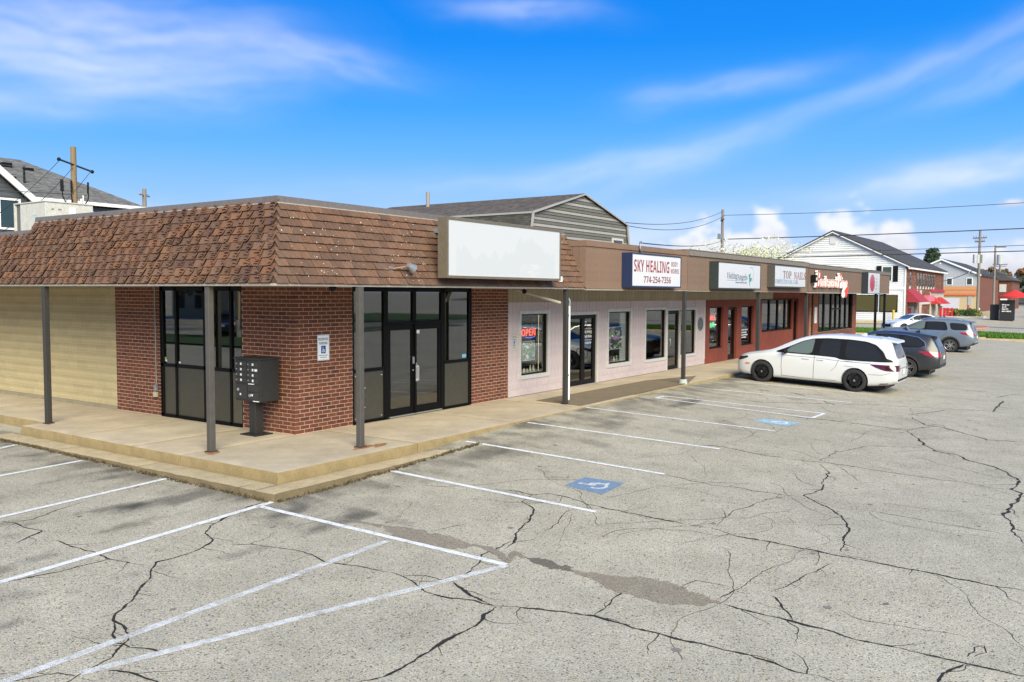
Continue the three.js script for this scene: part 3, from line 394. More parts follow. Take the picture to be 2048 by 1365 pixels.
{ const w = thing('wheel_stop', 'concrete wheel stop at the edge of the grass strip', 'wheel stop', null, [54.0, gh(54, 9.3), 9.6]); mesh('bar', prism([[-.1, 0], [.1, 0], [.06, .13], [-.06, .13]], 'z', -1.1, 1.1), M.concrete[2], w); mesh('pin', rod([0, .12, .8], [0, .15, .8], .02), M.steel, w); }
sheet('side_lawn', -24, -18, -60, -14, .1, grassM, 'grass strip along the side lot', 'grass');
// street surfaces of newer, darker asphalt
{ const road = std([.36, .35, .33], .9, { map: T.asphalt }); sheet('street', 62.2, 79, -60, 120, .012, road, 'darker asphalt street beyond the grass strip', 'street'); sheet('road', -120, 62.1, 40.9, 49.8, .012, road, 'asphalt road passing the lot', 'road'); }
// dead grass and grit caught along the foot of the kerb
{ const b = new THREE.BufferGeometry(); b.setAttribute('position', new THREE.Float32BufferAttribute([-.012, 0, 0, .012, 0, .004, .004, .045, .01, 0, 0, -.012, .004, 0, .012, .012, .04, -.006], 3)); b.computeVertexNormals(); const spots = []; for (let i = 0; i < 1700; i++) { const t = rnd(); let x, z; if (t < .62) { z = mix(-6, 2.95, rnd()); x = -3.07 - Math.abs(rr(0, 1) ** 2) * .08; } else { x = mix(-3, 2.1, rnd()); z = 3.0 + Math.abs(rr(0, 1) ** 2) * .08; } if (fbm(x * 1.3, z * 1.3, 5, 3) > .12 && rnd() < .7) continue; spots.push([x, z]); }
  const im = new THREE.InstancedMesh(b, std([1, 1, 1], 1, { side: THREE.DoubleSide }), spots.length), m4 = new THREE.Matrix4(), q = new THREE.Quaternion(), c = new THREE.Color(); spots.forEach(([x, z], i) => { q.setFromEuler(new THREE.Euler(rr(-1.2, 1.2), rr(0, 6), rr(-1.2, 1.2))); const s = rr(.5, 1.5); m4.compose(V(x, gh(x, z) + .002, z), q, V(s, s, s)); im.setMatrixAt(i, m4); const k = rr(.5, 1.3); im.setColorAt(i, c.setRGB(.12 * k, .09 * k, .05 * k)); }); im.name = 'gutter_debris'; im.castShadow = im.receiveShadow = true; scene.add(im); tag(im, 'dead grass and grit caught along the kerb foot', 'debris', null, 'stuff'); }
// ---------------------------------------------------------------- corner shop
const EAVE = 2.97, EX = 2.15, EZ = 1.98, SET = .65, MTOP = 4.38;
const shop = thing('corner_shop', 'vacant corner shop with red brick piers and a brown shingled mansard roof', 'shop building');
const BL = .2425, BH = .0812, BW = .118, JT = .012;
{ // brick piers: bricks stand proud of a mortar core
  let budget = 300; const stuff = [];
  const gb = new Map(); const geo = (l) => { const k = l.toFixed(4); if (!gb.has(k)) gb.set(k, chamfer(l, BH - JT, BW, .004)); return gb.get(k); };
  const coreP = {};
  function brick(pier, f, s, y, l) { const out = .005 + rr(-.002, .002), m = pick(M.brick);
    if (budget > 0 && pier.userData.near) { budget--; const o = mesh('brick', geo(l), m, pier); placeF(o, f, s, y, out - BW); }
    else { const g = geo(l).clone(); const t = new THREE.Object3D(); placeF(t, f, s, y, out - BW); t.updateMatrix(); g.applyMatrix4(t.matrix); paintG(g, m.color.toArray()); stuff.push(g); } }
  const H = 2.93, nC = Math.floor(H / BH);
  function pierFace(pier, f, s0, s1, cornerStart, odd) { for (let k = 0; k < nC; k++) { const y = (k + .5) * BH; let s = s0 + ((k + odd) % 2 ? (cornerStart ? BW + JT : BL / 2) : (cornerStart ? -.005 : 0)); if (!cornerStart && (k + odd) % 2) brick(pier, f, s0 + (BL / 2 - JT) / 2, y, BL / 2 - JT); while (s < s1 - .03) { const l = Math.min(BL - JT, s1 - s); if (l > .03) brick(pier, f, s + l / 2, y, l); s += BL; } } }
  const core = (name, f, s0, s1, d, label) => { const p = mesh(name, fbox(f, s0, s1, -.3, 2.945, -d, 0), M.mortar, shop, label); return p; };
  const p1 = mesh('brick_pier', merge([box(.0, 1.58, -.3, 2.945, -.3, 0), box(0, .3, -.3, 2.945, -1.6, -.3)]), M.mortar, shop, 'brick pier at the street corner'); p1.userData.near = true;
  pierFace(p1, 'R', 0, 1.58, true, 0); budget = Math.max(budget, 40); pierFace(p1, 'L', 0, 1.6, true, 1);
  delete p1.userData.near;
  const p2 = core('brick_pier', 'R', 5.76, 7.37, .3); pierFace(p2, 'R', 5.76, 7.37, false, 0);
  const p3 = core('brick_pier', 'L', 4.5, 6.27, .3); pierFace(p3, 'L', 4.5, 6.27, false, 1);
  const bm = std([1, 1, 1], .9, { vertexColors: true, map: tBrick, bumpMap: rep(T.rough, 3), bumpScale: .003 });
  const o = mesh('brick_courses', merge(stuff), bm, shop); o.userData.kind = 'stuff';
}
{ // storefront glazing
  function storefront(f, o) {
    const fr = mesh('storefront_frame', merge(o.bars.map(([s0, s1, y0, y1]) => fbox(f, s0, s1, y0, y1, -.1, o.proud ?? -.01))), M.blackFrame, shop);
    for (const [s0, s1, y0, y1, m] of o.panels) { mesh('lower_panel', fbox(f, s0, s1, y0, y1, -.07, -.035), m, fr); }
    for (const [s0, s1, y0, y1] of o.panes) mesh('pane', fbox(f, s0, s1, y0, y1, -.052, -.046), M.glass, fr);
    return fr;
  }
  // left side, s = -z
  const B = []; for (const s of [1.6, 2.0, 2.89, 3.92, 4.42]) B.push([s - .035 + (s === 1.6 ? .035 : 0), s + .035, 0.02, 2.93]); B.push([1.6, 4.5, 2.84, 2.944], [1.6, 4.5, 1.13, 1.2], [1.6, 4.5, -.05, .06], [4.44, 4.5, .02, 2.9]);
  const ss4 = [[1.67, 1.965], [2.035, 2.855], [2.925, 3.885], [3.955, 4.385]];
  storefront('L', { bars: B, panels: ss4.map(([a, b], i) => [a - .01, b + .01, .05, 1.14, i === 0 ? M.panel2 : M.panel]), panes: ss4.map(([a, b]) => [a - .01, b + .01, 1.19, 2.85]) });
  // right side
  const R = [[1.58, 1.64, 0, 2.93], [2.56, 2.7, 0, 2.93], [4.56, 4.7, 0, 2.93], [5.66, 5.76, 0, 2.93], [3.53, 3.65, 2.1, 2.93], [1.58, 5.76, 2.84, 2.944], [2.6, 4.65, 2.09, 2.17], [1.6, 2.6, 1.1, 1.17], [4.65, 5.7, 1.1, 1.17], [1.6, 2.6, 0, .05], [4.65, 5.7, 0, .05]];
  const fr = storefront('R', { bars: R, panels: [[1.63, 2.57, .04, 1.11, M.panel], [4.69, 5.67, .04, 1.11, M.panel]], panes: [[1.63, 2.57, 1.16, 2.85], [4.69, 5.67, 1.16, 2.85], [2.69, 3.54, 2.16, 2.85], [3.64, 4.57, 2.16, 2.85]] });
  for (const [x, y] of [[1.7, 1.02], [2.5, 1.0], [1.98, .75], [1.98, .33], [1.7, .1], [2.5, .1]]) mesh('bolt', new THREE.SphereGeometry(.014, 8, 6).translate(x, y, -.03), M.steel, fr);
  function door(x0, x1, handle) {
    const st = .075, d = mesh('door', merge([box(x0, x0 + st, .03, 2.085, -.075, -.02), box(x1 - st, x1, .03, 2.085, -.075, -.02), box(x0 + st, x1 - st, 1.97, 2.085, -.075, -.02), box(x0 + st, x1 - st, .03, .19, -.075, -.02)]), M.blackFrame, shop);
    mesh('pane', box(x0 + st - .01, x1 - st + .01, .18, 1.98, -.052, -.046), M.glass, d);
    mesh('threshold', box(x0, x1, .004, .028, -.1, .03), M.steel, d);
    if (handle === 'bar') { mesh('push_bar', rod([x0 + st, 1.0, -.09], [x1 - st, 1.0, -.09], .016), M.steel, d); mesh('pull_handle', rbox(x1 - .06, x1 - .035, 1.18, 1.34, -.02, .03, .006), M.steel, d); mesh('lock', new THREE.CylinderGeometry(.018, .018, .02, 12).rotateX(Math.PI / 2).translate(x1 - .04, 1.03, -.012), M.steel, d); }
    else { mesh('pull_handle', merge([rod([x0 + .09, .78, .03], [x0 + .09, 1.12, .03], .012), rod([x0 + .09, .8, -.02], [x0 + .09, .8, .03], .009), rod([x0 + .09, 1.1, -.02], [x0 + .09, 1.1, .03], .009), box(x0 + .03, x0 + .12, .76, 1.14, -.02, -.008)]), M.steel, d); mesh('lock', new THREE.CylinderGeometry(.018, .018, .02, 12).rotateX(Math.PI / 2).translate(x0 + .05, 1.17, -.012), M.steel, d); mesh('sticker', box(x0 + .1, x0 + .2, 1.87, 1.95, -.044, -.042), M.white, d); }
  }
  door(2.71, 3.575, 'bar'); door(3.6, 4.55, 'pull');
  mesh('door_mullion', box(3.577, 3.598, 0, 2.09, -.11, .02), M.blackFrame, shop);
  mesh('sticker', box(5.42, 5.58, 1.2, 1.29, -.044, -.042), std([.2, .5, .65], .5), fr, 'small blue sticker');
  mesh('sticker', fbox('L', 4.3, 4.36, 1.24, 1.28, -.044, -.042), M.white, fr); mesh('sticker', fbox('L', 3.8, 3.86, 1.22, 1.26, -.044, -.042), M.white, fr); mesh('sticker', fbox('L', 4.33, 4.4, 1.25, 1.34, -.045, -.043), std([.25, .45, .08], .5), fr);
}
{ // split-face block wall
  const b = mesh('block_wall', fbox('L', 6.272, 18, -.3, 2.945, -.3, -.012), M.blockJoint, shop, 'ribbed yellow block wall');
  const bw = .44, bh = .205, gs = new Map(); const G = (l) => { const k = l.toFixed(3); if (!gs.has(k)) { const n = Math.max(1, Math.round(l / .048)), w = l / n, P = [chamfer(l, bh - .005, .082, .002)]; for (let i = 0; i < n; i++) { const c = chamfer(w * .56, bh - .007, .022 + rr(0, .006), .004); c.translate(-l / 2 + (i + .5) * w, 0, .082); P.push(c); } gs.set(k, merge(P)); } return gs.get(k); };
  for (let k = 0; k < 14; k++) { let s = 6.28 - (k % 2) * bw / 2; while (s < 13.4) { const a = Math.max(s, 6.28), l = s + bw - a; if (l > .05) { const m = pick(M.block), o = mesh('block', G(l - .006), m, b); placeF(o, 'L', a + l / 2, .075 + (k + .5) * bh, -.106 + rr(-.003, .003)); } s += bw; } }
  const base = mesh('wall_base', fbox('L', 6.28, 18, -.2, .072, -.2, .014), std([.50, .44, .33], .95, { map: rep(T.grit, .8), bumpMap: T.rough, bumpScale: .01 }), shop);
}
// mansard slopes: t runs 0..1 up the slope
const slopeL = Math.hypot(MTOP - EAVE, SET);
function slopeFrame(side) { const up = side === 'R' ? V(0, MTOP - EAVE, -SET).normalize() : V(SET, MTOP - EAVE, 0).normalize(), al = side === 'R' ? V(1, 0, 0) : V(0, 0, 1), n = new THREE.Vector3().crossVectors(al, up); return { up, al, n, at: (s, d, h = 0) => { const b = side === 'R' ? V(s, EAVE, EZ) : V(-EX, EAVE, s); return b.addScaledVector(up, d).addScaledVector(n, h); } }; }
const X_END = 8.0, Z_STEP = -6.85;
{
  const roof = mesh('mansard_roof', merge([
    quad([-EX, EAVE, EZ], [X_END, EAVE, EZ], [X_END, MTOP, EZ - SET], [-EX + SET, MTOP, EZ - SET]),
    quad([-EX, EAVE, Z_STEP], [-EX, EAVE, EZ], [-EX + SET, MTOP, EZ - SET], [-EX + SET, MTOP, Z_STEP]),
    quad([-EX, EAVE, -18], [-EX, EAVE, Z_STEP], [-EX + SET * .8, mix(EAVE, MTOP, .8), Z_STEP], [-EX + SET * .8, mix(EAVE, MTOP, .8), -18]),
    quad([X_END, EAVE, EZ], [X_END, EAVE, 0], [X_END, MTOP, 0], [X_END, MTOP, EZ - SET])]), std([.09, .05, .035], 1), shop, 'brown shingled mansard roof');
  const rows = 10, rh = slopeL / rows; let budget = 300;
  // right: flat asphalt-like shingles with small tabs, lichen spots
  const fR = slopeFrame('R'); const stuff = []; const spots = [];
  const tab = (w, kind) => { const g = new THREE.BoxGeometry(w, rh * 1.35, .012, 4, 3, 1); const p = g.attributes.position; const c1 = rr(-.01, .012), c2 = rr(-.006, .012); for (let i = 0; i < p.count; i++) { const x = p.getX(i) / w, y = (p.getY(i) + rh * .675) / (rh * 1.35); p.setZ(i, p.getZ(i) + (1 - y) * .034 + Math.abs(x) ** 2 * 4 * c1 * (1 - y) + (x + .5) * c2 * (1 - y)); p.setY(i, p.getY(i) + (y < .01 ? rr(-.006, .006) : 0)); } g.computeVertexNormals(); return wuv(g); };
  const tabW = [.2, .24, .27, .31], tabs = tabW.map(w => [tab(w - .013), tab(w - .013), tab(w - .013)]);
  const put = (o, F, s, d, h) => { const p = F.at(s, d, h); o.position.copy(p); o.quaternion.setFromRotationMatrix(new THREE.Matrix4().makeBasis(F.al, F.up, F.n)); };
  for (let k = 0; k < rows; k++) { let s = -EX + SET * (k + .2) / rows + .01; while (s < X_END - .02) { const wi = Math.floor(rnd() * 4), w = Math.min(tabW[wi], X_END - s); const last = w < tabW[wi] - .001; const g = last ? tab(Math.max(.03, w - .006)) : pick(tabs[wi]), m = pick(M.shingle), behind = s > 2.1 && s < 6.0 && k > 1;
      if (budget > 0 && !behind) { budget--; const o = mesh('shingle', g, m, roof); put(o, fR, s + w / 2, (k + .55) * rh, .012); }
      else { const t = new THREE.Object3D(); put(t, fR, s + w / 2, (k + .55) * rh, .012); t.updateMatrix(); stuff.push(paintG(g.clone().applyMatrix4(t.matrix), m.color.toArray())); }
      s += w; } }
  for (let i = 0; i < 150; i++) { const s = i < 125 ? rr(-1.7, 1.9) : rr(6.3, 7.9), d = rr(.06, slopeL * .94); if (N3(s * 1.2, d * 1.6, 3) < -.32) continue; const r = rr(.005, .016), g = new THREE.CircleGeometry(r, 9); const p = g.attributes.position; for (let q = 1; q < p.count; q++) { const k = rr(.6, 1.25); p.setXY(q, p.getX(q) * k, p.getY(q) * k); } const t = new THREE.Object3D(); put(t, fR, s, d, .055); t.updateMatrix(); spots.push(g.applyMatrix4(t.matrix)); }
  mesh('lichen', merge(spots), std([.56, .5, .38], 1), roof).userData.kind = 'stuff';
  // left: old curled shingles, split and peeling at one side
  const fL = slopeFrame('L');
  function curl(w) { const parts = []; const lift = rr(.008, .036), n = 7; const g = new THREE.BoxGeometry(w, rh * 1.3, .014, n, 4, 1), p = g.attributes.position; const side = 1, skew = rr(-.02, .02); for (let i = 0; i < p.count; i++) { const x = p.getX(i) / w + .5, y = p.getY(i) / (rh * 1.3) + .5; const e = Math.max(0, (x - .62) / .38); p.setZ(i, p.getZ(i) + (1 - y) * .02 + e * e * lift * (1.1 - y * .7) + (y < .2 ? lift * .35 * (1 - y / .2) : 0)); p.setX(i, p.getX(i) + skew * y); } g.computeVertexNormals(); parts.push(g);
    const nr = Math.floor(rr(1.6, 4.9)); for (let k = 0; k < nr; k++) { const y = -rh * .5 + rh * .95 * (k + rr(.2, .8)) / nr, l = w * rr(.26, .52), q = new THREE.BoxGeometry(l, rr(.014, .03), rr(.012, .026), 3, 1, 1), pp = q.attributes.position; const bend = rr(.0, .03); for (let i = 0; i < pp.count; i++) { const x = pp.getX(i) / l + .5; pp.setZ(i, pp.getZ(i) + x * x * bend + .008); pp.setY(i, pp.getY(i) + Math.sin(x * 3 + k) * .006); } q.rotateZ(rr(-.12, .12)); q.translate(w / 2 - l / 2 + rr(-.02, .01), y, .022 + lift * .55); q.computeVertexNormals(); parts.push(q); }
    return wuv(merge(parts)); }
  const cw = [.25, .29, .33], curls = cw.map(w => Array.from({ length: 9 }, () => curl(w - .012)));
  const flat = Array.from({ length: 3 }, () => curl(.28));
  for (let k = 0; k < rows; k++) { let z = EZ - SET * (k + .2) / rows - .01; while (z > -10.5) { const wi = Math.floor(rnd() * 3), w = cw[wi]; if (z < Z_STEP && k > 7) { z -= w; continue; } const g = pick(curls[wi]), m = pick(M.curl), h = .012 + rr(0, .012);
      const t = new THREE.Object3D(); put(t, fL, z - w / 2, (k + .55) * rh, h); t.rotateZ(rr(-.03, .03));
      if (budget < 0) { } t.updateMatrix(); stuff.push(paintG(g.clone().applyMatrix4(t.matrix), m.color.toArray())); z -= w; } }
  mesh('shingle_courses', merge(stuff), M.curlV, roof).userData.kind = 'stuff';
  // hip strip and coping
  mesh('coping', merge([
    prism([[EZ - SET - .03, MTOP - .015], [EZ - SET + .035, MTOP - .015], [EZ - SET + .02, MTOP + .1], [EZ - SET - .35, MTOP + .1], [EZ - SET - .35, MTOP]], 'x', -EX + SET - .03, X_END),
    prism([[-EX + SET + .03, MTOP - .015], [-EX + SET - .035, MTOP - .015], [-EX + SET - .02, MTOP + .1], [-EX + SET + .35, MTOP + .1], [-EX + SET + .35, MTOP]], 'z', Z_STEP, EZ - SET - .352),
    prism([[-EX + SET * .8 + .03, 4.08], [-EX + SET * .8 - .035, 4.08], [-EX + SET * .8 - .02, 4.19], [-EX + SET * .8 + .4, 4.21], [-EX + SET * .8 + .4, 4.08]], 'z', -18, Z_STEP - .003)]), M.coping, roof, 'grey brown metal coping');
  mesh('coping_lip', merge([box(-EX + SET - .03, X_END, MTOP - .03, MTOP - .012, EZ - SET - .03, EZ - SET + .05), box(-EX + SET - .05, -EX + SET + .03, MTOP - .03, MTOP - .0125, Z_STEP, EZ - SET + .045)]), M.trim, roof);
  mesh('eave_trim', merge([box(-EX - .01, X_END, EAVE - .045, EAVE - .005, EZ - .05, EZ + .014), box(-EX - .012, -EX + .05, EAVE - .046, EAVE - .006, -18, EZ + .012)]), M.trim, roof, 'pale metal eave trim');
  mesh('soffit', merge([box(-EX + .05, X_END, EAVE - .03, EAVE - .012, .02, EZ - .05), box(-EX + .05, -.02, EAVE - .031, EAVE - .013, -18, .02)]), M.soffit, roof);
  mesh('roof_deck', merge([box(-EX + SET + .1, X_END - .02, 4.2, 4.32, Z_STEP, EZ - SET - .1), box(-EX + SET + .3, X_END - .02, 3.9, 4.04, -18, Z_STEP - .01)]), M.flatRoof, roof);
  mesh('step_wall', quad([-EX, EAVE, Z_STEP], [-EX + SET, MTOP, Z_STEP], [X_END, MTOP, Z_STEP], [X_END, EAVE, Z_STEP]), M.flatRoof, roof);
}
{ // inside of the vacant shop
  mesh('interior', merge([box(.32, 7.3, -.02, .012, -12, -.11), box(.32, 7.3, 2.95, 3.0, -12, -.11)]), M.insideFloor, shop);
  mesh('interior_wall', merge([box(7.3, 7.37, 0, 2.95, -12, -.31), box(.3, 7.3, 0, 2.95, -7.1, -7), box(.31, .36, 0, 2.95, -12, -4.51)]), M.inside, shop);
  mesh('interior_column', merge([box(2.2, 2.4, .01, 2.95, -3.2, -3), box(4.9, 5.1, .01, 2.95, -1.6, -1.4), box(1.0, 1.15, .01, 2.95, -2.8, -2.6)]), M.insideDark, shop);
  mesh('rear_wall', merge([box(.3, X_END, -.3, 4.2, -18, -17.8), box(7.4, 7.6, -.3, 4.2, -17.8, -5.6)]), M.blockJoint, shop);
}
// ---------------------------------------------------------------- posts that carry the canopies
function post(x, z, y0, y1, m, label, w = .11) { const p = thing('canopy_post', label, 'post', 'posts carrying the canopies', [x, y0, z]); mesh('shaft', rbox(-w / 2, w / 2, 0, y1 - y0, -w / 2, w / 2, .008), m, p); mesh('foot_plate', box(-w / 2 - .03, w / 2 + .03, 0, .012, -w / 2 - .03, w / 2 + .03), M.rubber, p); return p; }
post(-2.1, -5.35, 0, EAVE - .05, M.post, 'dark grey square post by the yellow block wall');
post(-2.08, .19, 0, EAVE - .05, M.postLight, 'weathered grey post beside the mailbox cluster');
post(-.22, 2.0, 0, EAVE - .05, M.postLight, 'weathered grey post in front of the parking sign');
post(7.2, 1.9, 0, EAVE - .05, M.post, 'dark post with a white pipe beside it');
const p5 = post(13.75, 2.3, 0, EAVE - .06, M.post, 'dark post standing in a pale concrete footing'); mesh('footing', new THREE.CylinderGeometry(.12, .14, .16, 14).translate(0, .05, 0), std([.55, .62, .58], .9, { map: tGrain1 }), p5);
post(22.0, 1.9, 0, EAVE - .05, M.post, 'dark post between the two red painted shopfronts', .13);
post(28.7, 1.9, 0, EAVE - .05, M.post, 'dark post by the red entrance near the pizza shop', .13);
post(43.5, 1.9, -.1, 2.9, M.black, 'black post at the open end of the row, before the last one', .13);
post(46.1, 1.9, -.1, 2.9, M.black, 'black post at the very end of the row', .13);
// ---------------------------------------------------------------- pink shopfront
function wallWithHoles(x0, x1, y0, y1, z0, z1, holes) { const s = new THREE.Shape([[x0, y0], [x1, y0], [x1, y1], [x0, y1]].map(p => new THREE.Vector2(...p))); for (const [a, b, c, d] of holes) s.holes.push(new THREE.Path([[a, c], [a, d], [b, d], [b, c]].map(p => new THREE.Vector2(...p)))); const g = new THREE.ExtrudeGeometry(s, { depth: z1 - z0, bevelEnabled: false }); g.translate(0, 0, z0); return wuv(g); }
function planks(parent, name, x0, x1, y0, y1, z, pitch, mats, holes, th = .016, gap = .008) { // upright boards, cut round the openings
  const cache = new Map(); const G = (w, h) => { const k = w.toFixed(3) + h.toFixed(3); if (!cache.has(k)) cache.set(k, chamfer(w, h, th, .003)); return cache.get(k); };
  const n = Math.round((x1 - x0) / pitch), w = (x1 - x0) / n; for (let i = 0; i < n; i++) { const a = x0 + i * w, b = a + w, m = mats[(i * 7 + (i >> 2)) % mats.length]; let cuts = new Set([a, b]); for (const h of holes) { if (h[0] > a && h[0] < b) cuts.add(h[0]); if (h[1] > a && h[1] < b) cuts.add(h[1]); } cuts = [...cuts].sort((p, q) => p - q);
    for (let c = 0; c < cuts.length - 1; c++) { const A = cuts[c], B = cuts[c + 1]; if (B - A < .015) continue; let segs = [[y0, y1]]; for (const h of holes) if (h[0] < B - .001 && h[1] > A + .001) segs = segs.flatMap(([p, q]) => { const r = []; if (h[2] > p) r.push([p, Math.min(q, h[2])]); if (h[3] < q) r.push([Math.max(p, h[3]), q]); return r; }); for (const [p, q] of segs) if (q - p > .02) { const o = mesh(name, G(B - A - gap, q - p - .002), m, parent); o.position.set((A + B) / 2, (p + q) / 2, z); } } }
}
const pinkShop = thing('pink_shop', 'pale pink wood clad shop unit with white trimmed windows under the brown fascia', 'shop building');
{
  const holes = [[7.98, 9.36, .55, 2.24], [10.6, 12.26, 0.0, 2.16], [13.05, 14.6, .53, 2.22], [15.8, 17.45, .5, 2.24], [17.62, 18.7, 0.0, 2.2], [18.78, 20.25, .5, 2.2]];
  mesh('wall', wallWithHoles(7.375, 21.25, -.3, 2.57, -.15, -.018, holes.map(h => [h[0], h[1], h[2] || -.001, h[3]])), M.pinkBack, pinkShop);
  planks(pinkShop, 'plank', 7.38, 21.24, .2, 2.57, -.018, .2, M.pink, holes);
  mesh('skirting_board', merge([[7.38, 10.6], [12.26, 17.62], [18.7, 21.24]].map(([a, b]) => box(a, b, 0.006, .2, -.018, .004))), M.pink[0], pinkShop);
  mesh('corner_board', merge([box(21.12, 21.245, .2, 2.57, -.002, .014)]), M.whiteTrim, pinkShop);
  // band of beige boards above
  mesh('upper_band', box(7.375, 29.9, 2.57, 2.955, -.15, -.03), M.battenBack, pinkShop);
  planks(pinkShop, 'batten_board', 7.38, 29.9, 2.572, 2.95, -.03, .23, M.batten, [], .018, .012);
  const trim = (w, x0, x1, y0, y1, t, sill) => { mesh('trim', merge([box(x0 - t, x0, y0 - (sill ? t : 0), y1 + t, -.002, .024), box(x1, x1 + t, y0 - (sill ? t : 0), y1 + t, -.002, .024), box(x0, x1, y1, y1 + t, -.002, .022)]), M.whiteTrim, w); if (sill) mesh('sill', box(x0 - .0, x1 + .0, y0 - t * 1.1, y0, -.002, .03), M.whiteTrim, w); };
  function win(x0, x1, y0, y1, t, glass = M.glass) { const w = mesh('window', merge([box(x0, x0 + .035, y0, y1, -.13, -.04), box(x1 - .035, x1, y0, y1, -.13, -.04), box(x0 + .035, x1 - .035, y1 - .035, y1, -.13, -.04), box(x0 + .035, x1 - .035, y0, y0 + .035, -.13, -.04)]), M.black, pinkShop); mesh('pane', box(x0 + .03, x1 - .03, y0 + .03, y1 - .03, -.085, -.08), glass, w); trim(w, x0, x1, y0, y1, t, true); return w; }
  win(7.98, 9.36, .55, 2.24, .1, M.glassClear); win(13.05, 14.6, .53, 2.22, .11, M.glassClear); win(15.8, 17.45, .5, 2.24, .09); win(18.78, 20.25, .5, 2.2, .09);
  // glazed double door with lettering
  const d = mesh('door', merge([box(10.6, 10.7, .01, 2.16, -.12, -.04), box(11.4, 11.58, .01, 2.06, -.12, -.04), box(12.12, 12.26, .01, 2.16, -.12, -.04), box(10.7, 12.12, 2.04, 2.16, -.12, -.04), box(10.7, 11.4, .01, .14, -.12, -.04), box(11.58, 12.12, .01, .14, -.12, -.04)]), M.black, pinkShop, 'black framed glass double door');
  mesh('pane', box(10.69, 11.41, .13, 2.05, -.083, -.078), M.glass, d); mesh('pane', box(11.57, 12.13, .13, 2.05, -.083, -.078), M.glass, d);
  mesh('pull_handle', merge([[11.36, -1], [11.62, 1]].map(([x, q]) => tube([[x, .82, -.05], [x, .82, .0], [x + q * .0, .84, .02], [x, 1.1, .02], [x, 1.12, 0], [x, 1.12, -.05]], .012, 6))), M.black, d);
  trim(d, 10.6, 12.26, 0, 2.16, .1, false);
  const d2 = mesh('door', merge([box(17.62, 17.72, .01, 2.2, -.12, -.04), box(18.58, 18.7, .01, 2.2, -.12, -.04), box(17.72, 18.58, 2.06, 2.2, -.12, -.04), box(17.72, 18.58, .01, .13, -.12, -.04)]), M.black, pinkShop, 'narrow black framed glass door');
  mesh('pane', box(17.71, 18.59, .12, 2.07, -.083, -.078), M.glassDark, d2); mesh('pull_handle', tube([[17.8, .9, -.05], [17.8, .9, .02], [17.8, 1.15, .02], [17.8, 1.15, -.05]], .012, 6), M.steel, d2); trim(d2, 17.62, 18.7, 0, 2.2, .06, false);
  // inside
  mesh('interior', merge([box(7.45, 21.2, -.02, .01, -5.4, -.16), box(7.45, 21.2, 2.96, 3.0, -5.4, -.16)]), M.insideFloor, pinkShop);
  mesh('interior_wall', merge([box(7.45, 21.2, 0, 2.95, -5.5, -5.4), box(15, 15.1, 0, 2.95, -5.4, -.16), box(12.9, 13, 0, 2.95, -4, -.6), box(21.15, 21.22, 0, 2.95, -5.4, -.16)]), M.inside, pinkShop);
  mesh('curtain', merge([box(16.0, 16.5, .5, 2.3, -.4, -.36), box(9.12, 9.3, .5, 2.3, -.4, -.36)]), std([.05, .045, .04], .95), pinkShop);
  mesh('inner_blind', box(14.2, 14.58, .5, 2.25, -.2, -.17), std([.45, .46, .46], .9), pinkShop);
  // upper fascia of brown boards
  const F0 = 8.0, F1 = 14.62, fz = 2.02;
  const fa = mesh('fascia', merge([box(F0, F1, 2.93, 4.16, fz - .1, fz - .018), box(F0, F0 + .08, 2.93, 4.16, .2, fz - .1)]), M.brownBack, pinkShop, 'brown boarded fascia');
  planks(fa, 'fascia_board', F0, F1, 2.94, 4.05, fz - .018, .16, M.brown, [], .018, .01);
  mesh('side_board', merge([0, 1, 2, 3, 4, 5, 6, 7].map(i => box(F0 - .014, F0 - .0005, 2.95, 4.05, fz - .2 - i * .2, fz - .01 - i * .2))), M.brown[2], fa);
  mesh('fascia_cap', merge([box(F0 - .03, F1, 4.05, 4.2, fz - .12, fz + .03), box(F0 - .03, F0 + .1, 4.05, 4.199, .2, fz - .12)]), M.brown[1], fa);
  mesh('eave_trim', box(F0, F1, 2.905, 2.93, fz - .14, fz + .012), M.trim, fa);
  mesh('soffit', box(F0, 21.25, 2.955, 2.975, .02, fz - .14), M.soffit, pinkShop);
  mesh('roof_deck', box(F0, 21.25, 4.0, 4.1, -5.6, fz - .12), M.flatRoof, pinkShop);
  mesh('rear_wall', box(7.6, 21.25, -.3, 4.0, -5.75, -5.6), M.blockJoint, pinkShop);
}
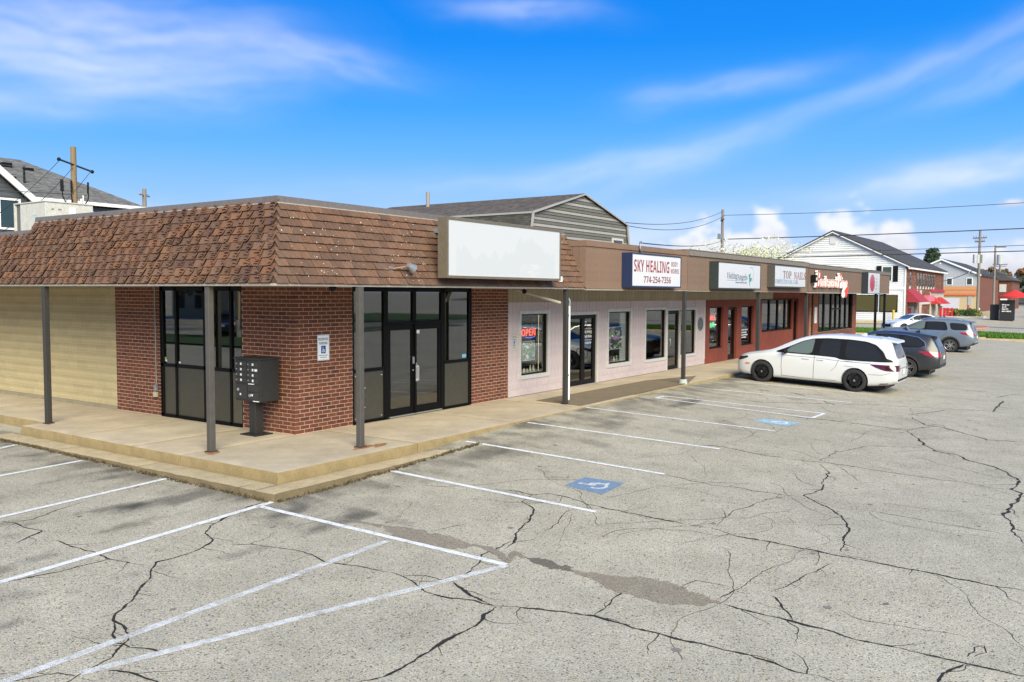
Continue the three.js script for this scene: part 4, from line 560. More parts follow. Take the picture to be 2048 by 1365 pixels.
// ---------------------------------------------------------------- red shopfronts
const redShop = thing('red_shop', 'red painted stucco shop unit with recessed windows and lit signs', 'shop building');
{
  const holes = [[21.75, 23.25, .56, 2.28], [23.85, 24.88, 0, 2.25], [25.5, 27.1, .52, 2.28], [28.25, 33.15, 1.02, 2.57], [33.25, 34.15, 0, 2.57]];
  mesh('wall', wallWithHoles(21.255, 34.25, -.3, 2.57, -.22, 0, holes.map(h => [h[0], h[1], h[2] || -.001, h[3]])), M.redWall, redShop);
  mesh('wall_return', merge([box(34.25, 36.9, -.3, 2.96, -.35, -.2), box(29.9, 34.25, 2.57, 2.96, -.22, -.05)]), M.redWall, redShop);
  const win = (x0, x1, y0, y1, mull = [], glass = M.glass) => { const w = mesh('window', merge([box(x0, x0 + .06, y0, y1, -.2, -.1), box(x1 - .06, x1, y0, y1, -.2, -.1), box(x0 + .06, x1 - .06, y1 - .05, y1, -.2, -.1), box(x0 + .06, x1 - .06, y0, y0 + .06, -.2, -.06), ...mull.map(x => box(x - .07, x + .07, y0 + .06, y1 - .05, -.2, -.1))]), M.blackFrame, redShop); mesh('pane', box(x0 + .05, x1 - .05, y0 + .05, y1 - .04, -.152, -.147), glass, w); return w; };
  win(21.75, 23.25, .56, 2.28, [], M.glassClear); win(25.5, 27.1, .52, 2.28); win(28.25, 33.15, 1.02, 2.57, [29.7, 31.0, 32.2]);
  const door = (x0, x1, y1, m) => { const d = mesh('door', merge([box(x0, x0 + .1, .01, y1, -.18, -.1), box(x1 - .1, x1, .01, y1, -.18, -.1), box(x0 + .1, x1 - .1, y1 - .12, y1, -.18, -.1), box(x0 + .1, x1 - .1, .01, .2, -.18, -.1)]), M.black, redShop); mesh('pane', box(x0 + .09, x1 - .09, .19, y1 - .11, -.142, -.137), m, d); mesh('pull_handle', rod([x0 + .16, .85, -.07], [x0 + .16, 1.2, -.07], .014), M.steel, d); return d; };
  door(23.85, 24.88, 2.25, M.glass); door(33.25, 34.15, 2.57, M.glassDark);
  mesh('interior', merge([box(21.3, 36.9, -.02, .01, -5.4, -.23), box(21.3, 36.9, 2.96, 3.0, -5.4, -.36)]), M.insideFloor, redShop);
  mesh('interior_wall', merge([box(21.3, 36.9, 0, 2.95, -5.5, -5.4), box(27.4, 27.5, 0, 2.95, -5.4, -.23)]), M.insideDark, redShop);
  mesh('blind', merge([box(21.85, 23.1, 1.95, 2.25, -.34, -.3), box(25.6, 26.9, .6, 1.2, -.34, -.3)]), std([.6, .6, .57], .9), redShop);
  const F0 = 14.64, F1 = 28.4, fz = 2.03;
  const fa = mesh('fascia', box(F0, F1, 2.92, 4.1, fz - .1, fz - .018), M.brownBack, redShop, 'brown boarded fascia with a metal top strip');
  planks(fa, 'fascia_board', F0, F1, 2.93, 4.06, fz - .018, .2, M.brown2, [], .018, .01);
  mesh('fascia_cap', merge([box(F0, F1, 4.06, 4.24, fz - .12, fz + .05), box(F0, F1, 4.24, 4.262, fz - .5, fz + .07)]), std([.27, .235, .195], .6, { map: tGrain1 }), fa);
  mesh('eave_trim', box(F0, F1, 2.9, 2.92, fz - .14, fz + .006), M.trim, fa);
  mesh('soffit', box(21.25, 36.9, 2.956, 2.976, .02, fz - .14), M.soffit, redShop);
  mesh('roof_deck', box(21.25, 36.9, 4.0, 4.1, -5.6, fz - .12), M.flatRoof, redShop);
  mesh('rear_wall', box(21.25, 36.9, -.3, 4.0, -5.75, -5.6), M.blockJoint, redShop);
}
// ---------------------------------------------------------------- pizza shop at the end of the row
const pizza = thing('pizza_shop', 'end shop of the row with tall glazing between narrow brick piers', 'shop building');
{
  const piers = [[36.95, 38.0], [46.1, 47.1]]; const bs = [];
  for (const [a, b] of piers) { mesh('brick_pier', box(a, b, -.3, 2.95, -.3, -.01), M.mortar, pizza); for (let k = 0; k < 36; k++) { let s = a + (k % 2 ? -.12 : 0); while (s < b) { const l0 = Math.max(s, a), l1 = Math.min(s + .23, b); if (l1 - l0 > .03) bs.push(paintG(box(l0, l1, k * .0812 + .006, k * .0812 + .0755, -.1, .002), pick(M.brick).color.toArray().map((c, i) => c * (i ? 1.15 : 1.3)))); s += .2425; } } }
  for (let k = 0; k < 8; k++) for (let s = 38; s < 46.1; s += .2425) bs.push(paintG(box(s, Math.min(s + .23, 46.1), k * .0812 + .006, k * .0812 + .0755, -.1, .001), pick(M.brick).color.toArray()));
  mesh('sill_wall', box(38, 46.1, -.3, .655, -.3, -.012), M.mortar, pizza);
  mesh('brick_courses', merge(bs), std([1, 1, 1], .9, { vertexColors: true }), pizza).userData.kind = 'stuff';
  const xs = [38, 39.6, 41.2, 42.3, 43.4, 44.7, 46.1]; const w = mesh('window', merge([...xs.map((x, i) => box(x - .08 + (i ? 0 : .08), x + .08 - (i === 6 ? .08 : 0), .66, 2.95, -.2, -.08)), box(38, 46.1, 2.85, 2.95, -.2, -.08), box(38, 46.1, .66, .74, -.2, -.08), box(41.2, 43.4, 1.9, 1.98, -.2, -.081)]), M.black, pizza);
  for (let i = 0; i < 6; i++) mesh('pane', box(xs[i] + .07, xs[i + 1] - .07, .73, 2.86, -.142, -.137), M.glass, w);
  mesh('notice', box(37.2, 37.7, 1.2, 2.1, .003, .012), M.white, pizza, 'white notice board');
  mesh('interior', merge([box(37, 47, -.02, .01, -5.4, -.3), box(37, 47, 2.96, 3, -5.4, -.3)]), M.insideFloor, pizza);
  mesh('interior_wall', merge([box(37, 47, 0, 2.95, -5.5, -5.4), box(36.92, 37, 0, 2.95, -5.4, -.3), box(47, 47.1, -.3, 2.95, -5.5, -.3)]), M.insideDark, pizza);
  const F0 = 28.42, F1 = 46.6, fz = 2.06;
  const fa = mesh('fascia', box(F0, F1, 2.9, 4.08, fz - .1, fz - .018), M.brownBack, pizza, 'plain brown fascia');
  planks(fa, 'fascia_board', F0, F1, 2.91, 4.03, fz - .018, .6, tones([.225, .15, .112], 5, .05, { map: tWood }), [], .018, .006);
  mesh('fascia_end', box(F1, F1 + .02, 2.9, 4.08, .1, fz), M.brown2[0], fa);
  mesh('fascia_cap', merge([box(F0, F1 + .06, 4.03, 4.2, fz - .12, fz + .05), box(F0, F1 + .08, 4.2, 4.222, fz - .5, fz + .07)]), std([.22, .19, .16], .6, { map: tGrain1 }), fa);
  mesh('eave_trim', box(F0, F1, 2.872, 2.898, fz - .14, fz + .006), M.whiteTrim, fa);
  mesh('soffit', box(36.9, F1, 2.956, 2.976, .02, fz - .14), M.soffit, pizza);
  mesh('roof_deck', box(36.9, 47.1, 4.0, 4.1, -5.6, fz - .12), M.flatRoof, pizza);
  mesh('rear_wall', merge([box(36.9, 47.1, -.3, 4.0, -5.75, -5.6), box(47.0, 47.1, 2.95, 4.0, -5.6, 1.9)]), M.blockJoint, pizza);
}
// ---------------------------------------------------------------- signs
const fontBold = await new FontLoader().loadAsync('fonts/droid/droid_sans_bold.typeface.json');
const fontSerif = await new FontLoader().loadAsync('fonts/droid/droid_serif_bold.typeface.json');
const strokes = (x, px, py, w, h, col, sd) => { const k = seed; seed = sd; x.fillStyle = col; for (let q = px; q < px + w;) { const l = rr(h * .25, h * .7); x.fillRect(q, py - h * rr(.8, 1), Math.min(l, px + w - q), h * rr(.75, 1)); q += l + h * rr(.12, .4); } seed = k; }; // print too small to read
function lightbox(name, label, x0, x1, y0, y1, z0, z1, caseM, tex, border = .04, faceRough = .3) {
  const s = thing(name, label, 'sign', null, [(x0 + x1) / 2, y0, z0]); const w = x1 - x0, h = y1 - y0, d = z1 - z0;
  mesh('case', merge([box(-w / 2, w / 2, 0, h, 0, d - .02), box(-w / 2, -w / 2 + border, 0, h, d - .02, d), box(w / 2 - border, w / 2, 0, h, d - .02, d), box(-w / 2 + border, w / 2 - border, h - border, h, d - .02, d), box(-w / 2 + border, w / 2 - border, 0, border, d - .02, d)]), caseM, s);
  const g = new THREE.PlaneGeometry(w - border * 2, h - border * 2); g.translate(0, h / 2, d - .012);
  mesh('face', g, new THREE.MeshPhysicalMaterial({ color: tex ? C(.66, .665, .68) : C(.8, .81, .82), map: tex || null, roughness: faceRough, clearcoat: .3, clearcoatRoughness: .1 }), s);
  return s;
}
{ // blank white sign on the mansard, with faint patches where the old lettering was peeled off
  const tex = ctex(1024, 280, (x, w, h) => { x.fillStyle = '#eceef0'; x.fillRect(0, 0, w, h); const s0 = seed; seed = 4242; x.fillStyle = '#e5e8ea'; for (let i = 0; i < w; i += 2) { const a = h * (.5 - .5 * fbm(i * .012, 3, 1, 6) - .12 * fbm(i * .09, 4, 1, 4) - .25 * Math.exp(-(((i - w * .68) / 150) ** 2)) + .12 * Math.exp(-(((i - w * .3) / 200) ** 2))), b = h * (.98 - .1 * Math.abs(fbm(i * .01, 9, 2, 4))); if (i > w * .06 && i < w * .95) x.fillRect(i, a, 2, Math.max(0, b - a)); } x.fillStyle = '#eff1f2'; for (let i = 0; i < 40; i++) x.fillRect(w * .6 + rr(0, w * .15), h * rr(.72, .96), rr(20, 90), 3); seed = s0; });
  const s = lightbox('blank_sign', 'large blank white sign box mounted on the shingled mansard', 1.9, 6.25, 3.12, 4.33, 2.08, 2.32, std([.20, .165, .115], .5, { map: tGrain1 }), tex, .05);
  mesh('bracket', merge([box(-1.6, -1.5, .1, .2, -.9, 0), box(1.5, 1.6, .1, .2, -.9, 0), box(-1.6, -1.5, .95, 1.05, -1.1, 0), box(1.5, 1.6, .95, 1.05, -1.1, 0)]), M.galv, s);
}
const txt = (x, s, px, py, font, col, sx = 1, align = 'left') => { x.save(); x.translate(px, py); x.scale(sx, 1); x.font = font; x.fillStyle = col; x.textAlign = align; x.textBaseline = 'alphabetic'; x.fillText(s, 0, 0); x.restore(); };
const fit = (x, s, px, py, size, font, col, width) => { x.font = font.replace('SZ', size + 'px'); const w = x.measureText(s).width; txt(x, s, px, py, x.font, col, width / w); };
lightbox('body_works_sign', 'white sign box with red lettering and dark blue case', 10.0, 13.38, 3.0, 3.96, 1.99, 2.34, std([.016, .03, .085], .45), ctex(1024, 290, (x, w, h) => { x.fillStyle = '#fbfbfc'; x.fillRect(0, 0, w, h); fit(x, 'SKY HEALING', w * .03, h * .55, 156, 'bold SZ sans-serif', '#a8121f', w * .73); fit(x, 'BODY', w * .79, h * .32, 66, 'bold SZ sans-serif', '#8c1f38', w * .15); fit(x, 'WORKS', w * .78, h * .56, 66, 'bold SZ sans-serif', '#8c1f38', w * .19); fit(x, '774-254-7356', w * .22, h * .9, 86, 'bold SZ sans-serif', '#8a1c30', w * .57); }));
lightbox('care_agency_sign', 'white sign box with teal winged figure and dark green case', 16.45, 20.85, 2.99, 3.93, 1.99, 2.36, std([.04, .055, .055], .5, { map: tGrain1 }), ctex(1024, 240, (x, w, h) => {
  x.fillStyle = '#eef0f6'; x.fillRect(0, 0, w, h); fit(x, 'Visiting', w * .18, h * .62, 78, 'italic bold SZ serif', '#22384f', w * .245); fit(x, 'Angels', w * .43, h * .64, 72, 'bold SZ serif', '#12304f', w * .245); x.fillStyle = '#2f6f8d'; x.fillRect(w * .18, h * .68, w * .48, 3); strokes(x, w * .38, h * .8, w * .28, 14, '#40556d', 44);
  x.strokeStyle = '#1f8f9f'; x.lineWidth = 5; x.beginPath(); x.ellipse(w * .77, h * .4, w * .058, h * .3, 0, -2.2, 1.5); x.stroke(); x.fillStyle = '#159a9c'; x.beginPath(); x.moveTo(w * .69, h * .28); x.quadraticCurveTo(w * .70, h * .42, w * .71, h * .42); x.quadraticCurveTo(w * .74, h * .38, w * .76, h * .33); x.quadraticCurveTo(w * .74, h * .5, w * .745, h * .56); x.quadraticCurveTo(w * .77, h * .58, w * .785, h * .52); x.quadraticCurveTo(w * .78, h * .72, w * .735, h * .72); x.quadraticCurveTo(w * .735, h * .85, w * .75, h * .97); x.quadraticCurveTo(w * .715, h * .84, w * .715, h * .62); x.closePath(); x.fill(); }));
lightbox('nail_care_sign', 'weathered white sign box with dark red and faded blue lettering', 22.6, 27.0, 3.1, 4.0, 2.0, 2.34, std([.11, .105, .095], .5, { map: tGrain1 }), ctex(1024, 220, (x, w, h) => { x.fillStyle = '#eef2f6'; x.fillRect(0, 0, w, h); const s0 = seed; seed = 99; for (let i = 0; i < 60; i++) { x.fillStyle = pick(['#d9e2ea', '#e3e9ee', '#ffffff']); x.fillRect(rr(0, w * .25), rr(0, h), rr(2, 9), rr(10, 60)); } seed = s0; fit(x, 'TOP', w * .25, h * .6, 112, 'bold SZ serif', '#6d1417', w * .27); fit(x, 'NAILS', w * .6, h * .62, 112, 'bold SZ serif', '#8a1a1d', w * .41); fit(x, 'COMPLETED NAIL CARE', w * .01, h * .86, 62, 'bold SZ serif', '#5b86bb', w * .74); }));
{ // channel letters: white returns, red faces, hung on the fascia
  const s = thing('pizza_letters', 'slanted red and white raised lettering on the plain brown fascia', 'sign', null, [29.1, 3.14, 2.08]);
  const rm = std([.52, .05, .035], .4), wm = std([.82, .82, .8], .5);
  const shear = new THREE.Matrix4().set(1, .28, 0, 0, 0, 1, 0, 0, 0, 0, 1, 0, 0, 0, 0, 1);
  const letters = (str, size, x, y, sx) => { let cx = x; for (const ch of str) { if (ch === ' ') { cx += size * .35 * sx; continue; } const g = new TextGeometry(ch, { font: fontSerif, size, depth: .1, curveSegments: 5, bevelEnabled: true, bevelThickness: .01, bevelSize: .008, bevelSegments: 1 }); g.computeBoundingBox(); const w = g.boundingBox.max.x - g.boundingBox.min.x; g.translate(-g.boundingBox.min.x, 0, 0); g.scale(sx, 1, 1); g.applyMatrix4(shear); g.translate(cx, y, .03); g.computeVertexNormals(); mesh('letter', g, [rm, wm], s); cx += (w + size * .06) * sx; } return cx; };
  letters('B', .78, 0, 0, 1.0); letters('oulevard', .50, .72, 0.02, 1.0); letters('P', .72, 4.05, 0.02, 1.0); letters('izza', .50, 4.72, 0.0, .9);
  mesh('rail', box(.1, 6.1, .12, .2, -.02, .03), M.brown2[1], s);
  mesh('swash', tube([[5.2, .02, .14], [4.95, -.25, .14], [4.9, -.42, .14], [5.1, -.46, .14], [5.4, -.2, .14], [5.6, .05, .14]], .05, 8, 30), wm, s); mesh('swash', tube([[5.6, .02, .17], [5.35, -.25, .17], [5.3, -.42, .17], [5.5, -.44, .17], [5.75, -.15, .17], [5.95, .06, .17]], .05, 8, 30), rm, s);
}
lightbox('red_oval_sign', 'white sign box with a crimson oval at the end of the fascia', 38.9, 42.0, 2.86, 4.06, 2.06, 2.42, std([.025, .03, .04], .5), ctex(512, 220, (x, w, h) => { x.fillStyle = '#e9ecf1'; x.fillRect(0, 0, w, h); x.fillStyle = '#f0b9cc'; x.beginPath(); x.ellipse(w * .36, h * .5, w * .23, h * .43, 0, 0, 7); x.fill(); x.fillStyle = '#c8204f'; x.beginPath(); x.ellipse(w * .36, h * .5, w * .2, h * .41, 0, 0, 7); x.fill(); x.fillStyle = '#a3153c'; x.beginPath(); x.arc(w * .36, h * .5, w * .05, 0, 7); x.arc(w * .38, h * .28, w * .03, 0, 7); x.fill(); x.fillStyle = '#b9bcc8'; for (let i = 0; i < 4; i++) x.fillRect(w * .64, h * (.25 + i * .16), w * .13, h * .07); }), .02);
// parking signs
const isa = (x, cx, cy, s) => { x.strokeStyle = '#fff'; x.fillStyle = '#fff'; x.lineWidth = s * .1; x.lineCap = 'round'; x.beginPath(); x.arc(cx - s * .04, cy + s * .16, s * .24, -.9, 3.5); x.stroke(); x.beginPath(); x.moveTo(cx - s * .1, cy - s * .2); x.lineTo(cx - s * .08, cy + s * .06); x.lineTo(cx + s * .12, cy + s * .06); x.lineTo(cx + s * .22, cy + s * .32); x.lineTo(cx + s * .32, cy + s * .28); x.stroke(); x.beginPath(); x.arc(cx - s * .11, cy - s * .34, s * .075, 0, 7); x.fill(); };
const parkTex = (old) => ctex(256, 400, (x, w, h) => { x.fillStyle = old ? '#c9c6bb' : '#f1f4f6'; x.fillRect(0, 0, w, h); x.strokeStyle = old ? '#6d7178' : '#5b7fae'; x.lineWidth = 4; x.strokeRect(9, 9, w - 18, h - 18); const c = old ? '#4b4f57' : '#1e2e52'; fit(x, 'RESERVED', 22, 88, 54, 'bold SZ sans-serif', c, w - 44); fit(x, 'PARKING', 38, 152, 54, 'bold SZ sans-serif', c, w - 76); x.fillStyle = '#17489c'; x.fillRect(78, 172, 100, 120); isa(x, 128, 232, 92); strokes(x, 30, 328, w - 60, 13, c, 31); strokes(x, 54, 358, w - 108, 13, c, 32); });
function plate(name, label, cat, x, y, w, h, tex, z = .012) { const s = thing(name, label, cat, null, [x, y, z]); mesh('panel', rbox(-w / 2, w / 2, 0, h, 0, .004, .0015), M.galv, s); const g = new THREE.PlaneGeometry(w - .006, h - .006); g.translate(0, h / 2, .0048); mesh('print', g, std([.9, .9, .9], .45, { map: tex }), s); for (const yy of [.03, h - .03]) mesh('screw', new THREE.CylinderGeometry(.008, .008, .008, 8).rotateX(Math.PI / 2).translate(0, yy, .007), M.steel, s); return s; }
plate('parking_sign', 'white reserved parking sign with blue wheelchair symbol on the brick pier', 'sign', .74, 1.43, .33, .53, parkTex(false), .016);
plate('parking_sign', 'faded reserved parking sign with wheelchair symbol on the pink wall', 'sign', 7.66, 1.26, .2, .45, parkTex(true), .002);
{ const s = thing('round_plaque', 'round dark grey plaque on the pink wall', 'plaque', null, [20.75, 1.62, .002]); const g = new THREE.CylinderGeometry(.27, .27, .02, 32); g.rotateX(Math.PI / 2); mesh('disc', g.translate(0, 0, .01), std([.14, .15, .16], .5), s); const f = new THREE.CircleGeometry(.255, 32); f.translate(0, 0, .0215); mesh('print', f, std([1, 1, 1], .5, { map: ctex(256, 256, (x, w, h) => { x.fillStyle = '#4a5057'; x.fillRect(0, 0, w, h); x.strokeStyle = '#9aa0a4'; x.lineWidth = 8; x.beginPath(); x.arc(128, 128, 112, 0, 7); x.stroke(); x.lineWidth = 5; for (let i = 0; i < 5; i++) { x.beginPath(); x.moveTo(50 + Math.abs(i - 2) * 8, 70 + i * 28); x.lineTo(206 - Math.abs(i - 2) * 8, 70 + i * 28); x.stroke(); } }) }), s); }
// lit window signs and things behind the glass
function neon(name, label, str, x, y, z, size, col, font, em, sx = 1) { const s = thing(name, label, 'neon sign', null, [x, y, z]); mesh('backing', box(-.03, sx * size * str.length * .82, -.07, size + .09, -.03, -.012), std([.01, .01, .012], .5), s); const g = new TextGeometry(str, { font, size, depth: .012, curveSegments: 4, bevelEnabled: false }); g.scale(sx, 1, 1); mesh('lettering', g, std([.1, .02, .02], .5, { emissive: C(...col), emissiveIntensity: em }), s); return s; }
{ const s = neon('open_sign', 'lit red neon sign reading OPEN behind the pink shop window', 'OPEN', 8.2, 1.62, -.14, .2, [1, .12, .1], fontBold, 1.3, 1.0); mesh('tube', tube([[.2, -.03, .0], [.45, -.055, .0], [.7, -.03, .0]], .009, 6), std([.02, .02, .1], .5, { emissive: C(.1, .18, 1), emissiveIntensity: 1.4 }), s); }
neon('nail_sign', 'lit red neon word in the red shop window above a green one', 'OP-NAILS', 21.85, 1.72, -.24, .22, [1, .16, .12], fontBold, 1.3, .78);
{ const s = thing('green_neon_sign', 'lit green neon word under the red one in the red shop window', 'neon sign', null, [22.05, 1.42, -.24]); mesh('backing', box(-.03, .9, -.05, .25, -.03, -.012), M.black, s); const g = []; for (let i = 0; i < 5; i++) { const x = .02 + i * .17; g.push(box(x, x + .03, 0, .2, 0, .012), box(x + .04, x + .12, i % 2 ? .17 : 0, i % 2 ? .2 : .03, 0, .012), box(x + .04, x + .1, .085, .115, 0, .012), rod([x + .12, .02, .006], [x + .07, .19, .006], .013, 5)); } mesh('lettering', merge(g.map(q => wuv(q))), std([.02, .1, .03], .5, { emissive: C(.08, 1, .3), emissiveIntensity: .9 }), s); }
{ const s = thing('lantern', 'glowing orange lantern hanging in the red shop window', 'lamp', null, [32.55, 2.1, -.6]); mesh('shade', new THREE.SphereGeometry(.14, 14, 10).scale(1, 1.35, 1), std([.5, .15, .04], .6, { emissive: C(1, .28, .06), emissiveIntensity: .9 }), s); mesh('cord', rod([0, .18, 0], [0, .8, 0], .006), M.black, s); const l = new THREE.PointLight(C(1, .45, .18), .8, 6); l.position.set(0, 0, .2); l.castShadow = true; s.add(l); }
{ // string of small lamps at the side of the window
  const s = thing('string_lights', 'column of tiny warm lamps along the pink shop window edge', 'light string', null, [9.1, .6, -.14]); mesh('strip', box(-.02, .02, 0, 1.62, -.02, -.012), M.black, s); const g = []; for (let i = 0; i < 46; i++) g.push(new THREE.SphereGeometry(.011, 6, 4).translate(0, .02 + i * .035, 0)); const o = mesh('lamp', merge(g), std([.6, .5, .3], .5, { emissive: C(1, .75, .4), emissiveIntensity: .8 }), s); o.userData.kind = 'stuff'; }
const poster = (name, label, x, y, w, h, tex, z = -.11) => { const s = thing(name, label, 'poster', null, [x, y, z]); mesh('sheet', box(-w / 2, w / 2, 0, h, -.004, 0), M.white, s); const g = new THREE.PlaneGeometry(w * .95, h * .96); g.translate(0, h / 2, .002); mesh('print', g, std([1, 1, 1], .5, { map: tex }), s); };
const blotch = (cols, n, s0) => ctex(256, 320, (x, w, h) => { const k = seed; seed = s0; x.fillStyle = cols[0]; x.fillRect(0, 0, w, h); for (let i = 0; i < n; i++) { x.fillStyle = pick(cols); x.beginPath(); x.ellipse(rr(0, w), rr(0, h), rr(8, 42), rr(8, 36), rr(0, 3), 0, 7); x.fill(); } seed = k; });
poster('spa_poster', 'flower and stone poster in a white frame inside the pink shop window', 13.72, .98, 1.0, .74, blotch(['#39512c', '#b9bfa8', '#7f9a53', '#b07ab5', '#23261f', '#e3e6da', '#4d5546'], 60, 5));
poster('screen', 'bright picture of white flowers low in the pink shop window', 8.55, .93, .62, .55, blotch(['#6f8f86', '#dfe8ea', '#8fc27c', '#f2f4f4', '#cfa68c', '#9cc0c4'], 46, 6));
function jars(x0, x1, y, z, n) { for (let i = 0; i < n; i++) { const h = rr(.09, .2), w = rr(.05, .09), s = thing('window_ornament', 'small ornament standing on the sill inside a pink shop window', 'ornament', 'ornaments on the shop window sills', [mix(x0, x1, (i + .5) / n), y, z]); mesh('body', new THREE.LatheGeometry([[0, 0], [w * .5, 0], [w * .55, h * .4], [w * .35, h * .75], [w * .3, h]].map(p => new THREE.Vector2(...p)), 10), std(pick([[.5, .45, .3], [.35, .08, .05], [.6, .58, .5], [.25, .3, .12], [.1, .05, .12]]), .5), s); mesh('lid', new THREE.SphereGeometry(w * .32, 8, 6).translate(0, h, 0), std([.3, .25, .15], .5), s); } }
jars(8.05, 9.0, .59, -.2, 6); jars(13.15, 14.1, .57, -.2, 5);
{ const shelf = (x0, x1, y) => tag(mesh('window_shelf', box(x0, x1, y - .03, y, -.3, -.135), M.whiteTrim), x0 < 10 ? 'white sill shelf inside the window with the neon sign' : 'white sill shelf inside the window with the flower poster', 'shelf'); shelf(8.02, 9.32, .588); shelf(13.09, 14.56, .568); }
{ // lettering on the glass door
  const g = new THREE.PlaneGeometry(.5, 1.0); const t = ctex(256, 512, (x, w, h) => { x.fillStyle = '#000'; x.fillRect(0, 0, w, h); fit(x, '101', 20, 60, 60, 'bold SZ sans-serif', '#fff', 60); x.fillStyle = '#fff'; x.fillRect(4, 140, 248, 5); fit(x, 'Sky Healing', 8, 210, 60, 'bold SZ sans-serif', '#fff', 240); fit(x, 'Body Works', 8, 285, 60, 'bold SZ sans-serif', '#fff', 240); x.fillRect(4, 318, 248, 5); fit(x, '774-254-7356', 24, 385, 44, 'bold SZ sans-serif', '#fff', 205); });
  t.colorSpace = THREE.NoColorSpace; const o = tag(mesh('door_lettering', g.translate(11.85, 1.5, -.0745), std([.85, .85, .83], .6, { alphaMap: t, transparent: true })), 'white vinyl lettering on the glass door of the pink shop', 'lettering'); }
{ const t2 = ctex(256, 400, (x, w, h) => { x.fillStyle = '#000'; x.fillRect(0, 0, w, h); for (let i = 0; i < 4; i++) strokes(x, 24, 190 + i * 56, 205 - (i % 2) * 40, 34, '#fff', 60 + i); }); t2.colorSpace = THREE.NoColorSpace; tag(mesh('window_lettering', new THREE.PlaneGeometry(1.1, .8).translate(26.3, 1.15, -.143), std([.75, .8, .85], .6, { alphaMap: t2, transparent: true })), 'pale lettering on the red shop window beside the glass door', 'lettering'); }
// ---------------------------------------------------------------- cluster mailbox
{
  const m = thing('cluster_mailbox', 'dark bronze cluster mailbox on a pedestal before the brick pier', 'mailbox', null, [-.42, 0, -.66]);
  const bz = std([.034, .032, .029], .5, { map: tGrain1 }), bz2 = std([.048, .046, .042], .5, { map: tGrain1 });
  // local: front looks to -x
  const cab = mesh('cabinet', merge([rbox(-.2, .27, .68, 1.5, -.37, .37, .008), rbox(-.225, .29, 1.5, 1.535, -.39, .39, .006)]), bz, m);
  const dr = (name, y0, y1, z0, z1) => mesh(name, rbox(-.212, -.2, y0, y1, z0, z1, .003), bz2, m);
  // seen from the front, left column is at -z
  const L = [-.34, -.015], Rr = [.015, .34], rows = [[1.36, 1.46], [1.255, 1.352], [1.15, 1.247], [1.045, 1.142]];
  for (const [i, [a, b]] of rows.entries()) for (const [j, [z0, z1]] of [L, Rr].entries()) { const d = dr('box_door', a, b, z0, z1); mesh('lock', new THREE.CylinderGeometry(.014, .014, .012, 10).rotateZ(Math.PI / 2).translate(-.216, (a + b) / 2, z0 + .03), M.steel, d); mesh('number_label', box(-.2155, -.2125, (a + b) / 2 - .022, (a + b) / 2 + .022, (z0 + z1) / 2 - .022, (z0 + z1) / 2 + .022), M.white, d); }
  mesh('number_label', box(-.216, -.2128, 1.28, 1.325, .235, .31), M.white, m); mesh('ledge', box(-.225, -.2, 1.02, 1.035, .05, .2), M.white, m);
  for (const [z0, z1, y1] of [[L[0], L[1], 1.005], [Rr[0], Rr[1], .86]]) { const d = dr('parcel_door', .72, y1, z0, z1); mesh('lock', new THREE.TorusGeometry(.024, .01, 6, 14).rotateY(Math.PI / 2).translate(-.215, .9 - (z0 > 0 ? .1 : 0), z0 + .07), M.steel, d); mesh('number_label', box(-.2155, -.2125, .79, .83, z0 + .12, z0 + .16), M.white, d); }
  dr('mail_slot', .875, 1.005, Rr[0], Rr[1]); mesh('nameplate', box(-.218, -.2, .688, .703, .18, .34), M.white, m);
  mesh('pedestal', rbox(-.09, .1, .02, .68, -.1, .1, .008), bz, m); mesh('base_plate', rbox(-.21, .22, 0, .022, -.24, .24, .004), bz, m);
}
// ---------------------------------------------------------------- small fixtures on the walls and eaves
{ const c = thing('conduit', 'grey electrical conduit with outlet box on the brick beside the window', 'conduit', null, [-.03, 0, -4.62]); mesh('pipe', rod([0, .68, 0], [0, 2.94, 0], .013), M.galv, c); mesh('outlet_box', rbox(-.06, .01, .42, .54, -.06, .06, .01), std([.45, .4, .28], .5), c); mesh('junction_box', rbox(-.05, .01, .56, .7, -.035, .05, .008), M.galv, c); }
{ const c = thing('downpipe', 'thin white pipe fixed beside the dark post', 'pipe', null, [7.32, 0, 1.93]); mesh('pipe', rod([0, .1, 0], [0, 2.5, 0], .028, 10), M.white, c); mesh('clamp', merge([box(-.12, .03, .72, .76, -.02, .02), box(-.06, .03, 2.25, 2.28, -.02, .02)]), M.galv, c); mesh('elbow', tube([[0, 2.5, 0], [0, 2.62, .01], [-.03, 2.7, -.02]], .03, 8), M.galv, c); }
{ const c = thing('security_camera', 'small black camera under the shingled eave at the brick corner', 'camera', null, [-.5, 2.9, 1.6]); mesh('housing', new THREE.SphereGeometry(.075, 14, 10).scale(1, .85, 1), M.black, c); mesh('bracket', rod([0, .05, 0], [0, .06, -.05], .03), M.black, c); }
{ const c = thing('security_camera', 'small black camera hanging under the eave by the beige boards', 'camera', null, [6.35, 2.86, 1.2]); mesh('housing', new THREE.SphereGeometry(.06, 12, 8), M.black, c); mesh('stalk', rod([0, 0, 0], [0, .1, 0], .015), M.black, c); }
{ const c = thing('flood_lamp', 'grey floodlight on a short arm standing off the shingled mansard', 'lamp', null, [.75, 3.22, 1.85]); mesh('mount', rbox(-.05, .05, -.06, .1, -.06, .04, .01), M.galv, c); mesh('arm', rod([0, .05, .02], [.26, .1, .16], .012), std([.35, .22, .1], .6), c); const h = new THREE.CylinderGeometry(.04, .095, .17, 18, 1, false); h.rotateZ(1.15); mesh('hood', h.translate(.35, .1, .21), M.galv, c); }
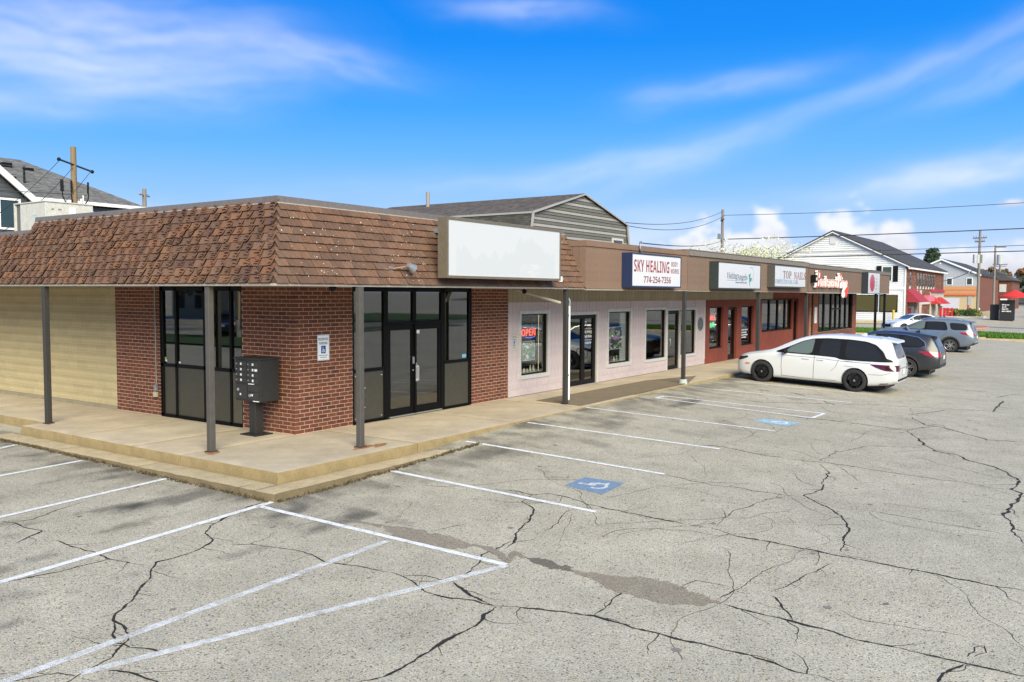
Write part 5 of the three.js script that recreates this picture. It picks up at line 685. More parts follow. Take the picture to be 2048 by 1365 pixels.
{ const c = thing('sign_conduit', 'curved grey conduit and box beside the blank sign', 'conduit', null, [6.25, 3.3, 1.95]); mesh('pipe', tube([[0, .42, .1], [.25, .43, .05], [.45, .3, .0], [.52, .05, .0], [.55, -.1, .02]], .018, 8), M.galv, c); mesh('junction_box', rbox(.5, .62, -.2, -.06, -.03, .05, .01), M.white, c); }
{ const c = thing('roof_conduit', 'grey pipe elbow rising over the brown fascia above the sign', 'conduit', null, [11.0, 3.95, 2.05]); mesh('pipe', tube([[.35, 0, .0], [.12, .05, .03], [.0, .15, .05], [.02, .3, .03], [.2, .36, -.05], [.5, .36, -.15]], .028, 8), M.galv, c); }
{ const c = thing('sign_lamp', 'small black lamp box on the fascia before the raised letters', 'lamp', null, [28.85, 3.35, 2.09]); mesh('housing', rbox(-.16, .16, 0, .36, 0, .22, .02), M.black, c); mesh('lens', box(-.1, .1, .1, .24, .22, .226), std([.6, .6, .58], .4), c); }
{ const c = thing('fascia_vent', 'dark louvred vent above the nail sign', 'vent', null, [24.2, 4.02, 2.05]); for (let i = 0; i < 3; i++) mesh('slat', box(-.9, .9, -.05 + i * .03, -.034 + i * .03, 0, .03), M.black, c); }
{ const c = thing('sprinkler_arm', 'pale wooden strut under the eave by the dark post', 'strut', null, [7.0, 2.88, 1.7]); mesh('strut', rod([-.7, .02, -.7], [.1, -.3, .1], .045, 4), M.trim, c); }
{ const c = thing('rooftop_unit', 'large cream rooftop air conditioner standing behind the mansard', 'air conditioner', null, [3.0, 4.1, -15.3]);
  const cr = std([.8, .78, .69], .5, { map: tGrain1 }); const cab = mesh('cabinet', merge([rbox(0, 1.6, 0, 1.62, -1.65, 0, .01)]), cr, c); mesh('lid', rbox(-.03, 1.63, 1.62, 1.66, -2.05, .03, .008), cr, c);
  mesh('coil_bay', box(.05, 1.55, 0, 1.6, -2.0, -1.66), std([.13, .13, .13], .7), c); mesh('frame', merge([box(-.02, .05, 0, 1.62, -2.04, -1.98)]), cr, c);
  mesh('access_panel', rbox(.25, .6, .7, 1.25, 0, .02, .005), cr, c); mesh('access_panel', rbox(1.0, 1.5, .6, 1.1, 0, .02, .005), cr, c); mesh('label_sheet', box(.78, 1.0, .85, 1.5, .004, .012), M.white, c); mesh('handle', merge([box(.18, .26, 1.4, 1.43, 0, .03), box(.4, .5, 1.4, 1.43, 0, .03)]), std([.4, .4, .35], .5), c);
  mesh('badge', new THREE.PlaneGeometry(.42, .1).rotateY(-Math.PI / 2).translate(-.004, 1.2, -.72), std([1, 1, 1], .5, { map: ctex(128, 32, (x) => { x.fillStyle = '#d9d6c6'; x.fillRect(0, 0, 128, 32); fit(x, 'DAIKIN', 6, 26, 28, 'bold SZ sans-serif', '#3fa6c9', 116); }) }), c); mesh('seam', merge([box(-.006, .001, 0.05, 1.6, -.32, -.31), box(-.006, .001, .05, 1.6, -1.2, -1.19)]), std([.35, .34, .3], .6), c);
}
// ---------------------------------------------------------------- vehicles
const ev = new Evaluator(); ev.attributes = ['position', 'normal']; ev.useGroups = false;
const brush = (g) => { g = g.clone(); for (const k of Object.keys(g.attributes)) if (!['position', 'normal'].includes(k)) g.deleteAttribute(k); if (!g.index) g = mergeVertices(g, 1e-5); const b = new Brush(g); b.updateMatrixWorld(); return b; };
const lerpK = (K, f) => { if (f <= K[0][0]) return K[0][1]; for (let i = 1; i < K.length; i++) if (f <= K[i][0]) { const t = (f - K[i - 1][0]) / (K[i][0] - K[i - 1][0]); return mix(K[i - 1][1], K[i][1], t); } return K[K.length - 1][1]; };
function bodyGeo(c, off) {
  const L = c.L, st = []; for (let i = 0; i <= 96; i++) { const t = i / 96; st.push(L * (t - Math.sin(2 * Math.PI * t) / (2 * Math.PI) * .55)); }
  const sm = (K, r) => st.map(f => { if (f < 1e-6 || f > L - 1e-6) return lerpK(K, f); let s = 0, w = 0; const R = Math.min(r, f, L - f); for (let k = -5; k <= 5; k++) { const g = Math.exp(-k * k / 8); s += lerpK(K, f + k / 5 * R) * g; w += g; } return s / w; });
  const top = sm(c.top, .16), belt = sm(c.belt, .3), wm = sm(c.width, .2), wr = sm(c.roofW, .25), yb = sm(c.bottom, .2);
  const n = 26, rings = st.map((f, i) => {
    const b = Math.min(belt[i], top[i] - .05), h = top[i] - b, W = wm[i], y0 = yb[i];
    const pts = [[0, y0], [W * .86, y0], [W * .955, y0 + .07], [W * .985, mix(y0, b, .3)], [W, mix(y0, b, .55)], [W * .992, mix(y0, b, .8)], [W * .955, b], [mix(W * .95, wr[i], .5) + .012 * Math.min(1, h / .5), b + h * .44], [wr[i], b + h * .88], [wr[i] * .9, b + h * .955], [wr[i] * .55, b + h * .99], [0, top[i]]];
    const cv = new THREE.CatmullRomCurve3(pts.map(p => V(p[0], p[1], 0)), false, 'centripetal'); const P = []; for (let k = 0; k <= n; k++) { const u = k / n; P.push(cv.getPoint(u)); } P[0].x = 0; P[n].x = 0; return P.map(p => [Math.max(0, p.x), p.y]);
  });
  const pos = [], idx = [], m = 2 * n; // closed ring
  rings.forEach((P, i) => { const x = L / 2 - st[i]; for (let k = 0; k <= n; k++) pos.push(x, P[k][1], P[k][0]); for (let k = n - 1; k >= 1; k--) pos.push(x, P[k][1], -P[k][0]); });
  for (let i = 0; i < rings.length - 1; i++) for (let k = 0; k < m; k++) { const a = i * m + k, b = i * m + (k + 1) % m, c2 = a + m, d = b + m; idx.push(a, b, c2, b, d, c2); }
  const cap = (i, flip) => { const x = L / 2 - st[i]; let y = 0; for (let k = 0; k < m; k++) y += pos[(i * m + k) * 3 + 1] / m; const ci = pos.length / 3; pos.push(x, y, 0); for (let k = 0; k < m; k++) { const a = i * m + k, b = i * m + (k + 1) % m; flip ? idx.push(ci, a, b) : idx.push(ci, b, a); } };
  cap(0, false); cap(rings.length - 1, true);
  let g = new THREE.BufferGeometry(); g.setAttribute('position', new THREE.Float32BufferAttribute(pos, 3)); g.setIndex(idx); g = mergeVertices(g, 1e-4); g.computeVertexNormals();
  // outward check
  { const p = g.attributes.position, q = g.attributes.normal; let s = 0; for (let i = 0; i < p.count; i++) s += q.getX(i) * p.getX(i) + q.getZ(i) * p.getZ(i); if (s < 0) { const ix = g.index.array; for (let i = 0; i < ix.length; i += 3) { const t = ix[i]; ix[i] = ix[i + 1]; ix[i + 1] = t; } g.computeVertexNormals(); } }
  if (off) { const p = g.attributes.position, q = g.attributes.normal; for (let i = 0; i < p.count; i++) p.setXYZ(i, p.getX(i) + q.getX(i) * off, p.getY(i) + q.getY(i) * off, p.getZ(i) + q.getZ(i) * off); g.computeVertexNormals(); }
  return g;
}
const paintM = (c, r = .4) => new THREE.MeshPhysicalMaterial({ color: C(...c), roughness: r, metalness: .15, clearcoat: .5, clearcoatRoughness: .22 });
const carGlass = (c) => new THREE.MeshPhysicalMaterial({ color: C(...c), roughness: .03, metalness: 0, ior: 1.45, specularIntensity: .7, clearcoat: 0 });
const tailM = new THREE.MeshPhysicalMaterial({ color: C(.30, .012, .016), roughness: .12, clearcoat: 1 }), tailDark = new THREE.MeshPhysicalMaterial({ color: C(.07, .008, .012), roughness: .12, clearcoat: 1 }), lampM = new THREE.MeshPhysicalMaterial({ color: C(.35, .36, .37), roughness: .08, clearcoat: 1 }), amberM = std([.6, .2, .03], .3), chromeM = std([.75, .75, .76], .14, { metalness: 1 }), gapM = std([.02, .02, .02], .9), cladM = std([.03, .03, .032], .65), plateM = std([.7, .71, .72], .5);
function wheelParts(car, x, side, c) {
  const r = c.wheelR, w = .23, zc = side * (c.track / 2); const wh = new THREE.Group(); wh.name = 'wheel'; wh.position.set(x, r, zc); car.add(wh);
  const prof = [[r * .7, -w / 2], [r * .9, -w / 2 - .004], [r * .97, -w / 2 + .02], [r, -w / 2 + .05], [r, w / 2 - .05], [r * .97, w / 2 - .02], [r * .9, w / 2 + .004], [r * .7, w / 2]].map(p => new THREE.Vector2(...p));
  mesh('tyre', new THREE.LatheGeometry(prof, 40).rotateX(Math.PI / 2), M.rubber, wh);
  const rimM = c.rim, o = side * (w / 2 - .02); const parts = [];
  const barrel = new THREE.CylinderGeometry(r * .71, r * .71, w * .8, 36, 1, true).rotateX(Math.PI / 2); const ring = new THREE.TorusGeometry(r * .695, .014, 6, 40).translate(0, 0, o); parts.push(ring);
  for (let k = 0; k < c.spokes; k++) { const a = k / c.spokes * Math.PI * 2 + .3; for (const q of c.doubleSpoke ? [-.17, .17] : [0]) { const s = new THREE.BoxGeometry(r * .6, c.doubleSpoke ? .026 : .05, .03, 4, 1, 1), p = s.attributes.position; for (let i = 0; i < p.count; i++) { const t = p.getX(i) / (r * .6) + .5; p.setZ(i, p.getZ(i) - side * .03 * (1 - t) * 0 + side * .012 * Math.sin(t * 3.14)); p.setY(i, p.getY(i) * (1.25 - t * .35)); } s.translate(r * .39, 0, o - side * .012); s.rotateZ(a + q); parts.push(s); } }
  parts.push(new THREE.CylinderGeometry(.065, .075, .04, 16).rotateX(Math.PI / 2).translate(0, 0, o - side * .01));
  mesh('rim', merge(parts.map(g => wuv(g))), rimM, wh); mesh('brake_disc', merge([wuv(new THREE.CylinderGeometry(r * .5, r * .5, .02, 24).rotateX(Math.PI / 2).translate(0, 0, o - side * .09)), wuv(barrel)]), std([.06, .06, .062], .5, { metalness: .6 }), wh);
  mesh('hub_cap', new THREE.CylinderGeometry(.03, .03, .012, 14).rotateX(Math.PI / 2).translate(0, 0, o + side * .014), chromeM, wh);
}
function vehicle(name, label, c) {
  const car = thing(name, label, c.cat || 'car', 'vehicles parked beside the shops'); const L = c.L, X = (f) => L / 2 - f, R = c.wheelR;
  const solid = bodyGeo(c, 0); let b = brush(solid);
  for (const f of c.axles) for (const s of [-1, 1]) { const cy = brush(new THREE.CylinderGeometry(R * 1.13, R * 1.13, .6, 40).rotateX(Math.PI / 2).translate(X(f), R * 1.0, s * (c.track / 2 + .09))); b = ev.evaluate(b, cy, SUBTRACTION); }
  mesh('body', b.geometry, c.paint, car);
  const cache = new Map(); const infl = (o) => { if (!cache.has(o)) cache.set(o, brush(bodyGeo(c, o))); return cache.get(o); };
  const cut = (nm, g, off, m, parent = car) => { const r = ev.evaluate(infl(off), brush(g), INTERSECTION); if (!r.geometry.attributes.position.count) return null; return mesh(nm, r.geometry, m, parent); };
  const side = (nm, pts, off, m, z0 = .45) => { for (const s of [-1, 1]) cut(nm, s > 0 ? prism(pts.map(([f, y]) => [X(f), y]), 'z', z0, 1.4) : prism(pts.map(([f, y]) => [X(f), y]), 'z', -1.4, -z0), off, m); };
  // rounding of a polygon outline
  const round = (pts, k = 3, it = 2) => { let P = pts; for (let i = 0; i < it; i++) { const Q = []; P.forEach((p, j) => { const q = P[(j + 1) % P.length]; Q.push([mix(p[0], q[0], .14), mix(p[1], q[1], .14)], [mix(p[0], q[0], .86), mix(p[1], q[1], .86)]); }); P = Q; } return P; };
  if (c.daylight) side('window_surround', round(c.daylight), .003, M.black);
  for (const [pts, m] of c.sideGlass) side('side_window', round(pts, 3, 2), .006, m);
  cut('windscreen', prism(round(c.screen.map(([z, y]) => [z, y])), 'x', X(c.screenF[1]), X(c.screenF[0])), .005, c.glassDark);
  cut('rear_window', prism(round(c.backlight.map(([z, y]) => [z, y])), 'x', -L / 2 - .2, -L / 2 + c.backDepth), .005, c.glassDark);
  for (const l of c.gaps) { for (let i = 0; i < l.length - 1; i++) { } const w = .006; const pts = [...l.map(([f, y]) => [f - w, y]), ...[...l].reverse().map(([f, y]) => [f + w, y])]; side('door_gap', pts, .0015, gapM); }
  for (const l of c.hgaps || []) { const w = .005; side('panel_gap', [...l.map(([f, y]) => [f, y - w]), ...[...l].reverse().map(([f, y]) => [f, y + w])], .0015, gapM); }
  for (const [pts, m] of c.tail) side('tail_light', round(pts), .008, m, .55);
  for (const [pts, m] of c.head) side('headlight', round(pts), .007, m, .35);
  for (const [pts, m, nm, off] of c.extra || []) side(nm, pts, off || .01, m);
  if (c.arch) for (const f of c.axles) { const A = []; for (let k = 0; k <= 24; k++) { const a = Math.PI * (k / 24) * 1.16 - .25; A.push([f + Math.cos(a) * R * 1.3, R + Math.sin(a) * R * 1.3]); } for (let k = 24; k >= 0; k--) { const a = Math.PI * (k / 24) * 1.16 - .25; A.push([f + Math.cos(a) * R * 1.13, R + Math.sin(a) * R * 1.13]); } side('arch_trim', A, .012, cladM); }
  cut('grille', prism(c.grille, 'x', L / 2 - .35, L / 2 + .1), .008, c.grilleM || M.black);
  if (c.rearBand) for (const [pts, m, nm] of c.rearBand) cut(nm, prism(pts, 'x', -L / 2 - .1, -L / 2 + .45), .012, m);
  for (const f of c.axles) for (const s of [-1, 1]) wheelParts(car, X(f), s, c);
  for (const s of [-1, 1]) for (const [f, y, hw] of c.handles) { mesh('door_handle', rbox(X(f) - .11, X(f) + .11, y - .018, y + .018, s * hw - .02, s * hw + .022, .014, 2), c.handleM || c.paint, car); }
  for (const s of [-1, 1]) { const [f, y, hw] = c.mirror; const g = new THREE.SphereGeometry(1, 18, 12).scale(.075, .085, .12); g.translate(X(f), y + .04, s * (hw + .1)); const o = mesh('mirror', g, c.mirrorM, car); mesh('mirror_foot', rod([X(f) - .02, y - .04, s * (hw - .06)], [X(f), y + .01, s * (hw + .05)], .028), M.black, o); }
  if (c.fin) mesh('antenna_fin', prism([[X(c.fin[0]) - .09, 0], [X(c.fin[0]) + .11, 0], [X(c.fin[0]) - .04, .075], [X(c.fin[0]) - .08, .075]].map(([x, y]) => [x, y + c.fin[1]]), 'z', -.02, .02, .006), c.paint, car);
  if (c.spoiler) mesh('roof_spoiler', prism(c.spoiler.map(([f, y]) => [X(f), y]), 'z', -c.spoilerW, c.spoilerW, .02), c.spoilerM || c.paint, car);
  if (c.rails) for (const s of [-1, 1]) mesh('roof_rail', tube(c.rails.map(([f, y, z]) => [X(f), y, s * z]), .018, 8), c.railM, car);
  mesh('number_plate', rbox(-L / 2 - .03, -L / 2 - .012, c.plateY - .075, c.plateY + .075, -.155, .155, .004), plateM, car);
  mesh('underbody', box(X(c.L - .35), X(.35), .16, .34, -c.track / 2 + .1, c.track / 2 - .1), M.black, car);
  if (c.more) c.more(car, X, cut, side);
  return car;
}
function park(car, x, z, heading) { car.rotation.y = heading; car.position.set(x, gh(x, z) , z); const f = new THREE.Vector3(Math.cos(heading), 0, -Math.sin(heading)); const a = gh(x + f.x * 1.5, z + f.z * 1.5), b = gh(x - f.x * 1.5, z - f.z * 1.5); car.position.y = (a + b) / 2; car.rotation.order = 'YXZ'; car.rotation.z = Math.atan2(a - b, 3); }
const gDark = carGlass([.018, .02, .022]), gLight = carGlass([.11, .145, .14]), gMid = carGlass([.04, .045, .048]);
{ // white minivan
  const c = { L: 5.2, wheelR: .365, track: 1.7, axles: [.95, 3.95], spokes: 5, doubleSpoke: true, rim: std([.02, .02, .021], .25, { metalness: .6 }), paint: new THREE.MeshPhysicalMaterial({ color: C(.62, .63, .645), roughness: .32, clearcoat: .8, clearcoatRoughness: .08 }), glassDark: gDark,
    top: [[0, .7], [.03, .8], [.12, .88], [.4, .965], [.8, 1.04], [1.1, 1.11], [1.3, 1.19], [1.6, 1.36], [1.95, 1.54], [2.3, 1.665], [2.7, 1.745], [3.2, 1.785], [3.8, 1.79], [4.4, 1.775], [4.78, 1.74], [4.92, 1.68], [5.0, 1.5], [5.1, 1.22], [5.15, 1.06], [5.2, .88]],
    belt: [[0, .64], [.15, .82], [.6, .92], [1.3, 1.03], [2.4, 1.04], [3.3, 1.0], [3.5, .97], [4.9, .99], [5.2, .8]], bottom: [[0, .3], [.25, .22], [1, .2], [4.4, .22], [4.9, .3], [5.2, .4]],
    width: [[0, .66], [.06, .78], [.2, .89], [.5, .95], [1.0, .985], [2.6, .995], [4.2, .99], [4.8, .955], [5.05, .9], [5.15, .85], [5.2, .8]], roofW: [[0, .5], [.3, .68], [1.1, .76], [1.5, .72], [2.3, .71], [3.5, .72], [4.7, .7], [4.95, .72], [5.1, .78], [5.2, .74]],
    daylight: [[1.3, 1.06], [1.75, 1.26], [2.2, 1.49], [2.55, 1.6], [3.0, 1.645], [3.7, 1.655], [4.2, 1.625], [4.5, 1.54], [4.74, 1.33], [4.84, 1.14], [5.0, 1.1], [5.05, 1.03], [4.2, 1.0], [3.5, .99], [3.3, 1.05], [2.4, 1.06]],
    sideGlass: [[[[1.68, 1.1], [1.84, 1.27], [2.2, 1.465], [2.52, 1.57], [2.6, 1.575], [2.56, 1.09]], gLight], [[[2.78, 1.08], [2.82, 1.605], [3.42, 1.63], [3.42, 1.06], [3.25, 1.07]], gDark], [[[3.6, 1.02], [3.6, 1.63], [4.1, 1.605], [4.4, 1.52], [4.64, 1.28], [4.72, 1.04]], gDark]],
    screen: [[-.74, 1.17], [.74, 1.17], [.6, 1.6], [-.6, 1.6]], screenF: [1.15, 2.6], backlight: [[-.68, 1.14], [.68, 1.14], [.6, 1.62], [-.6, 1.62]], backDepth: .45,
    gaps: [[[1.63, .3], [1.6, .6], [1.6, 1.04]], [[2.66, .29], [2.66, 1.04]], [[3.42, .98], [3.35, .75], [3.2, .6]], [[3.5, 1.0], [3.52, 1.6]]], hgaps: [[[1.62, .3], [2.66, .28], [3.4, .3]], [[4.35, .6], [4.75, .615], [5.0, .7]], [[3.6, .955], [3.86, .955]], [[3.6, .8], [3.86, .8]], [[1.6, .98], [2.66, .985], [3.5, .945], [4.4, .945]]],
    tail: [[[[4.36, .93], [4.75, .935], [5.3, .95], [5.3, .76], [4.85, .75], [4.55, .84]], tailDark], [[[4.72, .90], [4.98, .91], [4.98, .77], [4.85, .77]], tailM]], head: [[[[.0, .77], [.1, .8], [.42, .86], [.45, .8], [.2, .7], [.0, .68]], carGlass([.03, .03, .032])]],
    extra: [[[[.36, .62], [.52, .63], [.52, .58], [.36, .57]], amberM, 'side_marker', .009], [[[4.7, .34], [4.95, .37], [4.95, .34], [4.7, .31]], tailDark, 'rear_reflector', .009]],
    grille: [[-.55, .42], [.55, .42], [.62, .66], [-.62, .66]], rearBand: [[[[-.72, .44], [.72, .44], [.76, .5], [-.76, .5]], M.black, 'bumper_insert'], [[[-.5, .83], [.5, .83], [.5, .86], [-.5, .86]], chromeM, 'tailgate_strip']],
    handles: [[2.4, .93, .985], [2.86, .93, .985]], mirror: [1.72, 1.08, .93], mirrorM: M.black, fin: [3.95, 1.775], spoiler: [[4.62, 1.745], [5.05, 1.665], [5.06, 1.64], [4.7, 1.68]], spoilerW: .6, plateY: .72 };
  park(vehicle('minivan', 'white minivan with black wheels parked before the red shopfront', c), 18.15, 5.3, Math.PI / 2);
}
const suv = (paint, o = {}) => ({ L: 4.87, wheelR: .375, track: 1.66, axles: [.95, 3.75], spokes: 5, doubleSpoke: true, rim: std([.6, .6, .61], .25, { metalness: .9 }), paint, glassDark: gDark,
  top: [[0, .8], [.04, .9], [.15, .97], [.5, 1.04], [1.0, 1.11], [1.35, 1.16], [1.6, 1.27], [1.95, 1.46], [2.25, 1.6], [2.6, 1.68], [3.1, 1.72], [3.7, 1.71], [4.2, 1.67], [4.45, 1.63], [4.55, 1.55], [4.68, 1.34], [4.78, 1.14], [4.83, 1.04], [4.87, .9]],
  belt: [[0, .72], [.15, .9], [.6, .99], [1.4, 1.08], [2.4, 1.1], [3.6, 1.12], [4.3, 1.16], [4.87, .86]], bottom: [[0, .36], [.25, .26], [1, .24], [4, .26], [4.6, .34], [4.87, .46]],
  width: [[0, .66], [.06, .78], [.2, .88], [.5, .935], [1.0, .965], [2.4, .97], [3.9, .97], [4.5, .94], [4.72, .89], [4.82, .84], [4.87, .78]], roofW: [[0, .5], [.3, .66], [1.2, .74], [1.6, .68], [2.3, .66], [3.5, .66], [4.3, .63], [4.6, .66], [4.75, .74], [4.87, .7]],
  daylight: [[1.42, 1.11], [1.8, 1.29], [2.15, 1.47], [2.5, 1.575], [3.0, 1.61], [3.6, 1.6], [4.05, 1.53], [4.28, 1.38], [4.34, 1.24], [4.2, 1.17], [3.6, 1.14], [2.4, 1.12]],
  sideGlass: [[[[1.62, 1.15], [1.86, 1.29], [2.2, 1.46], [2.5, 1.55], [2.56, 1.55], [2.54, 1.15]], gLight], [[[2.66, 1.15], [2.68, 1.57], [3.4, 1.58], [3.42, 1.17]], gDark], [[[3.54, 1.18], [3.54, 1.57], [3.95, 1.52], [4.18, 1.38], [4.22, 1.24], [4.1, 1.2]], gDark]],
  screen: [[-.7, 1.22], [.7, 1.22], [.56, 1.58], [-.56, 1.58]], screenF: [1.2, 2.5], backlight: [[-.62, 1.2], [.62, 1.2], [.54, 1.56], [-.54, 1.56]], backDepth: .45,
  gaps: [[[1.5, .45], [1.5, 1.08]], [[2.6, .4], [2.6, 1.12]], [[3.32, .7], [3.48, .95], [3.48, 1.14]]], hgaps: [],
  tail: [[[[4.1, 1.02], [4.4, 1.04], [4.95, 1.02], [4.95, .86], [4.55, .85], [4.3, .93]], tailM]], head: [[[[0, .92], [.3, .98], [.5, 1.0], [.35, .87], [0, .8]], lampM]],
  grille: [[-.6, .5], [.6, .5], [.62, .86], [-.62, .86]], handles: [[2.35, 1.0, .97], [3.22, 1.02, .965]], mirror: [1.72, 1.13, .9], mirrorM: paint, plateY: .82, arch: true,
  rearBand: [[[[-.8, .4], [.8, .4], [.8, .58], [-.8, .58]], cladM, 'bumper_cladding']], extra: [[[[1.35, .28], [3.35, .28], [3.35, .4], [1.35, .4]], cladM, 'sill_cladding', .012]],
  spoiler: [[4.2, 1.655], [4.66, 1.59], [4.67, 1.565], [4.3, 1.6]], spoilerW: .56, ...o });
{
  const blk = paintM([.028, .03, .036], .36); const c = suv(blk, { fin: [3.9, 1.695], extra: [[[[1.35, .28], [3.35, .28], [3.35, .4], [1.35, .4]], cladM, 'sill_cladding', .012], [[[1.46, 1.105], [1.82, 1.3], [2.17, 1.485], [2.5, 1.59], [3.0, 1.625], [3.6, 1.615], [4.07, 1.545], [4.31, 1.39], [4.37, 1.23], [4.2, 1.155], [4.2, 1.175], [4.345, 1.235], [4.285, 1.375], [4.05, 1.525], [3.6, 1.595], [3.0, 1.605], [2.5, 1.57], [2.17, 1.465], [1.82, 1.28], [1.52, 1.11]], chromeM, 'window_strip', .0075]],
    rearBand: [[[[-.8, .4], [.8, .4], [.8, .56], [-.8, .56]], cladM, 'bumper_cladding'], [[[-.45, .93], [.45, .93], [.45, .98], [-.45, .98]], chromeM, 'tailgate_strip']] });
  park(vehicle('black_suv', 'black sport utility car with chrome window strip parked beyond the minivan', c), 24.6, 5.75, Math.PI / 2);
  const blu = paintM([.135, .17, .215], .38); const c2 = suv(blu, { L: 5.0, axles: [.95, 3.85], daylight: [[1.42, 1.11], [1.8, 1.29], [2.15, 1.47], [2.5, 1.575], [3.0, 1.61], [3.55, 1.605], [3.72, 1.15], [2.4, 1.12]],
    top: [[0, .86], [.04, .95], [.15, 1.02], [.5, 1.09], [1.0, 1.14], [1.35, 1.18], [1.6, 1.28], [1.95, 1.47], [2.25, 1.62], [2.6, 1.71], [3.1, 1.755], [3.9, 1.75], [4.5, 1.72], [4.66, 1.66], [4.75, 1.5], [4.86, 1.25], [4.94, 1.1], [5, .95]],
    width: [[0, .7], [.06, .8], [.2, .9], [.5, .95], [1, .985], [2.4, .99], [4.0, .99], [4.6, .965], [4.85, .91], [4.95, .86], [5, .8]], roofW: [[0, .55], [.3, .68], [1.2, .75], [1.6, .7], [2.3, .68], [3.5, .68], [4.5, .66], [4.75, .69], [4.9, .76], [5, .72]],
    belt: [[0, .72], [.15, .92], [.6, 1.02], [1.4, 1.1], [2.4, 1.12], [3.6, 1.14], [4.5, 1.17], [5, .9]], bottom: [[0, .36], [.25, .26], [1, .24], [4.1, .26], [4.7, .36], [5, .5]],
    sideGlass: [[[[1.62, 1.16], [1.86, 1.3], [2.2, 1.48], [2.5, 1.57], [2.56, 1.57], [2.54, 1.16]], gLight], [[[2.66, 1.16], [2.68, 1.59], [3.42, 1.6], [3.6, 1.18]], gDark], [[[3.86, 1.2], [3.72, 1.58], [4.5, 1.56], [4.72, 1.22]], gDark]], gaps: [[[1.5, .45], [1.5, 1.08]], [[2.6, .4], [2.6, 1.12]], [[3.4, .75], [3.62, 1.0], [3.65, 1.14]]],
    tail: [[[[4.25, 1.1], [4.6, 1.11], [5.1, 1.1], [5.1, .97], [4.6, .96], [4.4, 1.0]], tailM]], rails: [[2.2, 1.62, .6], [2.4, 1.72, .62], [3.2, 1.8, .62], [4.0, 1.79, .61], [4.3, 1.72, .6]], railM: M.steel, backDepth: .45, backlight: [[-.66, 1.2], [.66, 1.2], [.58, 1.6], [-.58, 1.6]],
    spoiler: [[4.3, 1.715], [4.84, 1.65], [4.85, 1.62], [4.4, 1.66]], spoilerW: .58, rearBand: [[[[-.85, .42], [.85, .42], [.85, .56], [-.85, .56]], cladM, 'bumper_cladding'], [[[-.7, .56], [.7, .56], [.62, .66], [-.62, .66]], chromeM, 'bumper_insert']], plateY: .86,
    extra: [[[[1.35, .28], [3.4, .28], [3.4, .4], [1.35, .4]], cladM, 'sill_cladding', .012], [[[1.46, 1.11], [3.7, 1.145], [3.7, 1.165], [1.46, 1.128]], chromeM, 'window_strip', .0075]], rim: std([.55, .55, .56], .3, { metalness: .9 }), spokes: 6 });
  park(vehicle('blue_grey_suv', 'slate blue sport utility car with silver roof rails', c2), 40.4, 5.15, Math.PI / 2);
  const wht = paintM([.8, .805, .81]); const c3 = suv(wht, { L: 4.7, wheelR: .33, arch: false, axles: [.9, 3.6],
    top: [[0, .62], [.04, .7], [.15, .78], [.5, .86], [1.0, .94], [1.3, .98], [1.6, 1.1], [2.0, 1.3], [2.3, 1.4], [2.7, 1.45], [3.2, 1.43], [3.7, 1.3], [4.0, 1.16], [4.2, 1.07], [4.55, 1.03], [4.65, .98], [4.7, .8]], belt: [[0, .56], [.15, .72], [.6, .82], [1.4, .92], [2.4, .94], [3.6, .97], [4.3, .97], [4.7, .72]], bottom: [[0, .26], [.3, .2], [1, .18], [4, .2], [4.7, .34]],
    daylight: [[1.4, .96], [1.8, 1.13], [2.1, 1.28], [2.5, 1.35], [3.0, 1.35], [3.45, 1.26], [3.8, 1.04], [2.4, .97]], sideGlass: [[[[1.6, 1.0], [1.85, 1.13], [2.15, 1.26], [2.45, 1.32], [2.45, 1.0]], gMid], [[[2.55, 1.0], [2.55, 1.33], [3.0, 1.33], [3.4, 1.24], [3.6, 1.05]], gDark]],
    screen: [[-.66, 1.02], [.66, 1.02], [.54, 1.36], [-.54, 1.36]], screenF: [1.15, 2.4], backlight: [[-.6, 1.1], [.6, 1.1], [.5, 1.34], [-.5, 1.34]], backDepth: 1.2, gaps: [[[1.45, .35], [1.45, .92]], [[2.5, .3], [2.5, .95]]], tail: [[[[4.3, .9], [4.9, .9], [4.9, .75], [4.4, .76]], tailM]], head: [[[[0, .72], [.3, .8], [.5, .8], [.3, .68], [0, .62]], lampM]], grille: [[-.5, .4], [.5, .4], [.55, .62], [-.55, .62]], handles: [[2.3, .84, .96], [3.2, .86, .955]], mirror: [1.6, .97, .88], mirrorM: wht, spoiler: null, rearBand: null, extra: null, plateY: .62, glassDark: carGlass([.07, .1, .1]) });
  park(vehicle('white_sedan', 'white saloon car parked beyond the slate blue car', c3), 62.3, .9, Math.PI * .5 + .8);
}
{ const v = scene.getObjectByName('black_suv').clone(); v.name = 'side_lot_suv'; tag(v, 'dark car parked by the side lawn facing the block wall', 'car', 'vehicles parked beside the shops'); scene.add(v); park(v, -25, -36, 2.2); }
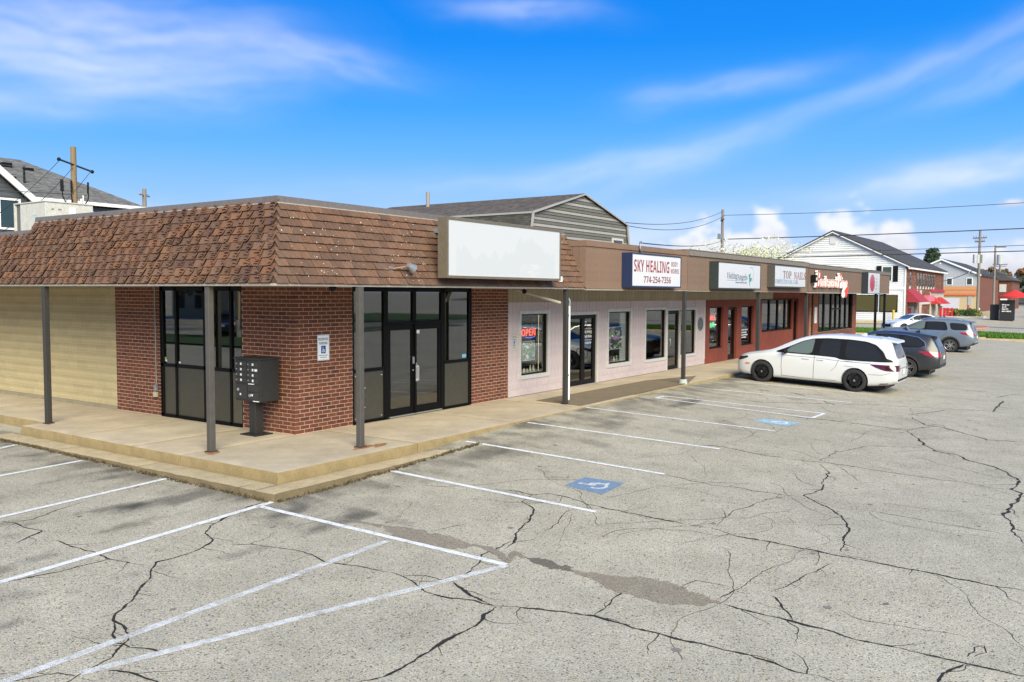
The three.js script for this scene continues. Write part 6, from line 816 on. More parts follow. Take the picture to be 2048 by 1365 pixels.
// ---------------------------------------------------------------- building behind with a gambrel roof
{
  const b = thing('gambrel_building', 'weathered grey building with a shingled gambrel roof behind the shops', 'building');
  const z0 = -6, z1 = -17.4, cx = 21.75, ax = 7.16, hw = 4.12, by = 6.1, hw2 = 4.45, ey = 4.4;
  mesh('wall', prism([[cx - hw2 + .1, -.3], [cx + hw2 - .1, -.3], [cx + hw2 - .1, ey], [cx + hw - .05, by - .05], [cx, ax - .06], [cx - hw + .05, by - .05], [cx - hw2 + .1, ey]], 'z', z1, z0 - .02), std([.16, .16, .15], .95), b);
  const bm = [...tones([.17, .17, .155], 5, .3, { map: rep(T.wood, 1) }), ...tones([.40, .375, .345], 3, .25, { map: rep(T.wood, 1) })];
  const wAt = (y) => y > by ? hw * (ax - y) / (ax - by) : mix(hw2, hw, (y - ey) / (by - ey));
  for (let k = 0; k < 21; k++) { const y = 4.35 + k * .133, y2 = Math.min(y + .15, ax - .06), w0 = wAt(y) - .03, w1 = Math.max(.02, wAt(y2) - .03); const g = new THREE.BufferGeometry(); const A = [[cx - w0, y, z0 + .05], [cx + w0, y, z0 + .05], [cx + w1, y2, z0 + .012], [cx - w1, y2, z0 + .012], [cx - w0, y, z0 - .01], [cx + w0, y, z0 - .01]]; const F = [0, 1, 2, 0, 2, 3, 4, 5, 1, 4, 1, 0]; g.setAttribute('position', new THREE.Float32BufferAttribute(F.flatMap(i => A[i]), 3)); g.computeVertexNormals(); mesh('clapboard', wuv(g), bm[(k * 5) % 8], b); }
  const rm = std([.20, .165, .13], .95, { map: rep(T.roofing, .35), bumpMap: rep(T.rough, 1), bumpScale: .02 }), rs = std([.13, .13, .115], .95, { map: rep(T.roofing, .45), bumpMap: rep(T.rough, 1), bumpScale: .02 });
  const slab = (p, q, zA, zB, t) => prism([[p[0], p[1]], [q[0], q[1]], [q[0], q[1] + t], [p[0], p[1] + t]], 'z', zA, zB);
  mesh('roof', merge([prism([[cx - hw - .1, by - .03], [cx, ax], [cx + hw + .1, by - .03], [cx + hw + .1, by + .03], [cx, ax + .07], [cx - hw - .1, by + .03]], 'z', z1, z0 + .12)]), rm, b, 'brown grey shingled roof');
  mesh('lower_roof', merge([prism([[cx - hw2 - .08, ey], [cx - hw2, ey], [cx - hw + .02, by - .04], [cx - hw - .1, by - .04]], 'z', z1, z0 + .1), prism([[cx + hw2, ey], [cx + hw2 + .08, ey], [cx + hw + .1, by - .04], [cx + hw - .02, by - .04]], 'z', z1, z0 + .1)]), rs, b, 'grey green shingled lower roof slope');
  mesh('rake_trim', merge([prism([[cx - hw - .12, by - .08], [cx, ax - .01], [cx + hw + .12, by - .05], [cx + hw + .12, by + .02], [cx, ax + .06], [cx - hw - .12, by + .02]], 'z', z0 + .122, z0 + .16), prism([[cx - hw2 - .1, ey], [cx - hw2 + .02, ey], [cx - hw + .0, by - .06], [cx - hw - .12, by - .06]], 'z', z0 + .102, z0 + .15), prism([[cx + hw2 - .02, ey], [cx + hw2 + .1, ey], [cx + hw + .12, by - .06], [cx + hw, by - .06]], 'z', z0 + .102, z0 + .15), box(cx - hw - .14, cx - hw - .1, by - .07, by + .01, z1, z0 + .1)]), std([.36, .35, .33], .7), b);
  const w = mesh('window', box(24.4, 25.5, 4.7, 5.42, z0 + .06, z0 + .12), M.whiteTrim, b); mesh('pane', box(24.5, 25.4, 4.8, 5.32, z0 + .121, z0 + .126), carGlass([.05, .06, .07]), w);
  mesh('vent_pipe', rod([21.0, 6.9, -14.3], [21.0, 7.75, -14.3], .09, 10), std([.3, .27, .24], .7), b);
}
// ---------------------------------------------------------------- grey house with hip roof at the far side
{
  const b = thing('grey_house', 'large slate grey sided house with a grey hip roof and white trim', 'house');
  const z = -40, wallM = std([.085, .095, .115], .85), roofM = std([.31, .31, .29], .95, { map: rep(T.roofing, .35) }), tr = std([.78, .78, .78], .6);
  mesh('wall', merge([box(-6, 21.4, -.3, 8.2, -58, z - .5), box(4, 13.8, -.3, 8.2, -44, z + 1.4), prism([[4.2, 8.2], [13.6, 8.2], [8.9, 12.2]], 'z', -44, z + 1.4)]), wallM, b);
  const g = []; for (let k = 0; k < 40; k++) g.push(box(4, 13.82, .2 + k * .25, .2 + k * .25 + .02, z + 1.4, z + 1.425)); mesh('siding', merge(g), wallM, b).userData.kind = 'stuff';
  // hip roof: eaves rectangle, ridge inside
  const e = [[-7, 8.45, z], [22.2, 8.45, z], [22.2, 8.45, -59], [-7, 8.45, -59]], r = [[3, 11.95, -49.5], [18.7, 11.95, -49.5]];
  mesh('roof', merge([quad(e[0], e[1], r[1], r[0]), quad(e[1], e[2], r[1]), quad(e[2], e[3], r[0], r[1]), quad(e[3], e[0], r[0]), box(-7, 22.2, 8.3, 8.44, -59, z)]), roofM, b, 'grey asphalt hip roof');
  mesh('gable_roof', merge([prism([[3.6, 8.0], [3.6, 7.8], [8.9, 12.3], [14.5, 7.6], [14.5, 7.85], [8.9, 12.55]], 'z', -49, z + 1.9)]), roofM, b); mesh('rake_board', prism([[3.5, 7.9], [3.5, 7.55], [8.9, 12.05], [14.6, 7.3], [14.6, 7.75], [8.9, 12.5]], 'z', z + 1.9, z + 2.0), tr, b);
  mesh('fascia', box(-7, 22.25, 8.25, 8.46, z - .02, z + .1), tr, b);
  const win = (x0, x1, y0, y1, zz) => { const w = mesh('window', merge([box(x0, x1, y0, y0 + .12, zz, zz + .08), box(x0, x1, y1 - .12, y1, zz, zz + .08), box(x0, x0 + .12, y0 + .12, y1 - .12, zz, zz + .08), box(x1 - .12, x1, y0 + .12, y1 - .12, zz, zz + .08), box((x0 + x1) / 2 - .08, (x0 + x1) / 2 + .08, y0 + .12, y1 - .12, zz, zz + .08)]), tr, b); mesh('pane', box(x0 + .1, x1 - .1, y0 + .1, y1 - .1, zz + .01, zz + .03), carGlass([.03, .055, .07]), w); };
  win(18.6, 20.3, 6.4, 7.9, z - .5); win(11.0, 13.4, 6.3, 8.1, z + 1.41); win(11.0, 13.4, 3.4, 5.6, z + 1.41);
  for (const [x, y, zz] of [[14.4, 8.95, -41.2], [15.9, 9.9, -43.2], [17.6, 9.2, -42], [19.2, 9.5, -43.3]]) mesh('vent_pipe', rod([x, y - .3, zz], [x, y + .75, zz], .07, 8), M.black, b);
  for (const [x, y, zz] of [[16.6, 11.2, -47.2], [17.9, 11.0, -47.0]]) mesh('roof_vent', box(x - .3, x + .3, y - .2, y + .08, zz, zz + .4), M.black, b);
}
// ---------------------------------------------------------------- white gabled building with brick front
{
  const b = thing('white_building', 'two storey white sided gable building with a brick front and red awnings', 'building');
  const X0 = 80, X1 = 104, zr = -9.8, zf = -2.8, zb = -16.8, ey = 5.75, ry = 9.2, sid = std([.74, .745, .74], .6);
  mesh('wall', prism([[zb, -.4], [zf - .05, -.4], [zf - .05, ey], [zr, ry - .05], [zb, ey]], 'x', X0 + .1, X1), sid, b);
  const g = []; for (let k = 0; k < 46; k++) { const y = -.1 + k * .2; const half = y < ey ? 7 : 7 * (ry - y) / (ry - ey); if (half < .3) break; const a = zr - half + .06, c = zr + half - .06, A = [[X0 + .015, y, a], [X0 + .015, y, c], [X0 + .1, y + .2, c - (y > ey ? .38 : 0)], [X0 + .1, y + .2, a + (y > ey ? .38 : 0)], [X0 + .1, y, a], [X0 + .1, y, c]]; const q = new THREE.BufferGeometry(); q.setAttribute('position', new THREE.Float32BufferAttribute([0, 1, 2, 0, 2, 3, 4, 5, 1, 4, 1, 0].flatMap(i => A[i]), 3)); q.computeVertexNormals(); g.push(wuv(q)); }
  mesh('siding', merge(g), sid, b, 'white lap siding').userData.kind = 'stuff';
  mesh('roof', prism([[zb - .5, ey - .28], [zr, ry - .0], [zf + .5, ey - .28], [zf + .5, ey - .1], [zr, ry + .2], [zb - .5, ey - .1]], 'x', X0 - .25, X1 + .3), std([.12, .12, .125], .9, { map: rep(T.roofing, .3) }), b, 'dark asphalt roof');
  mesh('rake_board', prism([[zb - .5, ey - .34], [zr, ry - .08], [zf + .5, ey - .34], [zf + .5, ey - .24], [zr, ry + .02], [zb - .5, ey - .24]], 'x', X0 - .3, X0 - .255), M.white, b);
  mesh('gutter', merge([box(X0 - .3, X1 + .3, ey - .42, ey - .26, zf + .3, zf + .52), box(X0 - .02, X0 + .08, -.2, ey - .4, zf - .08, zf + .06)]), M.white, b);
  mesh('foundation', box(X0 - .05, X0 + .1, -.4, .2, zb, zf), M.kerb[2], b); mesh('band', box(X0 - .03, X0 + .05, 3.3, 3.55, zb, zf), M.white, b);
  const bk = std([.20, .085, .055], .9, { map: rep(T.brick, .6) }); mesh('brick_front', box(X0 + .08, X1, -.4, ey - .4, zf - .05, zf + .12), bk, b, 'red brown brick front');
  const bs = []; for (let k = 0; k < 70; k++) for (let s = X0 + .1 + (k % 2) * .12; s < X0 + 22; s += .25) if (rnd() < .45) { const c = pick([[.32, .13, .08], [.14, .055, .04], [.26, .1, .06], [.38, .19, .12]]); bs.push(paintG(box(s, s + .23, k * .0785 - .2, k * .0785 - .135, zf + .118, zf + .126), c)); } mesh('brick_courses', merge(bs), std([1, 1, 1], .9, { vertexColors: true }), b).userData.kind = 'stuff';
  const win = (z0, z1, y0, y1) => { const w = mesh('window', box(X0 - .02, X0 + .05, y0, y1, z0, z1), M.blackFrame, b); mesh('pane', box(X0 - .035, X0 - .022, y0 + .08, y1 - .08, z0 + .08, z1 - .08), carGlass([.09, .08, .035]), w); return w; };
  win(-8.9, -5.28, 1.08, 2.78); const w2 = win(-5.14, -3.45, 1.08, 2.78);
  for (const [z, y] of [[-8.2, 2.0], [-7.75, 2.0]]) mesh('lamp', new THREE.SphereGeometry(.14, 10, 8).translate(X0 - .04, y, z), std([.5, .45, .3], .5, { emissive: C(1, .9, .6), emissiveIntensity: .8 }), b);
  const uw = mesh('window', box(X0 - .02, X0 + .05, 4.1, 5.65, -5.0, -4.0), M.white, b); mesh('pane', box(X0 - .035, X0 - .022, 4.2, 5.55, -4.9, -4.1), carGlass([.06, .08, .08]), uw); mesh('shutter', box(X0 - .03, X0 + .05, 4.1, 5.65, -5.5, -5.05), M.black, b); mesh('shutter', box(X0 - .03, X0 + .05, 4.1, 5.65, -3.95, -3.5), M.black, b);
  mesh('gable_vent', box(X0 - .03, X0 + .05, 8.0, 8.7, -10.1, -9.5), std([.6, .6, .6], .7), b); mesh('wall_unit', rbox(X0 - .3, X0, 2.95, 3.5, -5.0, -4.3, .03), std([.55, .55, .55], .6), b);
  for (let i = 0; i < 8; i++) { const x = 81.3 + (i ? 1.6 : 0) + i * 1.75 + (i > 0 ? 1 : 0); const w = mesh('window', box(x, x + .75, 3.4, 5.0, zf + .1, zf + .15), M.whiteTrim, b); mesh('pane', box(x + .1, x + .65, 3.7, 4.92, zf + .151, zf + .156), carGlass([.04, .04, .05]), w); mesh('shutter', merge([box(x - .2, x - .02, 3.6, 5.0, zf + .12, zf + .16), box(x + .77, x + .95, 3.6, 5.0, zf + .12, zf + .16)]), std([.02, .02, .022], .6), b); }
  const aw = (x0, x1, y0, y1, d, m) => mesh('awning', prism([[zf + .1, y0], [zf + .1 + d, y0], [zf + .1, y1]], 'x', x0, x1), m, b, 'red fabric awning'); const am = std([.33, .03, .045], .8), am2 = std([.5, .04, .04], .8);
  aw(80.4, 85.5, 2.05, 3.4, 1.3, am); aw(94.5, 97.6, 1.75, 2.6, 1.1, am2); aw(99.2, 102.4, 1.75, 2.6, 1.1, am2); aw(94.2, 103.8, 3.1, 3.5, .35, am);
  mesh('awning_valance', merge([box(94.5, 97.6, 1.55, 1.76, zf + 1.19, zf + 1.22), box(99.2, 102.4, 1.55, 1.76, zf + 1.19, zf + 1.22), box(80.4, 85.5, 1.85, 2.06, zf + 1.39, zf + 1.42)]), M.whiteTrim, b);
  mesh('shop_sign', box(89.6, 93.6, 2.1, 2.75, zf + .2, zf + .7), std([.62, .16, .22], .6), b, 'pink sign box'); mesh('stone_panel', box(94.2, 103.9, 0, 3.1, zf + .12, zf + .2), std([.5, .46, .38], .8), b); mesh('entrance', merge([box(95, 97.2, 0, 1.7, zf + .2, zf + .24), box(99.6, 102, 0, 1.7, zf + .2, zf + .24)]), std([.2, .19, .15], .5), b);
  mesh('shop_window', merge([box(81, 84.6, .3, 1.95, zf + .12, zf + .16)]), carGlass([.03, .03, .03]), b); mesh('column', merge([box(85.2, 85.5, 0, 3.3, zf + .12, zf + .3), box(87.5, 87.8, 0, 3.3, zf + .12, zf + .3)]), M.whiteTrim, b);
}
// ---------------------------------------------------------------- grey and tan building further along
{
  const b = thing('grey_tan_building', 'grey gabled building with an orange band and tan ground floor', 'building');
  const X0 = 123, zr = -5.6, zf = -.95, zb = -10.2, ey = 5.7, ry = 7.75;
  mesh('wall', prism([[zb, -.3], [zf, -.3], [zf, ey], [zr, ry], [zb, ey]], 'x', X0, 150), std([.37, .39, .43], .7), b);
  mesh('roof', prism([[zb - .4, ey - .2], [zr, ry + .02], [zf + .4, ey - .2], [zf + .4, ey - .02], [zr, ry + .2], [zb - .4, ey - .02]], 'x', X0 - .3, 150.3), std([.05, .05, .053], .9), b); mesh('rake_board', prism([[zb - .4, ey - .28], [zr, ry - .06], [zf + .4, ey - .28], [zf + .4, ey - .05], [zr, ry + .16], [zb - .4, ey - .05]], 'x', X0 - .36, X0 - .305), M.white, b);
  mesh('sign_band', box(X0 - .3, X0, 3.0, 4.0, -6.4, zf), std([.52, .27, .12], .6), b, 'orange sign band'); mesh('band_strip', merge([box(X0 - .33, X0 - .29, 3.45, 3.55, -5.4, zf), box(X0 - .32, X0 - .301, 2.72, 3.0, -6.4, zf)]), std([.62, .16, .06], .6), b); mesh('ground_floor', box(X0 - .12, X0, -.3, 2.7, -6.4, zf), std([.50, .40, .24], .85), b); mesh('loading_door', box(X0 - .2, X0 - .12, .3, 2.35, -5.2, -3.2), std([.55, .54, .6], .6), b); mesh('drain', box(X0 - .2, X0 - .12, 0, 2.7, -2.1, -1.7), std([.35, .37, .4], .6), b);
  for (const z of [-4.9, -2.4]) { const w = mesh('window', box(X0 - .06, X0, 4.15, 5.2, z, z + .8), M.white, b); mesh('pane', box(X0 - .08, X0 - .061, 4.25, 5.1, z + .1, z + .7), carGlass([.05, .06, .06]), w); }
  mesh('brick_side', box(X0 + .05, 150, -.3, ey - .3, zf + .01, zf + .15), std([.24, .09, .06], .9, { map: rep(T.brick, .5) }), b); mesh('lamp', new THREE.SphereGeometry(.12, 8, 6).translate(X0 - .5, 7.2, -5.7), M.white, b);
}
{ const b = thing('brick_house', 'small red brick house beyond the grey building', 'house'); const m = std([.23, .09, .06], .9, { map: rep(T.brick, .5) }); mesh('wall', box(152, 168, -.3, 5.4, -4, 1.0), m, b); mesh('roof', prism([[-4.4, 5.2], [-1.5, 6.9], [1.5, 5.2]], 'x', 151.6, 168.4), std([.08, .075, .07], .9), b); mesh('door', box(151.9, 152, 0, 2.2, -.6, .4), M.white, b); mesh('window', merge([box(151.9, 152, 3.3, 4.6, -.8, .2), box(151.9, 152, 3.3, 4.6, -3, -2)]), M.whiteTrim, b); }
// ---------------------------------------------------------------- poles and wires
function pole(label, x, z, y0, h, r, arms, extra) { const p = thing('utility_pole', label, 'utility pole', 'utility poles', [x, y0, z]); mesh('shaft', new THREE.CylinderGeometry(r * .72, r, h, 12).translate(0, h / 2, 0), x < 20 ? M.poleNew : M.pole, p); for (const [y, w, a] of arms) { const g = box(-w / 2, w / 2, y - .06, y + .06, -.05, .05); g.rotateY(a); mesh('crossarm', g, M.pole, p); for (const q of [-.46, -.28, .28, .46]) mesh('insulator', new THREE.CylinderGeometry(.035, .05, .2, 8).translate(Math.cos(a) * w * q, y + .15, -Math.sin(a) * w * q), std([.3, .3, .32], .4), p); } if (extra) extra(p); return p; }
pole('weathered brown pole with a thin crossarm behind the cream rooftop unit', 12.9, -31.8, -.3, 10.7, .19, [], (p) => { mesh('crossarm', rod([-.95, 9.9, .35], [1.15, 9.55, -.25], .05), M.wire, p); for (const [x, y, z] of [[-.95, 9.9, .35], [1.15, 9.55, -.25]]) mesh('insulator', new THREE.SphereGeometry(.1, 8, 6).translate(x, y, z), M.black, p); mesh('riser', merge([rod([.42, 0, .1], [.32, 8.0, .1], .06), rod([.55, 0, .1], [.42, 8.2, .1], .035)]), M.white, p); for (const q of [-1, -.35, .9]) { mesh('fuse_cutout', rod([q * .7, 8.3, .2], [q * .72, 8.9, .2], .05), M.black, p); mesh('lead', tube([[q * .72, 8.6, .2], [q * .7, 8.0, .2], [q * .3, 7.5, .15], [0, 7.3, .1]], .028, 6), M.black, p); } });
pole('distant pole with one crossarm beyond the hip roofed house', 41.3, -70.4, -.3, 13.9, .28, [[13.2, 2.6, .6]]);
pole('pole with a floodlight beside the blossoming tree', 61.2, -14.5, -.3, 10.5, .16, [[9.6, 1.9, .5]], (p) => { mesh('flood_lamp', box(-.9, -.35, 7.9, 8.35, -.1, .1), M.galv, p); mesh('bracket', rod([-.4, 7.8, 0], [0, 7.5, 0], .04), M.galv, p); });
pole('tall grey pole with transformer cans by the tan building', 96.0, 1.9, .2, 9.8, .17, [[8.9, 1.5, 1.2], [8.5, 1.1, 1.2]], (p) => { for (const q of [-.55, -.2, .42]) mesh('transformer', new THREE.CylinderGeometry(.2, .2, .95, 14).translate(q * .35, 6.6, q * .75), std([.42, .45, .47], .5), p); mesh('bracket', tube([[0, 5.2, -.9], [-.1, 5.0, -1.0], [0, 4.9, -.4], [0, 5.1, 0]], .05, 6), M.galv, p); });
pole('brown pole carrying a single transformer near the red umbrella', 113, 1.9, .2, 8.9, .15, [], (p) => { mesh('crossarm', box(-.1, .1, 8.6, 8.75, -.1, 1.2), M.pole, p); mesh('transformer', new THREE.CylinderGeometry(.36, .36, 1.2, 14).translate(0, 7.1, .55), std([.42, .45, .45], .5), p); mesh('bracket', box(-.05, .05, 6.2, 6.3, 0, 1.3), M.galv, p); });
pole('thin far pole with a crossarm in front of the wooded hill', 160, -1.5, .2, 8.6, .2, [[7.9, 2.4, 1.3]]);
function wire(label, a, b, sag, r = .018) { const m = [(a[0] + b[0]) / 2, (a[1] + b[1]) / 2 - sag, (a[2] + b[2]) / 2]; const P = []; for (let i = 0; i <= 16; i++) { const t = i / 16; P.push([mix(a[0], b[0], t), mix(a[1], b[1], t) - sag * 4 * t * (1 - t), mix(a[2], b[2], t)]); } tag(mesh('overhead_wire', tube(P, r, 5, 24), M.wire), label, 'wire', 'overhead wires'); }
wire('thin wire from the weathered pole to the grey gable, upper', [12.0, 9.6, -31.4], [3, 4.6, -22], .3, .014); wire('thin wire from the weathered pole to the grey gable, middle', [12.8, 9.3, -31.7], [3.8, 4.4, -22], .3, .014); wire('thin wire from the weathered pole to the grey gable, lower', [13.9, 9.2, -32], [4.6, 4.1, -22], .3, .014);
wire('thin wires spanning past the hip roofed house', [12.9, 7.9, -31.8], [-14, 8.3, -38], .25, .02); wire('wire spanning beyond the weathered pole', [12.9, 7.3, -31.8], [40, 9.6, -60], .3, .02);
wire('wire from the floodlight pole to the gambrel roof, upper', [60.9, 10.0, -14.4], [25.9, 6.3, -6.4], .5); wire('wire from the floodlight pole to the gambrel roof, lower', [61.4, 9.7, -14.4], [25.9, 6.2, -6.4], .7); wire('service wire from the floodlight pole to the pipe elbow', [61.2, 7.5, -14.5], [11.6, 4.3, 1.9], .25); wire('low wire behind the brown fascia', [61.2, 6.2, -14.5], [13, 4.0, 0], .3);
wire('long wire crossing the sky above the white gable, top', [61.2, 9.7, -14.5], [64, 10.6, 30], .5, .022);
wire('heavy cable crossing before the white gable', [61.2, 7.6, -14.5], [66, 8.6, 34], .25, .04); wire('cable crossing the white gable above its eave', [61.2, 6.3, -14.5], [66, 7.6, 34], .35, .022); wire('lowest cable crossing the white gable', [61.2, 5.9, -14.5], [66, 6.6, 34], .1, .04);
wire('short cable between the tall grey pole and the tan building', [95.2, 5.6, 1.6], [123, 4.6, -6], .2, .04); wire('cable from the tall grey pole toward the hill', [95.2, 5.4, 1.6], [113, 5.4, 1.9], .2, .04); wire('cable running on from the brown transformer pole', [113, 5.6, 1.9], [150, 4.8, 12], .3, .05);
// ---------------------------------------------------------------- trees
function limbs(h, r, n, spread) { const g = [new THREE.CylinderGeometry(r * .55, r, h * .55, 9).translate(0, h * .275, 0)]; const tips = []; for (let i = 0; i < n; i++) { const a = i / n * 6.283 + rr(-.4, .4), y = h * rr(.3, .55), e = [Math.cos(a) * spread * rr(.5, .95), h * rr(.62, .95), Math.sin(a) * spread * rr(.5, .95)]; g.push(rod([0, y, 0], e, r * .38, 6, r * .1)); tips.push(e); for (let k = 0; k < 3; k++) { const t = rr(.4, .9), s = [e[0] * t, mix(y, e[1], t), e[2] * t], q = [s[0] + rr(-1, 1) * spread * .4, s[1] + rr(.1, .8) * spread * .4, s[2] + rr(-1, 1) * spread * .4]; g.push(rod(s, q, r * .16, 5, r * .05)); tips.push(q); } } return { geo: merge(g.map(q => wuv(q))), tips }; }
function leafCloud(clumps, per, size, cols) { const pos = [], col = [], P = V(), n = V(); for (const [cx, cy, cz, cr] of clumps) for (let i = 0; i < per; i++) { const u = rr(-1, 1), a = rr(0, 6.283), rad = cr * Math.cbrt(rr(.1, 1)); const s = Math.sqrt(1 - u * u); P.set(cx + Math.cos(a) * s * rad, cy + u * rad * .8, cz + Math.sin(a) * s * rad); const q = new THREE.Quaternion().setFromEuler(new THREE.Euler(rr(0, 6), rr(0, 6), rr(0, 6))), k = size * rr(.6, 1.3), c = pick(cols), v = rr(.75, 1.25); for (const [x, y] of [[-k, -k * .6], [k, -k * .6], [k * .2, k], [-k, -k * .6], [k * .2, k], [-k * .8, k * .7]]) { n.set(x, y, 0).applyQuaternion(q); pos.push(P.x + n.x, P.y + n.y, P.z + n.z); col.push(c[0] * v, c[1] * v, c[2] * v); } } const g = new THREE.BufferGeometry(); g.setAttribute('position', new THREE.Float32BufferAttribute(pos, 3)); g.setAttribute('color', new THREE.Float32BufferAttribute(col, 3)); g.computeVertexNormals(); return g; }
const leafM = new THREE.MeshPhysicalMaterial({ color: 0xffffff, vertexColors: true, roughness: .9, side: THREE.DoubleSide });
const barkM = std([.12, .095, .075], .95);
function tree(name, label, x, z, h, spread, cols, o = {}) { const t = thing(name, label, 'tree', o.group, [x, o.y ?? gh(x, z), z]); const L = limbs(h, o.r || h * .028, o.n || 7, spread); mesh('trunk', L.geo, barkM, t); const cl = []; for (const e of L.tips) cl.push([e[0], e[1], e[2], spread * rr(.22, .42)]); for (let i = 0; i < (o.fill ?? 12); i++) { const a = rr(0, 6.3), q = spread * Math.sqrt(rr(0, 1)) * .85; cl.push([Math.cos(a) * q, h * rr(.5, .95) * (1 - .18 * q / spread), Math.sin(a) * q, spread * rr(.2, .38)]); } mesh('crown', leafCloud(cl, o.per || 60, o.leaf || .16, cols), leafM, t); return t; }
tree('blossom_tree', 'white blossoming tree rising behind the brown fascia', 49.4, -8.9, 6.6, 3.9, [[.70, .68, .46], [.76, .75, .58], [.6, .6, .34], [.5, .54, .28]], { n: 13, fill: 22, per: 130, leaf: .06, r: .16 });
{ // pine behind the white building
  const t = thing('pine_tree', 'dark green pine tree rising behind the white building', 'tree', null, [152, .2, -11]); mesh('trunk', rod([0, 0, 0], [0, 10.4, 0], .3, 8, .06), barkM, t); const cl = []; for (let k = 0; k < 26; k++) { const y = 5 + k * .21, r = (1 - (k / 26)) * 2.6 + .4; for (let q = 0; q < 4; q++) { const a = rr(0, 6.3); cl.push([Math.cos(a) * r * rr(.3, 1), y, Math.sin(a) * r * rr(.3, 1), .6]); } } mesh('crown', leafCloud(cl, 40, .16, [[.03, .06, .025], [.05, .085, .03], [.02, .045, .02]]), leafM, t); }
// wooded rise beyond the street
{ const g = new THREE.PlaneGeometry(300, 260, 40, 30); g.rotateX(-Math.PI / 2); const p = g.attributes.position; for (let i = 0; i < p.count; i++) { const x = p.getX(i) + 340, z = p.getZ(i) + 40; const h = ss(190, 330, x) * (8 + fbm(x * .01, z * .02, 3, 3) * 5) * ss(-50, 10, z); p.setXYZ(i, x, h - .4 + (h < .05 ? -1 : 0), z); } g.computeVertexNormals(); structure('hill', wuv(g, .1), std([.10, .085, .05], 1), 'low wooded hill beyond the street', 'hill');
  const hy = (x, z) => ss(190, 330, x) * (8 + fbm(x * .01, z * .02, 3, 3) * 5) * ss(-50, 10, z) - .4;
  const far = [[[.17, .12, .06], [.13, .1, .06], [.2, .16, .08]], [[.06, .085, .03], [.05, .07, .03]], [[.28, .13, .045], [.22, .11, .05]], [[.14, .13, .09], [.11, .1, .07]], [[.11, .14, .05], [.09, .1, .04]]];
  const lab = ['bare brownish tree on the wooded hill', 'green tree on the wooded hill', 'orange leaved tree on the wooded hill', 'grey bare tree on the wooded hill', 'young green tree on the wooded hill'];
  for (let i = 0; i < 95; i++) { const x = rr(185, 330), z = -22 + rr(0, 1) ** 1.3 * 60; const k = Math.floor(rnd() * 5), h = rr(4.2, 7.2); const t = tree('hill_tree', lab[k], x, z, h, h * .38, far[k], { y: hy(x, z), n: 5, fill: 9, per: 42, leaf: .3, group: 'trees on the wooded hill' }); } }
// trees, houses and cars across the road, mirrored in the shop windows
for (let i = 0; i < 9; i++) tree('roadside_tree', 'leafy tree standing on the lawn across the road', -40 + i * 11 + rr(-3, 3), 60 + rr(-4, 10), rr(8, 12), rr(3, 4.5), [[.07, .1, .03], [.09, .12, .04], [.06, .08, .03]], { per: 34, leaf: .3, group: 'trees across the road' });
for (let i = 0; i < 5; i++) tree('lot_tree', 'leafy tree at the side of the lot facing the block wall', -46 + rr(-4, 3), -34 + i * 13, rr(8, 11), rr(3, 4.2), [[.07, .1, .03], [.09, .11, .04], [.12, .1, .05]], { per: 30, leaf: .3, group: 'trees at the side of the lot' });
for (const [x, w, m] of [[-22, 13, [.66, .65, .62]], [14, 15, [.6, .6, .58]], [48, 14, [.55, .5, .42]]]) { const b = thing('roadside_house', x < 0 ? 'white house across the road' : x < 30 ? 'pale grey house across the road' : 'tan house across the road', 'house', null, [x, -.5, 80]); mesh('wall', box(-w / 2, w / 2, 0, 5.2, 0, 9), std(m, .8), b); mesh('roof', prism([[-.5, 5.1], [4.5, 8.4], [9.5, 5.1]], 'x', -w / 2 - .4, w / 2 + .4), std([.07, .065, .06], .9), b); for (let k = 0; k < 4; k++) mesh('window', box(-w / 2 + 1.5 + k * 3, -w / 2 + 2.6 + k * 3, 1.2, 2.8, -.06, 0), M.black, b); }
// ---------------------------------------------------------------- street furniture at the far corner
const hedge = (label, x, z, l, cols) => { const t = thing('shrub', label, 'shrub', 'shrubs in the planted bed', [x, gh(x, z), z]); const cl = []; for (let i = 0; i < 14; i++) cl.push([rr(-l, l) * .4, rr(.2, .7), rr(-l, l) * .5, .35]); mesh('stem', rod([0, 0, 0], [0, .5, 0], .05), barkM, t); mesh('foliage', leafCloud(cl, 50, .07, cols), leafM, t); };
hedge('low shrub with yellow flowers by the red bins', 92.5, .0, 1.2, [[.08, .14, .03], [.4, .33, .06], [.06, .1, .03]]); hedge('low green shrub in the planted bed', 93, 1.2, 1.4, [[.05, .1, .025], [.08, .14, .03]]); hedge('low shrub with yellow blooms by the tall grey pole', 93.6, 2.0, 1.2, [[.07, .13, .03], [.42, .36, .08]]);
tag(mesh('planted_bed', box(91.2, 95, gh(92, 0) - .1, gh(92, 0) + .12, -.6, 2.9), std([.5, .49, .45], .9)), 'raised kerbed bed by the white building', 'planter'); 
tag(mesh('low_wall', box(97, 97.4, .2, .75, 2.0, 5.2), M.concrete[0]), 'low concrete wall by the tall grey pole', 'wall');
for (let i = 0; i < 4; i++) { const p = thing('red_bin', 'tall red newspaper box by the white building', 'newspaper box', 'red newspaper boxes', [91 + i * .35, gh(91, -1), -1.1 + i * .32]); mesh('body', rbox(-.13, .13, .1, .9, -.12, .12, .03), std([.5, .02, .035], .5), p); mesh('top', rbox(-.15, .15, .9, 1.04, -.14, .14, .05), std([.55, .03, .05], .5), p); mesh('leg', box(-.05, .05, 0, .1, -.05, .05), M.black, p); }
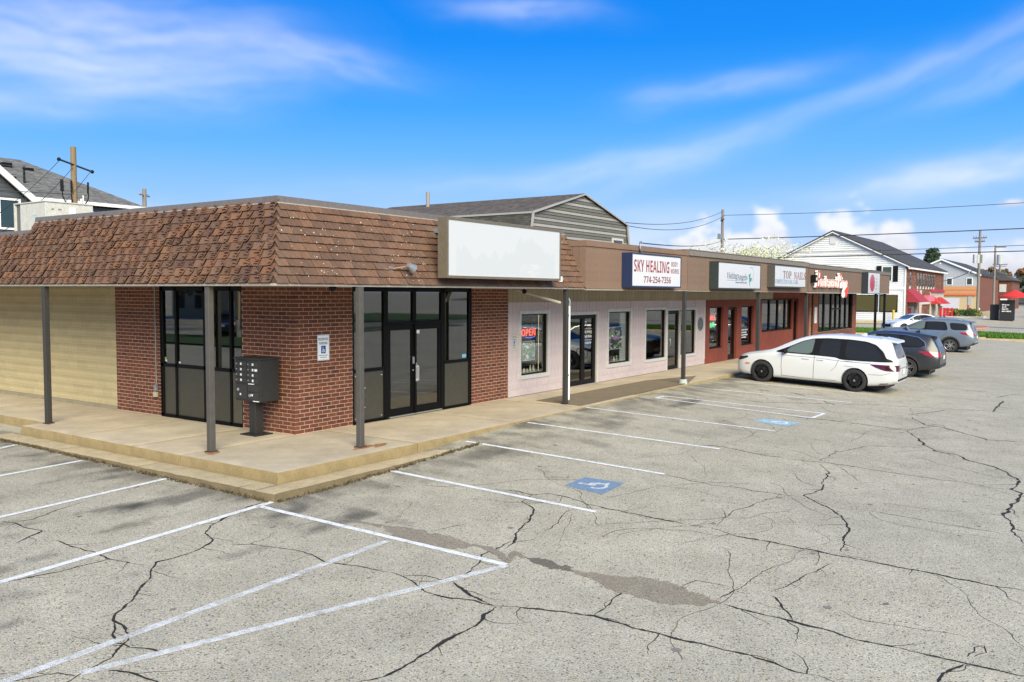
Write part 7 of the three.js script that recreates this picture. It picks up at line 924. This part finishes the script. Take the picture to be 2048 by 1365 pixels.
{ const u = thing('patio_umbrella', 'bright red patio umbrella behind the black menu board', 'umbrella', null, [88.5, .25, 6.0]); mesh('pole', rod([0, 0, 0], [0, 2.9, 0], .03), M.steel, u); const g = new THREE.ConeGeometry(1.5, .7, 8, 1, true); mesh('canopy', g.translate(0, 2.75, 0), std([.68, .03, .025], .8, { side: THREE.DoubleSide }), u); mesh('valance', new THREE.CylinderGeometry(1.49, 1.49, .1, 8, 1, true).translate(0, 2.36, 0), std([.6, .03, .025], .8, { side: THREE.DoubleSide }), u); }
{ const s = thing('menu_board', 'tall black roadside board with white lettering', 'sign', null, [88, .15, 5.3]); mesh('panel', rbox(-.12, .12, .1, 2.15, -.6, .75, .02), std([.02, .02, .022], .5), s); mesh('foot', box(-.3, .3, 0, .1, -.5, .6), std([.03, .03, .03], .7), s); mesh('lettering', new THREE.PlaneGeometry(1.1, 1.0).rotateY(-Math.PI / 2).translate(-.126, 1.35, .07), std([1, 1, 1], .6, { map: ctex(256, 256, (x) => { x.fillStyle = '#1c1c1e'; x.fillRect(0, 0, 256, 256); [150, 95, 130, 185].forEach((w, i) => strokes(x, 24, 60 + i * 56, w, 34, '#f2f2f2', 80 + i)); }) }), s); const s2 = thing('menu_board_low', 'second shorter black board behind the lettered one', 'sign', null, [88.8, .15, 4.1]); mesh('panel', rbox(-.1, .1, .1, 1.7, -.3, .5, .02), std([.02, .02, .022], .5), s2); mesh('foot', box(-.25, .25, 0, .1, -.3, .5), M.black, s2); }
{ const h = thing('hydrant', 'small white and blue fire hydrant beyond the bed', 'hydrant', null, [112, .25, .3]); mesh('barrel', new THREE.CylinderGeometry(.2, .24, .7, 12).translate(0, .35, 0), std([.1, .25, .55], .5), h); mesh('cap', new THREE.SphereGeometry(.22, 12, 8).translate(0, .75, 0), M.white, h); }
for (const [x, z, c, l] of [[83.5, -3.7 + .0, [.6, .42, .05], 'yellow bollard at the corner of the white building'], [104, .1, [.55, .04, .04], 'red bollard before the tan building']]) { const p = thing('bollard', l, 'bollard', null, [x - (x < 90 ? 4.1 : 0), gh(x, z), z]); mesh('shaft', new THREE.CylinderGeometry(.11, .11, 1.1, 12).translate(0, .55, 0), std(c, .5), p); mesh('cap', new THREE.SphereGeometry(.11, 12, 6).translate(0, 1.1, 0), std(c, .5), p); }
{ const red = paintM([.42, .02, .02]); const c3 = suv(red, { spoiler: null, rearBand: null }); const v = vehicle('red_suv', 'red car standing beyond the black menu board', c3); park(v, 100, 9.0, -1.2); }
// curb island in the street
tag(mesh('traffic_island', new THREE.CylinderGeometry(1.6, 1.7, .15, 20).scale(2.2, 1, .6).translate(76, gh(76, 4) + .07, 3.9), std([.4, .2, .13], .9)), 'small reddish kerbed island in the street', 'traffic island');
for (const [x, z, w, m, l] of [[-52, -70, 12, [.42, .33, .2], 'tan house beyond the side lawn'], [-50, -34, 10, [.36, .36, .34], 'grey house beyond the side lawn']]) { const b = thing('side_house', l, 'house', null, [x, -.3, z]); mesh('wall', box(-4, 4, 0, 4.6, -w / 2, w / 2), std(m, .8), b); mesh('roof', prism([[-4.5, 4.5], [0, 7.2], [4.5, 4.5]], 'z', -w / 2 - .4, w / 2 + .4), std([.09, .08, .07], .9), b); for (let k = 0; k < 3; k++) mesh('window', box(4, 4.06, 1.2, 2.7, -w / 2 + 1.2 + k * 3.2, -w / 2 + 2.4 + k * 3.2), M.black, b); mesh('door', box(4, 4.05, 0, 2.1, w / 2 - 1.6, w / 2 - .6), M.white, b); }
for (const [x, z] of [[-33, -44], [-37, -54], [-42, -60], [-35, -62]]) tree('lawn_tree', 'leafy tree on the grass beyond the side lot', x, z, rr(7, 9), rr(2.6, 3.6), [[.06, .075, .03], [.09, .085, .04], [.12, .1, .05]], { per: 34, leaf: .28, group: 'trees beyond the side lot' });

// ---------------------------------------------------------------- draw
const renderer = new THREE.WebGLRenderer({ antialias: true });
renderer.setSize(1024, 682);
renderer.shadowMap.enabled = true;
renderer.toneMapping = THREE.LinearToneMapping;
renderer.toneMappingExposure = EXPOSURE;
renderer.render(scene, camera);
